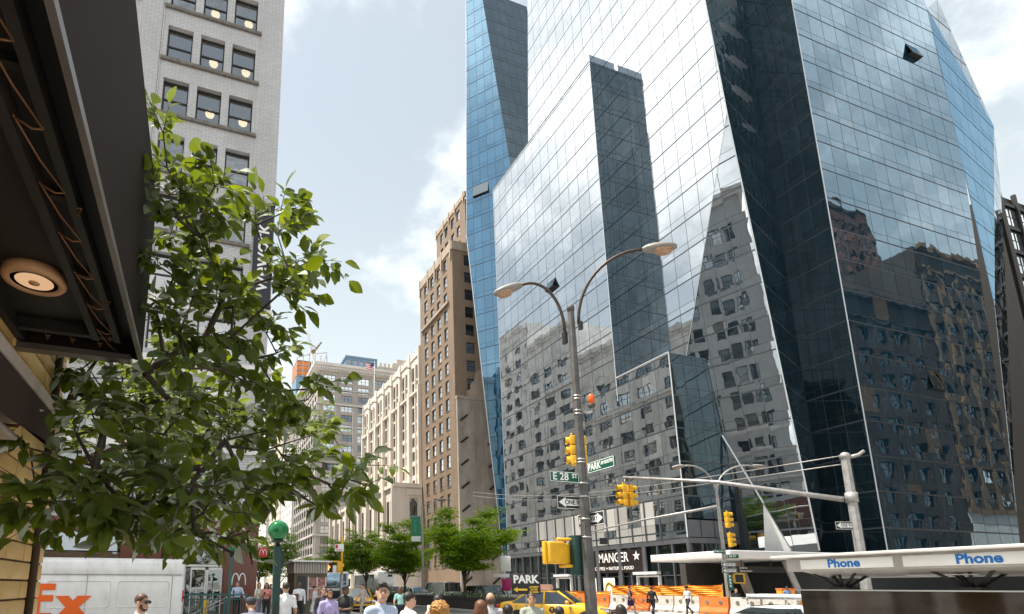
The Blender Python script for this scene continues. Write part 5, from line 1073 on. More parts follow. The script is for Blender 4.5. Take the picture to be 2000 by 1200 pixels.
def signal_head(label, loc, rz, n=3, s_=1.0, hood=.33, group=None):
    o = thing('traffic_signal', label, 'traffic light', loc, rz, group); h = .35 * n * s_
    b = part('housing', 'signal_yellow', o); 
    for k in range(n): b.rbox(-.11 * s_, -.17 * s_, h / 2 - .35 * s_ * (k + 1) + .006, .09 * s_, .17 * s_, h / 2 - .35 * s_ * k - .006, .03 * s_)
    b.tube([(0, 0, h / 2), (0, 0, h / 2 + .1 * s_)], .03 * s_, 6); b.done()
    for k in range(n):
        zc = h / 2 - .35 * s_ * (k + .5); vz = part('visor', 'signal_yellow', o); q = []
        for i, x in enumerate((.085, .085 + (hood - .085) * .5, hood)):
            q.append([Vector((x * s_, .145 * s_ * math.cos(a) * (1 - .04 * i), zc + .145 * s_ * math.sin(a))) for a in [R(-40 - (0 if i == 0 else 0)) + R(260) * t / 14 for t in range(15)]])
        vz.grid(q); vz.done(); ln = part('lens', 'signal_black', o); ln.lathe([(.14 * s_, .0), (.1 * s_, .03 * s_), (.0001, .045 * s_)], 16, 0, Matrix.Translation((.09 * s_, 0, zc)) @ Matrix.Rotation(R(90), 4, 'Y')); ln.done()
    return o
signal_head('yellow traffic signal on the left of the corner lamp post, hoods to the left', (7.97, 10.42, 4.70), R(150), s_=.66, hood=.22)
signal_head('yellow traffic signal on the right of the corner lamp post, seen from behind', (8.17, 10.36, 4.70), R(58), s_=.66, hood=.22)
def plate(name, label, loc, rz, w, h, bg, txt=None, tcol='sign_white', size=.1, border=None, cat='sign', off=0.0, bold=.004, sx=1.0, txt2=None):
    o = thing(name, label, cat, loc, rz); b = part('plate', bg, o); b.rbox(-w / 2, -.008, -h / 2, w / 2, .008, h / 2, .007, seg=2); b.done()
    if border:
        q = part('border', border, o); t = .012
        for x0, z0, x1, z1 in ((-w / 2 + .012, h / 2 - .012 - t, w / 2 - .012, h / 2 - .012), (-w / 2 + .012, -h / 2 + .012, w / 2 - .012, -h / 2 + .012 + t), (-w / 2 + .012, -h / 2 + .024, -w / 2 + .012 + t, h / 2 - .024), (w / 2 - .012 - t, -h / 2 + .024, w / 2 - .012, h / 2 - .024)): q.box(x0, -.0105, z0, x1, -.0085, z1)
        q.done()
    for tx, dx, dz, sz in (txt or []): text(tx, sz, tcol, o, Matrix.Translation((dx, -.0095, dz)) @ TXT, bold=bold, sx=sx, ext=.001)
    return o
plate('street_name_sign', 'green street name sign reading E 28 ST left of the lamp post', (7.55, 10.22, 4.02), 0, .78, .25, 'sign_green', [('E 28', -.10, 0, .235), ('ST', .27, .03, .13)], border='sign_white')
plate('street_name_sign', 'green street name sign reading PARK AV SOUTH right of the lamp post', (8.09, 9.66, 4.22), R(-90), .86, .25, 'sign_green', [('PARK', -.20, 0, .215), ('AV SOUTH', .20, .03, .098)], border='sign_white', sx=.78)
def one_way(label, loc, rz, s_=1.0, right=False, w=.90, h=.31):
    o = plate('one_way_sign', label, loc, rz, w * s_, h * s_, 'signal_black', border='sign_white'); a = part('arrow', 'sign_white', o); f = -1 if not right else 1
    pts = [(-.40, .0), (-.22, .115), (-.22, .075), (.39, .075), (.39, -.075), (-.22, -.075), (-.22, -.115)]; pts = [((-x if right else x) * s_, z * s_) for x, z in pts]
    if right: pts = pts[::-1]
    a.prism(pts, -.0125, -.0105); a.done(); text('ONE WAY', .15 * s_, 'ink_black', o, Matrix.Translation(((.06 if not right else -.06) * s_, -.0132, 0)) @ TXT, bold=.004 * s_, sx=.85, ext=.0008); return o
one_way('black and white ONE WAY sign on the lamp post, upper, arrow pointing left', (7.87, 10.37, 3.48), 0)
one_way('black and white ONE WAY sign on the lamp post, lower, arrow pointing right', (8.17, 10.2, 3.10), R(-90), right=True)
ps_ = thing('pedestrian_signal', 'yellow pedestrian signal seen from behind on the left of the corner lamp post', 'traffic light', (7.42, 10.45, 2.36), R(10))
b = part('housing', 'signal_yellow', ps_); b.rbox(-.30, -.09, -.24, .16, .12, .24, .04); b.rbox(-.36, .0, -.25, -.29, .1, .25, .02); b.done()
b = part('second_housing', 'signal_yellow', ps_); b.rbox(.17, -.03, -.24, .38, .15, .22, .05); b.done()
b = part('bracket_arm', 'signal_yellow', ps_); b.tube([(.0, 0, .30), (.62, -.12, .30)], .035, 8); b.tube([(.05, 0, -.29), (.62, -.12, -.27)], .035, 8); b.tube([(.2, 0, .22), (.2, 0, .32)], .03, 8); b.tube([(.2, 0, -.22), (.2, 0, -.3)], .03, 8); b.done()
cbx = thing('signal_control_box', 'dark green signal control box strapped to the corner lamp post', 'box', (7.9, 10.38, 2.3)); b = part('case', 'subway_green', cbx); b.rbox(-.12, -.08, -.42, .32, .14, .45, .015); b.done(); b = part('door_handle', 'black_frame', cbx); b.box(-.02, -.1, -.05, .02, -.081, .06); b.done()
bs = thing('bus_stop_plate', 'small black bus plate at the right of the corner lamp post', 'sign', (8.42, 10.15, 2.62)); b = part('plate', 'signal_black', bs); b.rbox(-.1, -.01, -.07, .1, .01, .07, .005); b.done()
# mast arm pole on the right
mp2 = thing('mast_arm_pole', 'pale grey octagonal pole with a long mast arm on the right', 'pole', (22.3, 13.5, 0)); mp2['_l'] = [22.3, 13.5, 0]
b = part('pole', 'pole_light', mp2, True); b.tube([(22.3, 13.5, 0), (22.3, 13.5, 6.35)], [.175, .14], 8, smooth=False); b.lathe([(.17, 0), (.17, .14), (.10, .22), (.0001, .25)], 10, 0, Matrix.Translation((22.3, 13.5, 6.25))); b.done()
b = part('mast_arm', 'pole_light', mp2, True); b.tube([(22.2, 13.7, 4.75), (20.5, 17.4, 5.95), (18.85, 21.0, 6.72)], [.1, .08, .055], 8); b.done()
b = part('clamp', 'pole_light', mp2, True); b.lathe([(.195, 0), (.195, .36)], 10, 0, Matrix.Translation((22.3, 13.5, 4.62))); b.tube([(22.4, 13.4, 6.3), (22.62, 13.25, 6.36), (22.8, 13.15, 6.5)], .06, 8); b.done()
for k, dz in enumerate((0, .45)):
    cbl = thing('overhead_cable', 'thin overhead cable from the mast arm pole across the avenue, %s of the two' % ('lower' if k == 0 else 'upper'), 'cable', (22.2, 13.6, 6.0 + dz)); cbl['_l'] = [22.2, 13.6, 6.0 + dz]
    b = part('wire', 'pole_light', cbl, True); a, e = Vector((22.2, 13.6, 6.05 + dz * .7)), Vector((31.0, 60, 12.4 + dz)); b.tube([a.lerp(e, t) - Vector((0, 0, .9 * math.sin(math.pi * t))) for t in [i / 16 for i in range(17)]], .022, 5); b.done()
one_way('small ONE WAY sign on the pale mast arm pole at the right, arrow left', (21.95, 13.6, 3.78), R(-15), s_=.95)
for dx, rz, lb in ((-.18, R(165), 'left'), (.2, R(-5), 'right')):
    s_o = signal_head('yellow traffic signal hanging at the tip of the mast arm, hoods facing %s' % lb, (18.95 + dx, 21.0, 5.85), rz, s_=.98)
hg = part('hanger', 'pole_light', mp2, True); hg.tube([(18.88, 20.95, 6.65), (18.85, 20.98, 6.35)], .03, 6); hg.tube([(18.98, 20.8, 6.66), (19.1, 20.95, 6.35)], .03, 6); hg.done()
# far corner lamp post with signals
fp = thing('far_lamp_post', 'slim two-armed lamp post with two signals in front of the dark podium wall', 'street lamp', (30.95, 26.4, .13)); fp['_l'] = [30.95, 26.4, .13]
b = part('pole', 'pole_light', fp, True); b.tube([(30.95, 26.4, .13), (30.95, 26.4, 8.0)], [.15, .08], 8, smooth=False); b.done()
for d, rch in (((-1.6, .55), 1.5), ((2.1, -.75), 2.0)):
    b = part('arm', 'pole_light', fp, True); e, ed = cobra(b, (30.95, 26.4, 7.7), d, rch, 1.55, .05); b.done(); lamp_head(fp, e, ed, 1.15, mats=('lamp_grey', 'lamp_lens'))
b = part('mast_arm', 'pole_light', fp, True); b.tube([(31.0, 26.4, 6.62), (30.3, 32, 6.35), (29.6, 37.4, 5.9)], [.09, .075, .05], 8); b.done()
signal_head('yellow traffic signal on the far lamp post, upper of the two', (31.1, 26.0, 5.7), R(-20), s_=.95); signal_head('yellow traffic signal on the far lamp post, lower of the two', (31.15, 26.0, 4.45), R(-20), s_=.85)
plate('street_name_sign', 'small green street sign high on the far lamp post, left side', (30.5, 26.3, 3.75), R(-10), .8, .24, 'sign_green', [('PARK AV S', 0, 0, .15)]); plate('street_name_sign', 'small green street sign on the far lamp post, right side', (31.3, 26.2, 3.45), R(-40), .8, .24, 'sign_green', [('E 28 ST', 0, 0, .17)])
one_way('upper of two small ONE WAY signs on the far lamp post', (31.0, 26.2, 2.95), R(-20), s_=1.0); one_way('lower of two small ONE WAY signs on the far lamp post', (31.0, 26.2, 2.58), R(-20), s_=1.0)
plate('parking_banner', 'vertical dark green PARK banner wrapped on the far lamp post', (30.93, 26.15, 1.85), R(-30), .3, .95, 'sign_green', [(c_, 0, .36 - .19 * i, .2) for i, c_ in enumerate('PARK')])
pb_ = thing('pedestrian_signal', 'yellow pedestrian signal frame on the far lamp post beside the subway sign', 'traffic light', (31.6, 26.1, 2.1), R(-30)); b = part('housing', 'signal_yellow', pb_); b.rbox(-.3, -.1, -.3, .3, -.05, -.24, .01); b.rbox(-.3, -.1, .24, .3, -.05, .3, .01); b.rbox(.24, -.1, -.24, .3, .12, .24, .01); b.rbox(-.3, -.1, -.24, -.24, .12, .24, .01); b.done(); b = part('screen', 'signal_black', pb_); b.box(-.24, 0, -.24, .24, .1, .24); b.done()
# ------------------------------------------------------------------ phone kiosk
plain('kiosk_grey', (0.46, 0.44, 0.42), 0.5, var=0.1, scale=4, grime=(0.30, 0.28, 0.26), streak=.2); plain('kiosk_light', (0.64, 0.62, 0.60), 0.4, var=0.1, scale=3, grime=(0.45, 0.43, 0.41)); plain('phone_blue', (0.005, 0.16, 0.50), 0.45, var=0.05); plain('kiosk_dark', (0.03, 0.028, 0.027), 0.5)
plain('dark_steel', (0.10, 0.085, 0.075), 0.22, metal=0.95, var=0.25, scale=1.2, streak=6)
kx = 8.0
ki = thing('phone_kiosk', 'steel pay phone shelter with flat roof and blue Phone lettering at lower right', 'phone booth', (8.4, 3.4, .13)); ki['_l'] = [8.4, 3.4, .13]
b = part('roof', 'kiosk_light', ki, True); b.rbox(7.9, .6, 2.035, 9.2, 5.98, 2.075, .01); b.done()
b = part('fascia', 'kiosk_grey', ki, True); b.box(8.0, .7, 1.85, 8.06, 5.82, 2.03); b.box(8.06, 5.76, 1.85, 9.1, 5.82, 2.03); b.done()
for y0, y1, yt in ((5.62, 4.50, 5.06), (4.40, 2.7, 3.70), (2.6, 1.2, 1.9)):
    b = part('name_panel', 'sign_white', ki, True); b.rbox(7.985, y1, 1.875, 8.002, y0, 2.005, .004, seg=1); b.done()
    text('Phone', .148, 'phone_blue', ki, frame((7.983, yt, 1.94), (0, -1, 0), (-1, 0, 0)) @ TXT, bold=.0055, world=True, ext=.001, name='phone_lettering', sx=1.05)
b = part('soffit', 'kiosk_grey', ki, True); rows = [[Vector((8.06 + 1.0 * t, y, 1.86 - .10 * math.sin(math.pi * t * .55))) for t in [i / 8 for i in range(9)]] for y in (.75, 5.7)]; b.grid(rows); b.done()
b = part('light_strip', 'kiosk_light', ki, True); b.box(8.35, 3.9, 1.775, 8.45, 4.6, 1.785); b.box(8.35, 2.2, 1.775, 8.45, 3.4, 1.785); b.done()
for y in (5.4, 4.0, 2.2):
    b = part('roof_strut', 'kiosk_dark', ki, True)
    for dx, dy in ((-.1, .35), (-.1, -.3), (.3, .35), (.3, -.3), (.0, 0), (.15, .2)): b.tube([(8.45, y, 1.6), (8.4 + dx, y + dy, 1.86)], .018, 6)
    b.rbox(8.33, y - .12, 1.56, 8.6, y + .12, 1.64, .02); b.done()
b = part('steel_panel', 'dark_steel', ki, True)
n_ = 60; rows = []
for zz_ in (0.2, 1.585):
    rows.append([Vector((8.3 + .05 * math.cos((5.92 - 5.2 * i / n_) * 5.2), 5.92 - 5.2 * i / n_, zz_)) for i in range(n_ + 1)])
b.grid(rows); b.box(8.36, .7, .2, 8.75, 5.9, 1.58); b.done()
b = part('panel_cap', 'brushed_steel', ki, True); b.box(8.24, .7, 1.585, 8.8, 5.93, 1.60); b.done()
# ------------------------------------------------------------------ median: planters, trees, lamp with banner
plain('planter_dark', (0.05, 0.045, 0.04), 0.7, var=0.3, scale=3); plain('soil', (0.06, 0.045, 0.03), 0.95)
leafmat('median_leaf', (0.075, 0.17, 0.018), (0.25, 0.40, 0.045), 0.5, 0.02); leafmat('low_leaf', (0.03, 0.07, 0.018), (0.08, 0.15, 0.03), 0.3, 0.1); plain('petal', (0.6, 0.25, 0.3), 0.7, var=0.4)
def leaf_cloud(mb, pts, size, rg, flat=.5):
    for p in pts:
        s_ = size * rg.uniform(.6, 1.35); a = Vector((rg.gauss(0, 1), rg.gauss(0, 1), rg.gauss(0, flat))).normalized(); n = Vector((rg.gauss(0, .6), rg.gauss(0, .6), 1)); b_ = a.cross(n)
        if b_.length < .05: b_ = Vector((0, 1, 0))
        b_.normalize(); mb.add([p - a * s_, p - b_ * s_ * .45 + a * s_ * .1, p + a * s_, p + b_ * s_ * .45 - a * s_ * .05], [(0, 1, 2, 3)])
for k, (y0, y1, lb) in enumerate(((30.6, 43.2, 'nearest dark median planter with low greenery under the big tree'), (46.2, 58, 'second dark median planter beyond the banner lamp post'), (59.5, 84, 'third dark median planter, farthest along'))):
    pl = thing('median_planter', lb, 'planter', (18.1, (y0 + y1) / 2, .16), group='median planters'); pl['_l'] = [18.1, (y0 + y1) / 2, .16]
    b = part('box', 'planter_dark', pl, True); b.rbox(16.8, y0, .16, 19.4, y1, .86, .04); b.box(16.74, y0 - .06, .80, 19.46, y1 + .06, .92); b.done()
    b = part('soil', 'soil', pl, True); b.box(16.95, y0 + .15, .9, 19.25, y1 - .15, .945); b.done()
    rg = random.Random(k + 5); b = part('ground_cover', ['low_leaf', 'petal'], pl, True)
    leaf_cloud(b, [Vector((rg.uniform(16.9, 19.3), rg.uniform(y0 + .1, y1 - .1), .95 + abs(rg.gauss(0, .13)))) for _ in range(int((y1 - y0) * 170))], .06, rg, .8); o = b.done(); o['kind'] = 'stuff'
def zelkova(label, x, y, h, r, seed, nl=23000):
    o = thing('median_tree', label, 'tree', (x, y, .92), group='young trees along the median'); rg = random.Random(seed); o['_l'] = [x, y, .92]
    t = part('trunk', 'bark', o, True); t.tube([(x, y, .9), (x + .02, y, 1.6), (x, y + .03, 2.1)], [.13, .10, .09], 9); t.done()
    b = part('branches', 'bark', o, True); tips = []
    for k in range(13):
        az = 2 * math.pi * k / 13 + rg.uniform(-.25, .25); sp = rg.uniform(.25, 1.0); st = Vector((x, y, rg.uniform(1.7, 2.2))); e = Vector((x + math.cos(az) * r * sp * .8, y + math.sin(az) * r * sp * .8, h * (1.0 - .42 * sp ** 1.5) - rg.uniform(0.1, .7)))
        pts = [st.lerp(e, q) + Vector((math.cos(az), math.sin(az), 0)) * (-.45 * sp * math.sin(math.pi * q)) + Vector((rg.uniform(-.06, .06), rg.uniform(-.06, .06), 0)) for q in (0, .25, .5, .75, 1)]
        b.tube(pts, [.05, .04, .028, .018, .008], 5, cap=False)
        for q in range(15):
            s_ = pts[rg.randint(1, 4)].lerp(pts[rg.randint(2, 4)], rg.random()); a2 = az + rg.uniform(-1.3, 1.3); ln = rg.uniform(.5, 1.35); e2 = s_ + Vector((math.cos(a2) * ln, math.sin(a2) * ln, rg.uniform(-.15, .55) * ln)); b.tube([s_, s_.lerp(e2, .5) + Vector((0, 0, .08)), e2], [.014, .01, .004], 4, cap=False); tips.append((s_, e2))
    b.done(); L_ = part('crown', 'median_leaf', o, True); pts = []
    while len(pts) < nl:
        s_, e2 = tips[rg.randrange(len(tips))]; c = s_.lerp(e2, rg.uniform(.2, 1.15)); lay = rg.gauss(0, 1)
        for _ in range(9):
            q = c + Vector((rg.gauss(0, .34), rg.gauss(0, .34), rg.gauss(0, .10))); 
            if q.z > 2.5: pts.append(q)
    leaf_cloud(L_, pts, .125, rg, .3); L_.done(); return o
zelkova('young green tree in the nearest median planter, tallest in view', 18.15, 36.8, 8.2, 3.9, 1, 27000)
zelkova('second young green tree on the median, behind the green banner', 18.0, 48.8, 8.2, 3.4, 2)
zelkova('third young green tree on the median', 18.0, 61.4, 8.8, 3.4, 3, 18000)
zelkova('fourth young green tree on the median, half behind near leaves', 18.0, 73.8, 8.6, 3.3, 4, 14000)
zelkova('fifth and farthest young green tree on the median', 18.0, 88, 8.4, 3.0, 6, 6000)
zelkova('pavement tree behind the newsstand, on the far left kerb', 7.6, 56, 7.2, 2.8, 8, 8000)
zelkova('farther pavement tree on the left kerb beyond the newsstand', 7.4, 74, 7.6, 3.0, 9, 7000)
zelkova('tree seen beside the green globe far down the left kerb', 7.3, 96, 8.0, 3.2, 10, 6000)
plain('banner_green', (0.02, 0.20, 0.10), 0.6, var=0.1)
bl = thing('banner_lamp_post', 'slim grey median lamp post with curved arm and a green banner', 'street lamp', (18.05, 44.5, .16)); bl['_l'] = [18.05, 44.5, .16]
b = part('pole', 'pole_light', bl, True); b.tube([(18.05, 44.5, .9), (18.05, 44.5, 8.5)], [.13, .07], 8, smooth=False); b.done()
b = part('arm', 'pole_light', bl, True); b.tube([(18.05, 44.5, 8.0), (18.2, 44.44, 8.45), (18.7, 44.2, 8.8), (19.3, 43.95, 8.95)], .045, 8); b.tube([(18.1, 44.5, 7.5), (19.0, 44.1, 7.2), (20.2, 43.6, 6.8)], .02, 5); b.done(); lamp_head(bl, (19.3, 43.95, 8.95), (1.3, -.55, .12), 1.15)
b = part('footing', 'concrete', bl, True); b.rbox(17.3, 43.8, .16, 18.8, 45.2, 1.05, .08); b.rbox(17.75, 44.2, 1.05, 18.35, 44.8, 1.35, .08); b.done()
bnr = thing('street_banner', 'green street banner with a white foot hung on the median lamp post', 'banner', (17.55, 44.66, 5.4)); bnr['_l'] = [17.55, 44.66, 5.4]
Fq = frame((17.15, 44.83, 0), (.93, -.36, 0), (-.36, -.93, 0))
b = part('cloth', 'banner_green', bnr, True); b.box(0, -.012, 5.85, .82, .012, 7.55, mt=Fq); b.done(); b = part('white_foot', 'sign_white', bnr, True); b.box(0, -.014, 5.42, .82, .014, 5.84, mt=Fq); b.done()
b = part('bracket', 'pole_light', bnr, True); b.box(-.02, -.02, 7.55, .9, .02, 7.6, mt=Fq); b.box(-.02, -.02, 5.36, .9, .02, 5.41, mt=Fq); b.done()
plain('banner_print', (0.10, 0.42, 0.26), 0.6); text('years of', .34, 'banner_print', bnr, Fq @ Matrix.Translation((.32, -.02, 6.7)) @ Matrix.Rotation(R(-90), 4, 'Y') @ TXT, world=True);
# ------------------------------------------------------------------ vehicles
plain('taxi_yellow', (0.80, 0.42, 0.01), 0.25, var=0.04, scale=1.5, spec=.6); plain('car_black', (0.015, 0.016, 0.018), 0.2, var=0.1, spec=.6); plain('car_grey', (0.10, 0.105, 0.115), 0.25, var=0.1, metal=.4); plain('car_white', (0.74, 0.74, 0.74), 0.28, var=0.05); plain('chrome', (0.7, 0.7, 0.7), 0.12, metal=1.0); plain('lamp_clear', (0.75, 0.77, 0.78), 0.1, var=0.2, scale=20, metal=.5); plain('ad_peach', (0.72, 0.42, 0.33), 0.5, var=0.2, scale=5)
def car(name, label, cat, loc, rz, col, L_=4.8, W=1.82, H=1.46, kind='sedan', group=None, plate_=False):
    o = thing(name, label, cat, loc, rz, group); w = W / 2; f = L_ / 4.8
    belt = .92 * H / 1.46 if kind != 'van' else 1.15; hood = .78 if kind == 'sedan' else .95
    if kind == 'sedan': st = [(2.38, .28, .52, .70), (2.28, .22, .62, .86), (2.0, .2, .74, .95), (1.3, .2, .86, 1), (.95, .2, .93, 1), (-1.55, .2, .96, 1), (-1.75, .2, .97, 1), (-2.2, .24, .93, .95), (-2.38, .34, .78, .8)]; gh = (1.02, .30, -.95, -1.72)
    elif kind == 'suv': st = [(2.36, .34, .66, .74), (2.25, .26, .86, .9), (2.0, .24, .96, .97), (1.2, .24, 1.04, 1), (-2.2, .24, 1.06, 1), (-2.34, .3, 1.02, .96), (-2.4, .45, .85, .86)]; gh = (1.15, .55, -1.95, -2.3)
    else: st = [(2.4, .34, .66, .78), (2.3, .26, .95, .92), (2.0, .24, 1.05, .97), (1.7, .24, 1.12, 1), (-2.3, .24, 1.15, 1), (-2.4, .3, 1.12, .98)]; gh = (1.8, 1.25, -2.25, -2.38)
    if kind == 'suv': belt = 1.05
    rows = []
    for x, zl, zt, ws in st:
        a = w * ws; rows.append([Vector((x * f, y * a, z)) for y, z in ((-.85, zl), (-.99, zl + .12), (-1.0, zl + (zt - zl) * .5), (-.985, zl + (zt - zl) * .8), (-.9, zt - .02), (-.5, zt + .03), (0, zt + .045), (.5, zt + .03), (.9, zt - .02), (.985, zl + (zt - zl) * .8), (1.0, zl + (zt - zl) * .5), (.99, zl + .12), (.85, zl))])
    b = part('body', col, o); b.grid(rows); n = 13; b.add(rows[0], [tuple(reversed(range(n)))], 0); b.add(rows[-1], [tuple(range(n))], 0); b.done()
    xa, xb, xc, xd = [g_ * f for g_ in gh]; tw_ = w * .70 if kind == 'sedan' else w * .80; bw_ = w * .93; zr = H
    zbf = belt - .02; P_ = lambda x, y, z: Vector((x, y, z))
    A = [P_(xa, -bw_ * .9, zbf), P_(xa, bw_ * .9, zbf), P_(xb, tw_, zr - .06), P_(xb, -tw_, zr - .06)]; D = [P_(xd, bw_ * .88, zbf + .03), P_(xd, -bw_ * .88, zbf + .03), P_(xc, -tw_, zr - .05), P_(xc, tw_, zr - .05)]
    b = part('roof', col, o); rr_ = []
    for x, dz in ((xb + .06, -.075), (xb, -.055), (xb * .6 + xc * .4, 0), (xc, -.04), (xc - .08, -.075)): rr_.append([Vector((x, y * tw_, zr + dz - .03 * y * y - (.03 if abs(y) > .99 else 0))) for y in (-1.02, -.95, -.5, 0, .5, .95, 1.02)])
    b.grid(rr_)
    for sy in (-1, 1):      # pillars
        for (x0, z0, y0), (x1, z1, y1) in (((xa, zbf, bw_ * .92), (xb, zr - .05, tw_)), ((xd, zbf, bw_ * .9), (xc, zr - .05, tw_)), (((xa + xd) / 2 * .9 + .05, zbf, bw_), ((xb + xc) / 2 + .05, zr - .04, tw_ * 1.01))): b.tube([(x0, sy * y0, z0), (x1, sy * y1, z1)], .045, 6)
    b.done()
    gl = 'dark_car_glass'
    b = part('windscreen', gl, o); b.grid([[A[0].lerp(A[3], t), A[0].lerp(A[3], t).lerp(A[1].lerp(A[2], t), .5) + Vector((.09, 0, .03)), A[1].lerp(A[2], t)] for t in (0, .5, 1)]); b.done()
    b = part('rear_window', gl, o); b.grid([[D[0].lerp(D[3], t), D[0].lerp(D[3], t).lerp(D[1].lerp(D[2], t), .5) + Vector((-.06, 0, .03)), D[1].lerp(D[2], t)] for t in (0, .5, 1)]); b.done()
    for sy in (-1, 1):
        xm0, xm1 = (xa + xd) / 2 * .9 + .05, (xb + xc) / 2 + .05
        for p0, p1, p2, p3 in (((xa - .05, zbf), (xm0 + .05, zbf), (xm1 + .05, zr - .07), (xb - .02, zr - .07)), ((xm0 - .05, zbf), (xd + .05, zbf + .02), (xc + .03, zr - .07), (xm1 - .05, zr - .07))):
            if kind == 'van' and p0[0] < 0.5: continue
            b = part('side_window', gl, o); q = [Vector((p[0], sy * (bw_ * 1.0 if p[1] < zbf + .1 else tw_ * 1.0), p[1])) for p in (p0, p1, p2, p3)]; b.add(q if sy < 0 else q[::-1], [(0, 1, 2, 3)]); b.done()
        if kind == 'van':
            b = part('side_panel', col, o); b.add([(xm0 + .7, sy * bw_, zbf), (xd, sy * bw_ * .99, zbf), (xc, sy * tw_, zr - .05), (xm1 + .6, sy * tw_, zr - .05)], [(0, 1, 2, 3)]); b.done()
        b = part('door_seam', 'seam', o)
        for x in (xa * .85, (xa + xd) / 2, xd * .85): b.box(x - .006, sy * (w + .001) - .004, .32, x + .006, sy * (w + .001) + .002, belt - .04)
        b.done()
        b = part('mirror', col, o); b.rbox(xa - .32, sy * (w + .02) - .09 + (.09 * sy), belt - .02, xa - .18, sy * (w + .02) + .09 + (.09 * sy), belt + .12, .035); b.done()
        b = part('headlight', 'lamp_clear', o); b.rbox(2.0 * f, sy * w * .55 - .02, hood - .18, 2.36 * f, sy * w * .55 + sy * .27 + .02, hood - .03, .03, seg=2); b.done()
        b = part('tail_lamp', 'tail_red', o); b.rbox(-2.40 * f, sy * w * .82 - .12, .66, -2.28 * f, sy * w * .82 + .12, .86, .02, seg=2); b.done()
        for x in (1.45 * f, -1.42 * f): wheel(o, x, sy * (w - .1), .33, .21, sy)
    b = part('grille', 'signal_black', o); b.rbox(2.28 * f, -.5, hood - .26, 2.385 * f, .5, hood - .10, .02, seg=2); b.rbox(2.3 * f, -.7, .26, 2.40 * f, .7, .40, .02, seg=2); b.done()
    b = part('bumper_trim', 'chrome', o); b.box(2.37 * f, -.42, hood - .17, 2.392 * f, .42, hood - .15); b.done()
    return o
tx = car('yellow_taxi', 'yellow taxi with roof advertising box behind the lamp post', 'taxi', (14.9, 21.3, 0), R(-52), 'taxi_yellow', 4.85, 1.84, 1.47)
b = part('roof_light', 'signal_black', tx); b.rbox(.0, -.35, 1.46, .22, .35, 1.56, .03); b.done()
b = part('roof_advert', 'ad_peach', tx); b.prism([(-.95, 1.47), (-.1, 1.47), (-.2, 1.72), (-.85, 1.72)], -.22, .22); b.done()
for sy in (-1, 1): b = part('door_emblem', 'ink_black', tx); b.lathe([(.13, 0), (.13, .004), (.0001, .005)], 20, 0, Matrix.Translation((.1, sy * .925, .66)) @ Matrix.Rotation(R(-90 * sy * -1), 4, 'X')); b.done()
text('T', .16, 'poster_yellow', tx, Matrix.Translation((.1, -.934, .66)) @ TXT, bold=.006)
car('parked_minivan', 'white van with small rear window on the far side of the median planter', 'van', (21.2, 47.9, 0), R(90), 'car_white', 5.2, 1.95, 2.02, 'van')
car('dark_suv', 'black SUV just behind the biggest median tree', 'car', (21.3, 40.6, 0), R(90), 'car_black', 4.7, 1.86, 1.72, 'suv', 'cars beyond the median'); car('dark_car', 'dark car half hidden at the right of the median tree trunk', 'car', (24.0, 41.5, 0), R(90), 'car_black', 4.7, 1.84, 1.5, 'sedan', 'cars beyond the median')
car('white_sedan', 'white saloon car left of the white van beyond the planter', 'car', (21.2, 54.6, 0), R(90), 'car_white', 4.7, 1.82, 1.5, 'sedan', 'cars beyond the median'); car('grey_car', 'grey car behind the white saloon beyond the median', 'car', (21.3, 61, 0), R(90), 'car_grey', 4.7, 1.82, 1.6, 'suv', 'cars beyond the median'); car('grey_car', 'grey car nearest to the coach bus beyond the median', 'car', (24.4, 62.5, 0), R(90), 'car_grey', 4.6, 1.82, 1.55, 'suv', 'cars beyond the median')
car('far_taxi', 'yellow taxi farther down the left lane behind the man in black', 'taxi', (10.4, 37.5, 0), R(-95), 'taxi_yellow', 4.8, 1.82, 1.5)
bs_ = thing('coach_bus', 'white coach bus with dark side windows beyond the median trees', 'bus', (23.9, 78, 0)); bs_['_l'] = [23.9, 78, 0]
b = part('body', 'car_white', bs_, True); b.rbox(22.65, 71.8, .4, 25.15, 84, 3.62, .18); b.done(); b = part('side_window_band', 'dark_car_glass', bs_, True); b.box(22.63, 73.5, 1.75, 22.655, 83.5, 3.2); b.done(); b = part('rear_panel', 'alu', bs_, True); b.rbox(23.0, 71.76, 1.0, 24.8, 71.81, 2.0, .02); b.done()
for k in range(6): b = part('rear_grille_slat', 'seam', bs_, True); b.box(23.1, 71.74, 1.25 + k * .1, 24.7, 71.765, 1.29 + k * .1); b.done()
b = part('route_display', 'signal_black', bs_, True); b.rbox(24.1, 71.74, 2.85, 24.7, 71.81, 3.15, .02); b.done()
for sx in (22.85, 24.85): b = part('tail_lamp', 'tail_red', bs_, True); b.rbox(sx - .08, 71.74, 1.0, sx + .1, 71.81, 1.4, .02); b.done()
for y in (74.5, 81.5):
    for x, s_ in ((22.85, -1), (24.95, 1)): q = part('wheel', 'rubber', bs_, True); q.lathe([(.0001, -.15), (.3, -.15), (.48, -.13), (.5, 0), (.48, .13), (.0001, .15)], 20, 0, Matrix.Translation((x, y, .5)) @ Matrix.Rotation(R(90), 4, 'Y')); q.done()
tk = thing('delivery_truck', 'boxy white truck with big blue windscreen coming up the avenue behind the signal', 'truck', (10.1, 45, 0)); tk['_l'] = [10.1, 45, 0]
b = part('cab', 'car_white', tk, True); b.rbox(9.0, 43.0, .5, 11.2, 45.0, 2.75, .12); b.done(); b = part('cargo_box', 'car_white', tk, True); b.rbox(8.95, 45.1, .8, 11.25, 50.5, 3.3, .05); b.done()
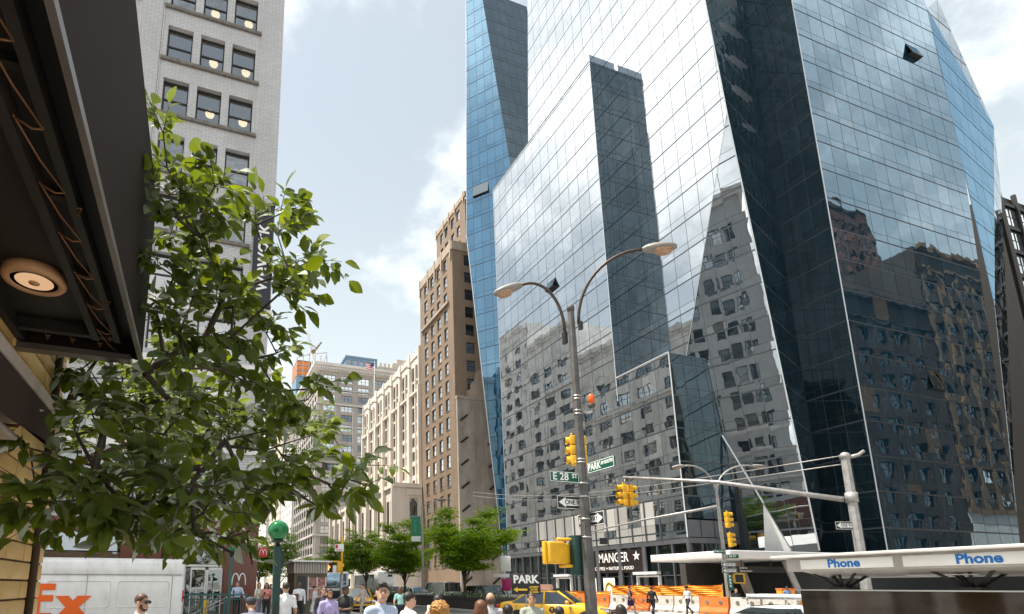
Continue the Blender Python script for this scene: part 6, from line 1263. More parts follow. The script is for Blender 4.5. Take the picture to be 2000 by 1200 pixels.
mirror_glass('blue_glass', (.7, .85, 1), (0.03, .09, .16), .3, .8, .004); b = part('windscreen', 'blue_glass', tk, True); b.rbox(9.2, 42.96, 1.5, 11.0, 43.02, 2.6, .02); b.done(); b = part('grille', 'signal_black', tk, True); b.rbox(9.4, 42.95, .7, 10.8, 43.01, 1.3, .02); b.done()
for x in (9.15, 11.05): b = part('mirror', 'black_frame', tk, True); b.rbox(x - .3 if x < 10 else x + .15, 43.1, 1.6, x - .15 if x < 10 else x + .3, 43.2, 2.2, .03); b.done(); b = part('headlight', 'lamp_clear', tk, True); b.rbox(x - .05, 42.94, .8, x + .15, 43.0, 1.0, .02); b.done()
for y in (43.9, 49): 
    for x in (9.15, 11.05): q = part('wheel', 'rubber', tk, True); q.lathe([(.0001, -.13), (.42, -.12), (.45, 0), (.42, .12), (.0001, .13)], 20, 0, Matrix.Translation((x, y, .45)) @ Matrix.Rotation(R(90), 4, 'Y')); q.done()
# white estate car with a roof rack, low in front of the phone kiosk
rc = car('roof_rack_car', 'white estate car roof with a tubular rack and ladder beside the phone kiosk', 'car', (12.4, 7.7, 0), R(-90), 'car_white', 4.4, 1.8, 1.26, 'suv')
b = part('roof_rack', 'brushed_steel', rc)
for y in (-.62, .62): b.tube([(.9, y, 1.38), (-2.0, y, 1.38)], .022, 6)
for x in (.8, -.1, -1.0, -1.9): b.tube([(x, -.66, 1.38), (x, .66, 1.38)], .02, 6); [b.tube([(x, y, 1.22), (x, y, 1.38)], .018, 6) for y in (-.6, .6)]
b.done(); b = part('ladder', 'white_metal', rc); b.box(-2.2, -.25, 1.41, 1.2, -.2, 1.47); b.box(-2.2, .15, 1.41, 1.2, .2, 1.47)
for k in range(10): b.box(-2.0 + k * .33, -.2, 1.42, -1.96 + k * .33, .15, 1.46)
b.done()
# ------------------------------------------------------------------ barriers and netting
plain('barrier_orange', (0.82, 0.20, 0.03), 0.55, var=0.15, scale=3, grime=(0.6, 0.14, 0.04)); plain('barrier_white', (0.66, 0.62, 0.57), 0.6, var=0.15, scale=3, grime=(0.42, 0.37, 0.32)); leafmat('netting', (0.85, 0.27, 0.02), (0.95, 0.36, 0.04), 0.35, 0.0)
plain('net_orange2', (0.92, 0.36, 0.04), 0.7, var=0.15, scale=2)
def barrier_mesh(mat):
    b = MB(); pr = [(-.28, 0), (.28, 0), (.28, .16), (.15, .42), (.10, 1.02), (-.10, 1.02), (-.15, .42), (-.28, .16)]
    b.prism(pr, -.93, .93); 
    for y in (-.45, .45): b.lathe([(.12, -.16), (.12, .16)], 12, 1, Matrix.Translation((0, y, .70)) @ Matrix.Rotation(R(90), 4, 'Y'))
    b.box(-.29, -.6, .02, .29, -.3, .10, 1); b.box(-.29, .3, .02, .29, .6, .10, 1); return b.mesh('barrier_shell', [mat, 'sill_stone'])
bmsh = {c: barrier_mesh('barrier_' + c) for c in ('orange', 'white')}
seq = 'wowooowowwoww'
cnt = {'o': 0, 'w': 0}; ordi = ('first', 'second', 'third', 'fourth', 'fifth', 'sixth', 'seventh', 'eighth')
for k, ch in enumerate(seq):
    c = 'orange' if ch == 'o' else 'white'; cnt[ch] += 1
    o = thing('road_barrier', '%s plastic barrier by the netting, %s %s one from the taxi' % (c, ordi[cnt[ch] - 1], c), 'barrier', (29.0 + random.uniform(-.08, .08), 45.5 - k * 1.98, 0), R(random.uniform(-2, 2)), 'plastic barriers along the netting'); link('shell', bmsh[c], o)
for k, (x, y, c, lb) in enumerate(((21.6, 36.2, 'white', 'white plastic barrier at the right end of the median planter, standing alone'), (23.4, 35.6, 'orange', 'orange plastic barrier just right of the lone white one by the planter'), (36.8, 27.0, 'white', 'white plastic barrier under the subway sign'))):
    o = thing('road_barrier', lb, 'barrier', (x, y, 0), R(82)); link('shell', bmsh[c], o)
def net(name, label, pts, z0, z1, seedv, nstr):
    o = thing(name, label, 'fence', (pts[0][0], pts[0][1], 0)); o['_l'] = [pts[0][0], pts[0][1], 0]; rg = random.Random(seedv); b = part('netting', 'net_orange2', o, True); tot = len(pts) - 1; rows = []
    for j in range(nstr * 2 + 1):
        row = []
        for i in range(tot):
            for q in range(10):
                t = q / 10; p = Vector(pts[i] + (0,)).lerp(Vector(pts[i + 1] + (0,)), t); v = j / (nstr * 2); sag = .10 * math.sin(math.pi * t) * (1 - .3 * v); row.append(Vector((p.x + (.035 if j % 2 else -.035) + .05 * math.sin(i * 3 + t * 7 + v * 9), p.y, z0 + (z1 - z0) * v - sag * v + .01 * rg.gauss(0, 1))))
        row.append(Vector((pts[-1][0], pts[-1][1], z0 + (z1 - z0) * v))); rows.append(row)
    b.grid(rows, smooth=False); b.done()
    for p in pts: q = part('stake', 'dark_frame', o, True); q.tube([(p[0] + .05, p[1], 0), (p[0] + .05, p[1], z1 + .08)], .025, 6); q.done()
net('orange_netting_fence', 'tall orange safety netting stretched behind the walking people', [(30.5, 36.2), (30.55, 33.7), (30.5, 31.2), (30.5, 28.9), (30.5, 26.4)], .7, 1.72, 1, 8); net('orange_netting_fence', 'lower orange safety netting between the taxi and the tall netting', [(30.5, 50), (30.5, 45.5), (30.6, 41), (30.55, 36.5)], .45, 1.25, 2, 5); net('orange_netting_fence', 'short orange netting right of the far lamp post', [(31.5, 25.6), (34.0, 25.3), (37, 25.4)], .35, .98, 3, 4)
ob_ = thing('orange_crate', 'small orange box on top of the white barrier under the subway sign', 'box', (36.6, 26.95, 1.03)); b = part('case', 'net_orange2', ob_); b.rbox(-.6, -.2, 0, .6, .2, .42, .04); b.done(); b = part('lid', 'barrier_orange', ob_); b.rbox(-.62, -.22, .36, .62, .22, .46, .02); b.done()
# ------------------------------------------------------------------ newsstand, walk signal, small signs
plain('bronze', (0.11, 0.085, 0.06), 0.45, metal=.5, var=.2); plain('magazine', (0.35, 0.16, 0.14), 0.6, var=.9, scale=9); plain('kiosk_stripe', (0.42, 0.38, 0.33), .6, var=.1)
nk = thing('newsstand', 'bronze newsstand kiosk with striped top on the left pavement', 'kiosk', (6, 32.6, .13)); nk['_l'] = [6, 32.6, .13]
b = part('body', 'bronze', nk, True); b.box(5.1, 31.6, .13, 6.95, 34.2, 2.35); b.done(); b = part('striped_head', 'kiosk_stripe', nk, True)
for k in range(13): b.box(5.05 + k * .15, 31.5, 2.35, 5.15 + k * .15, 31.6, 2.95)
b.box(5.05, 31.6, 2.35, 7.0, 34.25, 2.9); b.done(); b = part('roof', 'alu', nk, True); b.rbox(4.9, 31.3, 2.95, 7.2, 34.4, 3.05, .03); b.done()
b = part('display_window', 'magazine', nk, True); b.box(5.9, 31.56, .9, 6.85, 31.595, 2.1); b.done(); b = part('window_mullion', 'alu', nk, True); [b.box(x, 31.53, .85, x + .05, 31.559, 2.15) for x in (5.85, 6.35, 6.85)]; b.box(5.85, 31.535, 1.5, 6.85, 31.558, 1.54); b.done()
b = part('door', 'kiosk_dark', nk, True); b.box(5.25, 31.57, .2, 5.75, 31.598, 2.2); b.done()
wp = thing('walk_signal_pole', 'yellow signal pole with bracket arms beside the newsstand', 'pole', (7.95, 32.2, .13)); wp['_l'] = [7.95, 32.2, .13]
b = part('pole', 'signal_yellow', wp, True); b.tube([(7.95, 32.2, 2.3), (7.95, 32.2, 4.5)], .07, 8); b.tube([(7.3, 32.3, 3.05), (7.95, 32.2, 3.05)], .05, 8); b.done(); b = part('base', 'pole_light', wp, True); b.tube([(7.95, 32.2, .13), (7.95, 32.2, 2.3)], .1, 8); b.done()
ws = thing('walk_signal', 'pedestrian signal showing a glowing orange hand', 'traffic light', (7.15, 32.3, 2.72)); b = part('housing', 'signal_black', ws); b.rbox(-.27, -.08, -.27, .27, .12, .27, .03); b.done(); b = part('yellow_rim', 'signal_yellow', ws); b.rbox(-.30, .0, -.30, .30, .14, -.26, .01); b.rbox(-.30, 0, .26, .30, .14, .30, .01); b.done()
b = part('glowing_hand', 'hand_red', ws); b.rbox(-.15, -.1, -.18, .03, -.085, .03, .007, seg=1)
for k, (x, z1) in enumerate(((-.15, .13), (-.1, .18), (-.05, .17), (.0, .12))): b.box(x, -.1, .02, x + .038, -.087, z1)
b.add([(.03, -.095, -.1), (.12, -.095, .02), (.09, -.095, .05), (.03, -.095, -.02)], [(0, 1, 2, 3)]); b.done()
sw = thing('side_signal', 'small yellow signal head right of the glowing hand', 'traffic light', (7.75, 32.1, 2.72)); b = part('housing', 'signal_yellow', sw); b.rbox(-.12, -.1, -.3, .18, .14, .3, .04); b.done(); b = part('visor', 'signal_yellow', sw); b.rbox(.16, -.08, .0, .3, .1, .2, .03); b.done()
rg_ = plate('regulation_sign', 'white sign with a red corner on the yellow signal pole', (7.75, 32.1, 3.85), 0, .55, .42, 'sign_white'); b = part('red_corner', 'logo_red', rg_); b.box(-.24, -.012, -.05, -.08, -.0085, .18); b.done(); b = part('red_stripe', 'logo_red', rg_); b.box(-.22, -.012, -.15, .22, -.0085, -.11); b.done()

tb_ = thing('litter_bin', 'dark green litter bin under the walk signal', 'bin', (8.0, 31.4, .13)); b = part('basket', 'subway_green', tb_); b.lathe([(.22, 0), (.3, .05), (.33, .9), (.35, .95)], 18); b.done(); b = part('white_bag', 'sign_white', tb_); b.lathe([(.3, .92), (.28, 1.0), (.15, 1.07), (.0001, 1.05)], 12); b.done()
plain('magenta', (.42, .01, .13), .5); plate('office_sign', 'white advertising board on a pole left of the glass tower foot', (23.2, 39.6, 3.4), R(-30), .8, 1.2, 'sign_white'); plate('arrow_board', 'small white pointer board under the advertising board', (22.8, 39.7, 2.45), R(-30), 1.3, .26, 'sign_white'); plate('magenta_board', 'magenta and black board below the pointer board', (23.2, 39.62, 1.75), R(-30), .7, .95, 'magenta'); sp_ = thing('sign_pole', 'thin pole carrying the stacked advertising boards', 'pole', (23.3, 39.7, 0)); b = part('tube', 'pole_light', sp_); b.tube([(0, 0, 0), (0, 0, 4.1)], .04, 6); b.done(); b = part('foot', 'pole_light', sp_); b.lathe([(.2, 0), (.2, .04), (.05, .07)], 12); b.done()
# flag on the far roof
fg = thing('roof_flag', 'flag with red and white stripes on a thin pole in front of the grey block', 'flag', (56.65, 185, 60)); fg['_l'] = [56.65, 185, 60]
b = part('pole', 'white_metal', fg, True); b.tube([(56.65, 185, 45), (56.65, 185, 83)], [.16, .08], 6); b.done(); plain('flag_blue', (.03, .05, .2), .7); b = part('cloth', ['logo_red', 'sign_white', 'flag_blue'], fg, True)
for k in range(7):
    rows = [[Vector((56.6 - 3.2 * t, 185 + .35 * math.sin(t * 6), 82.6 - .34 * (k + j) - .9 * t - .3 * math.sin(t * 4))) for t in [i / 10 for i in range(11)]] for j in (0, 1)]
    b.grid([r[::1] for r in rows], k % 2)
b.grid([[Vector((56.6 - 1.4 * t, 184.93 + .35 * math.sin(t * 1.4 / 3.2 * 6), 82.62 - 1.3 * j - .9 * t * .44 - .3 * math.sin(t * .44 * 4))) for t in [i / 5 for i in range(6)]] for j in (0, 1)], 2); b.done()
# ------------------------------------------------------------------ people: one smooth skin per body, polygonised from blended limbs
def seg_d(P, a, b, ra, rb):
    a = np.array(a); b = np.array(b); ab = b - a; t = np.clip(((P - a) @ ab) / max(ab @ ab, 1e-9), 0, 1); return np.linalg.norm(P - (a + t[:, None] * ab), axis=1) - (ra + (rb - ra) * t)
def ell_d(P, c, r):
    q = (P - np.array(c)) / np.array(r); k0 = np.linalg.norm(q, axis=1); k1 = np.linalg.norm(q / np.array(r), axis=1); return k0 * (k0 - 1) / np.maximum(k1, 1e-6)
def surf(prims, k, res, noise=0.0, cut=None):
    pts = []
    for kind, mi, *a in prims:
        if kind == 's': r = max(a[2], a[3]); pts += [np.array(a[0]) - r, np.array(a[0]) + r, np.array(a[1]) - r, np.array(a[1]) + r]
        else: pts += [np.array(a[0]) - np.array(a[1]), np.array(a[0]) + np.array(a[1])]
    lo = np.min(pts, 0) - 2.5 * res; hi = np.max(pts, 0) + 2.5 * res; n = np.maximum(((hi - lo) / res).astype(int) + 1, 3)
    ax = [lo[i] + res * np.arange(n[i]) for i in range(3)]; D = np.full(n, 1.0); own = np.zeros(n, int); best = np.full(n, 1e9); mg = k * 1.6 + 2.5 * res
    for kind, mi, *a in prims:      # each limb only touches the cells around it
        if kind == 's': r = max(a[2], a[3]); l_ = np.minimum(a[0], a[1]) - r - mg; h_ = np.maximum(a[0], a[1]) + r + mg
        else: l_ = np.array(a[0]) - np.array(a[1]) - mg; h_ = np.array(a[0]) + np.array(a[1]) + mg
        i0 = np.clip(((l_ - lo) / res).astype(int), 0, n); i1 = np.clip(((h_ - lo) / res).astype(int) + 2, 0, n); sl_ = tuple(slice(u_, v_) for u_, v_ in zip(i0, i1))
        G = np.stack(np.meshgrid(*[ax[q][sl_[q]] for q in range(3)], indexing='ij'), -1); shp = G.shape[:3]; G = G.reshape(-1, 3)
        e = (seg_d(G, *a) if kind == 's' else ell_d(G, *a)).reshape(shp); d = D[sl_]; m = e < best[sl_]; own[sl_][m] = mi; best[sl_] = np.minimum(best[sl_], e)
        h = np.clip(.5 + .5 * (d - e) / k, 0, 1); D[sl_] = d * (1 - h) + e * h - k * h * (1 - h)
    if noise or cut is not None:
        G = np.stack(np.meshgrid(*ax, indexing='ij'), -1).reshape(-1, 3); d = D.reshape(-1)
        if noise: d = d + noise * (np.sin(G[:, 0] * 95 + 3 * np.sin(G[:, 2] * 60)) * np.sin(G[:, 1] * 90 + 2) * np.sin(G[:, 2] * 85 + G[:, 0] * 30))
        if cut is not None: d = np.maximum(d, cut(G))
        D = d.reshape(n)
    S = D < 0
    c = np.zeros(n - 1, int); 
    for dx in (0, 1):
        for dy in (0, 1):
            for dz in (0, 1): c += S[dx:n[0] - 1 + dx, dy:n[1] - 1 + dy, dz:n[2] - 1 + dz]
    act = (c > 0) & (c < 8); idx = -np.ones(n - 1, int); cells = np.argwhere(act); idx[act] = np.arange(len(cells))
    acc = np.zeros((len(cells), 3)); cnt = np.zeros(len(cells)); E_ = [((0, 0, 0), (1, 0, 0)), ((0, 1, 0), (1, 1, 0)), ((0, 0, 1), (1, 0, 1)), ((0, 1, 1), (1, 1, 1)), ((0, 0, 0), (0, 1, 0)), ((1, 0, 0), (1, 1, 0)), ((0, 0, 1), (0, 1, 1)), ((1, 0, 1), (1, 1, 1)), ((0, 0, 0), (0, 0, 1)), ((1, 0, 0), (1, 0, 1)), ((0, 1, 0), (0, 1, 1)), ((1, 1, 0), (1, 1, 1))]
    for a, b in E_:
        A = cells + np.array(a); B = cells + np.array(b); da = D[A[:, 0], A[:, 1], A[:, 2]]; db = D[B[:, 0], B[:, 1], B[:, 2]]; m = (da < 0) != (db < 0); t = da[m] / (da[m] - db[m]); acc[m] += A[m] + t[:, None] * (B[m] - A[m]); cnt[m] += 1
    V = lo + res * acc / cnt[:, None]; faces = []; mats = []
    vo = own[cells[:, 0], cells[:, 1], cells[:, 2]]
    for axn in range(3):
        sl = [slice(None)] * 3; s2 = [slice(None)] * 3; sl[axn] = slice(0, -1); s2[axn] = slice(1, None); ch = np.argwhere(S[tuple(sl)] != S[tuple(s2)]); u, v = [(1, 2), (2, 0), (0, 1)][axn]
        ok = (ch[:, u] > 0) & (ch[:, v] > 0) & (ch[:, u] < n[u] - 1) & (ch[:, v] < n[v] - 1); ch = ch[ok]; qs = []
        for du, dv in ((-1, -1), (0, -1), (0, 0), (-1, 0)):
            r = ch.copy(); r[:, u] += du; r[:, v] += dv; qs.append(idx[r[:, 0], r[:, 1], r[:, 2]])
        Q_ = np.stack(qs, 1); ins = S[ch[:, 0], ch[:, 1], ch[:, 2]]; Q_[~ins] = Q_[~ins][:, ::-1]; g_ok = Q_.min(1) >= 0; Q_ = Q_[g_ok]
        faces += [tuple(r_) for r_ in Q_.tolist()]; mats += np.sort(vo[Q_], 1)[:, 1].tolist()
    return V, faces, mats
_mc = {}
def cmat(kind, col, rough=.8):
    k = kind + '_%02x%02x%02x' % tuple(int(min(c, 1) * 255) for c in col)
    if k not in M: plain(k, col, rough, var=.12 if kind != 'skin' else .06, scale=14 if kind != 'skin' else 6, bump=.12 if kind == 'cloth' else 0, bscale=40)
    return k
LIGHT, TAN, BROWN = (.56, .33, .23), (.42, .23, .14), (.14, .07, .04)
def person(label, x, y, head_z, face, top, bottom, skin=LIGHT, hair=(.03, .02, .015), hstyle='short', pose='stand', near=False, female=False, sleeves='long', ground=0.0, extras=(), lean=0.0, turn=0.0, shoes=(.02, .02, .02), group='people on the street'):
    H = head_z - ground; s_ = H / 1.75; o = thing('person', label, 'person', (x, y, ground), R(face) - math.pi / 2, group)   # local +y is the front; face: heading angle from +X
    V3 = lambda *p: (p[0] * s_, p[1] * s_, p[2] * s_); ln = math.sin(R(lean)); P = []; SK, TP, BT, SH = 0, 1, 2, 3
    L = lambda p: V3(p[0], p[1] + (max(p[2] - .92, 0)) * ln, p[2] - max(p[2] - .92, 0) * (1 - math.cos(R(lean))))
    def sg(mi, a, b, ra, rb): P.append(('s', mi, L(a), L(b), ra * s_, rb * s_))
    fw = .92 if female else 1.0
    if pose == 'walk': hipL, kneeL, ankL, toeL = (-.09, 0, .92), (-.095, .20, .53), (-.09, .22, .10), (-.10, .38, .07); hipR, kneeR, ankR, toeR = (.09, 0, .92), (.095, -.02, .50), (.09, -.34, .20), (.095, -.28, .06)
    elif pose == 'sit': hipL, kneeL, ankL, toeL = (-.1, 0, .92), (-.12, .40, .90), (-.12, .42, .48), (-.12, .56, .44); hipR, kneeR, ankR, toeR = (.1, 0, .92), (.12, .40, .90), (.12, .42, .48), (.12, .56, .44)
    else: hipL, kneeL, ankL, toeL = (-.09, 0, .92), (-.10, .02, .50), (-.105, -.02, .09), (-.13, .13, .045); hipR, kneeR, ankR, toeR = (.09, 0, .92), (.10, .02, .50), (.105, -.02, .09), (.13, .13, .045)
    skirt = 'dress' in extras
    for hp, kn, an, to in ((hipL, kneeL, ankL, toeL), (hipR, kneeR, ankR, toeR)):
        lm = SK if skirt else BT
        sg(lm, hp, kn, .088, .062); sg(lm, kn, an, .060, .044 if skirt else .052); sg(SH, (an[0], an[1] - .03, an[2] - .03), to, .045, .038)
    tp = TP
    P.append(('e', BT if not skirt else TP, L((0, -.005, .95)), V3(.165 * (1.06 if female else 1), .115, .12)))
    P.append(('e', tp, L((0, 0, 1.10)), V3(.150 * fw, .105, .16))); P.append(('e', tp, L((0, .005, 1.28)), V3(.172 * fw, .118, .17)))
    if female: P.append(('e', tp, L((-.07, .09, 1.26)), V3(.065, .05, .065))); P.append(('e', tp, L((.07, .09, 1.26)), V3(.065, .05, .065)))
    sg(tp, (-.13 * fw, 0, 1.41), (.13 * fw, 0, 1.41), .068, .068); sg(tp, (0, -.01, 1.38), (0, -.005, 1.47), .085, .062)
    sg(SK, (0, -.01, 1.44), (0, .012, 1.56), .056, .052)
    arms = {'stand': (((-.185, 0, 1.40), (-.235, -.03, 1.12), (-.235, .05, .88)), ((.185, 0, 1.40), (.235, -.03, 1.12), (.235, .05, .88))), 'walk': (((-.185, 0, 1.40), (-.24, -.12, 1.14), (-.24, -.06, .90)), ((.185, 0, 1.40), (.235, .06, 1.12), (.23, .24, .95)))}
    ar = list(arms['walk' if pose == 'walk' else 'stand'])
    if 'phone' in extras: ar[1] = ((.185, 0, 1.40), (.235, .06, 1.13), (.10, .30, 1.20))
    if 'phone_high' in extras: ar[1] = ((.185, 0, 1.40), (.22, .10, 1.13), (.09, .27, 1.36))
    if 'fold' in extras: ar = [((-.185, 0, 1.40), (-.24, .06, 1.13), (-.02, .22, 1.10)), ((.185, 0, 1.40), (.24, .06, 1.13), (.02, .24, 1.12))]
    if 'folder' in extras: ar[1] = ((.185, 0, 1.40), (.25, .02, 1.12), (.12, .24, 1.08))
    if 'reach' in extras: ar[0] = ((-.185, 0, 1.40), (-.40, .16, 1.24), (-.62, .30, 1.16))
    if 'hold_up' in extras: ar[1] = ((.185, 0, 1.40), (.25, .10, 1.14), (.16, .30, 1.20))
    if 'rail' in extras: ar[0] = ((-.185, 0, 1.40), (-.30, .06, 1.16), (-.42, .22, 1.0))
    hands = []
    for sh, el, wr in ar:
        sh, el, wr = (Vector(q) for q in (sh, el, wr)); hd = wr + (wr - el).normalized() * .085; fl = SK if sleeves in ('short', 'none') else TP
        ua = SK if sleeves == 'none' else TP
        sg(ua, sh, sh.lerp(el, .72), .062, .050); sg(fl if sleeves != 'long' else TP, sh.lerp(el, .72), el, .049 if sleeves == 'long' else .042, .046 if sleeves == 'long' else .040)
        sg(fl, el, wr, .044 if fl == TP else .038, .033 if fl == TP else .027); P.append(('e', SK, L(wr.lerp(hd, .55)), V3(.032, .032, .045))); hands.append((wr, hd))
    res = .0115 if near else .02
    hx = math.sin(R(turn)); hy = math.cos(R(turn)); HC = Vector((0, .03, 1.635)); Tn = lambda q: (HC.x + q[0] * hy + q[1] * hx, HC.y - q[0] * hx + q[1] * hy, HC.z + q[2])
    def he(mi, c, r): P.append(('e', mi, L(Tn(c)), V3(*r)))
    he(SK, (0, -.012, .03), (.074, .092, .088)); he(SK, (0, .018, -.045), (.060, .072, .078)); he(SK, (0, .045, -.085), (.036, .038, .032)); he(SK, (0, .094, -.018), (.014, .018, .024)); he(SK, (-.076, -.006, -.012), (.012, .022, .032)); he(SK, (.076, -.006, -.012), (.012, .022, .032)); he(SK, (0, .078, -.06), (.026, .014, .012))
    if skirt: P.append(('e', TP, L((0, 0, .80)), V3(.20, .17, .20))); P.append(('e', TP, L((0, 0, .66)), V3(.24, .20, .12)))
    V, F_, mt = surf(P, .028 * s_, res * s_)
    zf = np.clip((1.44 * s_ - V[:, 2]) / (.06 * s_), 0, 1) * (.006 if near else .004)      # creases in the clothes
    V = V + (zf * np.sin(V[:, 2] * 46 + 5 * np.sin(V[:, 0] * 17 + x) + y) * np.sin(V[:, 0] * 21 + 3 * np.sin(V[:, 2] * 13)))[:, None] * np.stack([V[:, 0] * 2, V[:, 1] * 4, V[:, 0] * 0], 1)
    mats = [cmat('skin', skin, .5), cmat('cloth', top), cmat('cloth', bottom), cmat('shoe', shoes, .5)]
    b = MB(); b.add([Vector(v) for v in V], F_, 0, True); b.m = list(mt)
    for wr, hd in hands:       # five fingers rooted in the palm
        ax_ = (hd - wr).normalized(); sd = ax_.cross(Vector((0, 1, 0)) if abs(ax_.y) < .8 else Vector((0, 0, 1))).normalized(); nn = ax_.cross(sd)
        for i, (off, ln_) in enumerate(((-.026, .062), (-.009, .074), (.009, .070), (.025, .055))):
            p0 = hd - ax_ * .02 + sd * off; p1 = p0 + ax_ * ln_ * .55 + nn * .006; p2 = p1 + ax_ * ln_ * .3 + nn * .02; b.tube([L(p0), L(p1), L(p2)], [.0095 * s_, .0085 * s_, .006 * s_], 5)
        p0 = wr + ax_ * .03 + sd * -.02; p1 = p0 + ax_ * .035 - sd * .03; p2 = p1 + ax_ * .03 + nn * .01; b.tube([L(p0), L(p1), L(p2)], [.012 * s_, .010 * s_, .007 * s_], 5)
    b.build('body', mats, o)
    # face details and hair
    hm = cmat('hair', hair, .55); Q = []
    def hq(c, r): Q.append(('e', 0, L(Tn(c)), V3(*r)))
    cutp = np.array(L(Tn((0, .055, -.015)))); fdir = np.array([hx, hy, 0])
    if hstyle != 'bald':
        hq((0, -.022, .045), (.084, .098, .090))
        if hstyle in ('long', 'curly'): hq((0, -.05, -.03), (.095, .075, .12)); hq((0, -.06, -.15), (.10, .06, .13)); hq((-.075, -.01, -.10), (.03, .045, .13)); hq((.075, -.01, -.10), (.03, .045, .13))
        if hstyle == 'curly': hq((0, -.03, .03), (.125, .12, .12)); hq((0, -.05, -.12), (.15, .10, .16))
        if hstyle == 'quiff': hq((0, .05, .105), (.062, .05, .035))
        if hstyle == 'bun': hq((0, -.12, .07), (.045, .045, .045))
        ctr = np.array(L(Tn((0, .085, -.055))))
        cut = lambda G: (.092 * s_ - np.linalg.norm((G - ctr) * np.array([1.0, 1.0, .72]), axis=1)) if hstyle != 'cap' else None
        V, F_, mt = surf(Q, .02 * s_, (.011 if near else .02) * s_, .022 * s_ if hstyle == 'curly' else .0015, cut)
        h_ = MB(); h_.add([Vector(v) for v in V], F_, 0, True); h_.build('hair', hm, o)
    else:
        Q = []; hq((-.066, -.03, -.005), (.018, .05, .035)); hq((.066, -.03, -.005), (.018, .05, .035)); hq((0, -.078, -.035), (.066, .035, .065)); hq((-.05, -.06, -.03), (.03, .045, .055)); hq((.05, -.06, -.03), (.03, .045, .055)); V, F_, mt = surf(Q, .02 * s_, .012 * s_); h_ = MB(); h_.add([Vector(v) for v in V], F_, 0, True); h_.build('hair', hm, o)
    if near or True:
        e = MB()
        for sx in (-.031, .031):
            c = Vector(L(Tn((sx, .083, .008)))); e.lathe([(.0001, -.011), (.010, -.006), (.0125, 0), (.010, .006), (.0001, .011)], 8, 0, Matrix.Translation(c) @ Matrix.Scale(s_, 4)); 
            e.tube([L(Tn((sx - .022, .086, .030))), L(Tn((sx, .093, .035))), L(Tn((sx + .022, .086, .029)))], .005 * s_, 5, 1)
        e.tube([L(Tn((-.026, .088, -.063))), L(Tn((0, .098, -.062))), L(Tn((.026, .088, -.063)))], .0055 * s_, 5, 2); e.build('face_features', ['ink_black', hm, cmat('skin', (skin[0] * .7, skin[1] * .5, skin[2] * .5))], o)
    if 'beard' in extras:
        Q = []; hq((0, .040, -.088), (.050, .050, .040)); hq((-.052, .02, -.05), (.018, .035, .045)); hq((.052, .02, -.05), (.018, .035, .045)); V, F_, mt = surf(Q, .02 * s_, .011 * s_); h_ = MB(); h_.add([Vector(v) for v in V], F_, 0, True); h_.build('beard', hm, o)
    if 'sunglasses' in extras or 'glasses' in extras:
        g_ = MB()
        for sx in (-.034, .034):
            if 'sunglasses' in extras: g_.rbox(-.03, -.006, -.021, .03, .008, .021, .006, 0, Matrix.Translation(L(Tn((sx, .098, .006)))) @ Matrix.Rotation(-R(turn), 4, 'Z') @ Matrix.Scale(s_, 4), 2)
            else: g_.tube([L(Tn((sx + .027 * math.cos(a), .099, .006 + .02 * math.sin(a)))) for a in [2 * math.pi * k / 10 for k in range(11)]], .003 * s_, 4)
            g_.tube([L(Tn((sx * 1.8, .09, .012))), L(Tn((sx * 2.3, .0, .01)))], .004 * s_, 4)
        g_.build('glasses', 'ink_black', o)
    if 'cap' in extras:
        g_ = MB(); mt_ = Matrix.Translation(L(Tn((0, -.012, .055)))) @ Matrix.Rotation(-R(turn), 4, 'Z') @ Matrix.Scale(s_, 4); g_.lathe([(.094, -.012), (.096, .02), (.082, .062), (.045, .085), (.0001, .09)], 18, 0, mt_ @ Matrix.Diagonal((1, 1.12, 1, 1))); g_.rbox(-.07, .06, -.014, .07, .185, -.004, .004, 0, mt_, 1); g_.build('cap', cmat('cloth', (.03, .04, .06)), o)
    if 'turban' in extras:
        g_ = MB(); mt_ = Matrix.Translation(L(Tn((0, -.012, .055)))) @ Matrix.Scale(s_, 4); g_.lathe([(.085, -.03), (.108, 0), (.112, .04), (.09, .085), (.045, .105), (.0001, .108)], 18, 0, mt_ @ Matrix.Diagonal((1, 1.12, 1, 1))); g_.build('turban', cmat('cloth', (.012, .012, .016)), o)
    if 'collar' in extras:
        g_ = MB()
        for sx in (-1, 1): g_.add([L((sx * .012, .075, 1.445)), L((sx * .075, .055, 1.425)), L((sx * .085, .0, 1.475)), L((sx * .055, -.05, 1.525)), L((sx * .052, .045, 1.500))], [(0, 1, 2, 3, 4)] if sx > 0 else [(4, 3, 2, 1, 0)])
        g_.tube([L((0, .112, 1.42)), L((0, .128, 1.3)), L((0, .115, 1.1))], .006 * s_, 4); g_.build('collar', cmat('cloth', tuple(min(c * 1.08, 1) for c in top)), o)
    if 'bag' in extras: g_ = MB(); g_.rbox(-.36 * s_, -.1 * s_, .72 * s_, -.24 * s_, .16 * s_, 1.0 * s_, .03); g_.tube([L((-.28, .0, .98)), L((-.24, .02, 1.3)), L((-.16, .0, 1.47))], .012, 5); g_.build('shoulder_bag', cmat('cloth', (.015, .015, .015)), o)
    if 'backpack' in extras: g_ = MB(); g_.rbox(-.15 * s_, -.28 * s_, 1.02 * s_, .15 * s_, -.1 * s_, 1.42 * s_, .05); g_.build('backpack', cmat('cloth', (.02, .025, .04)), o)
    if 'phone' in extras or 'phone_high' in extras: wr, hd = hands[1]; q = Vector(L(hd)); g_ = MB(); g_.rbox(-.038, -.005, -.07, .038, .005, .07, .004, 0, Matrix.Translation(q + Vector((0, .02, .05))), 1); g_.build('phone', 'ink_black' if 'phone' in extras else 'sign_white', o)
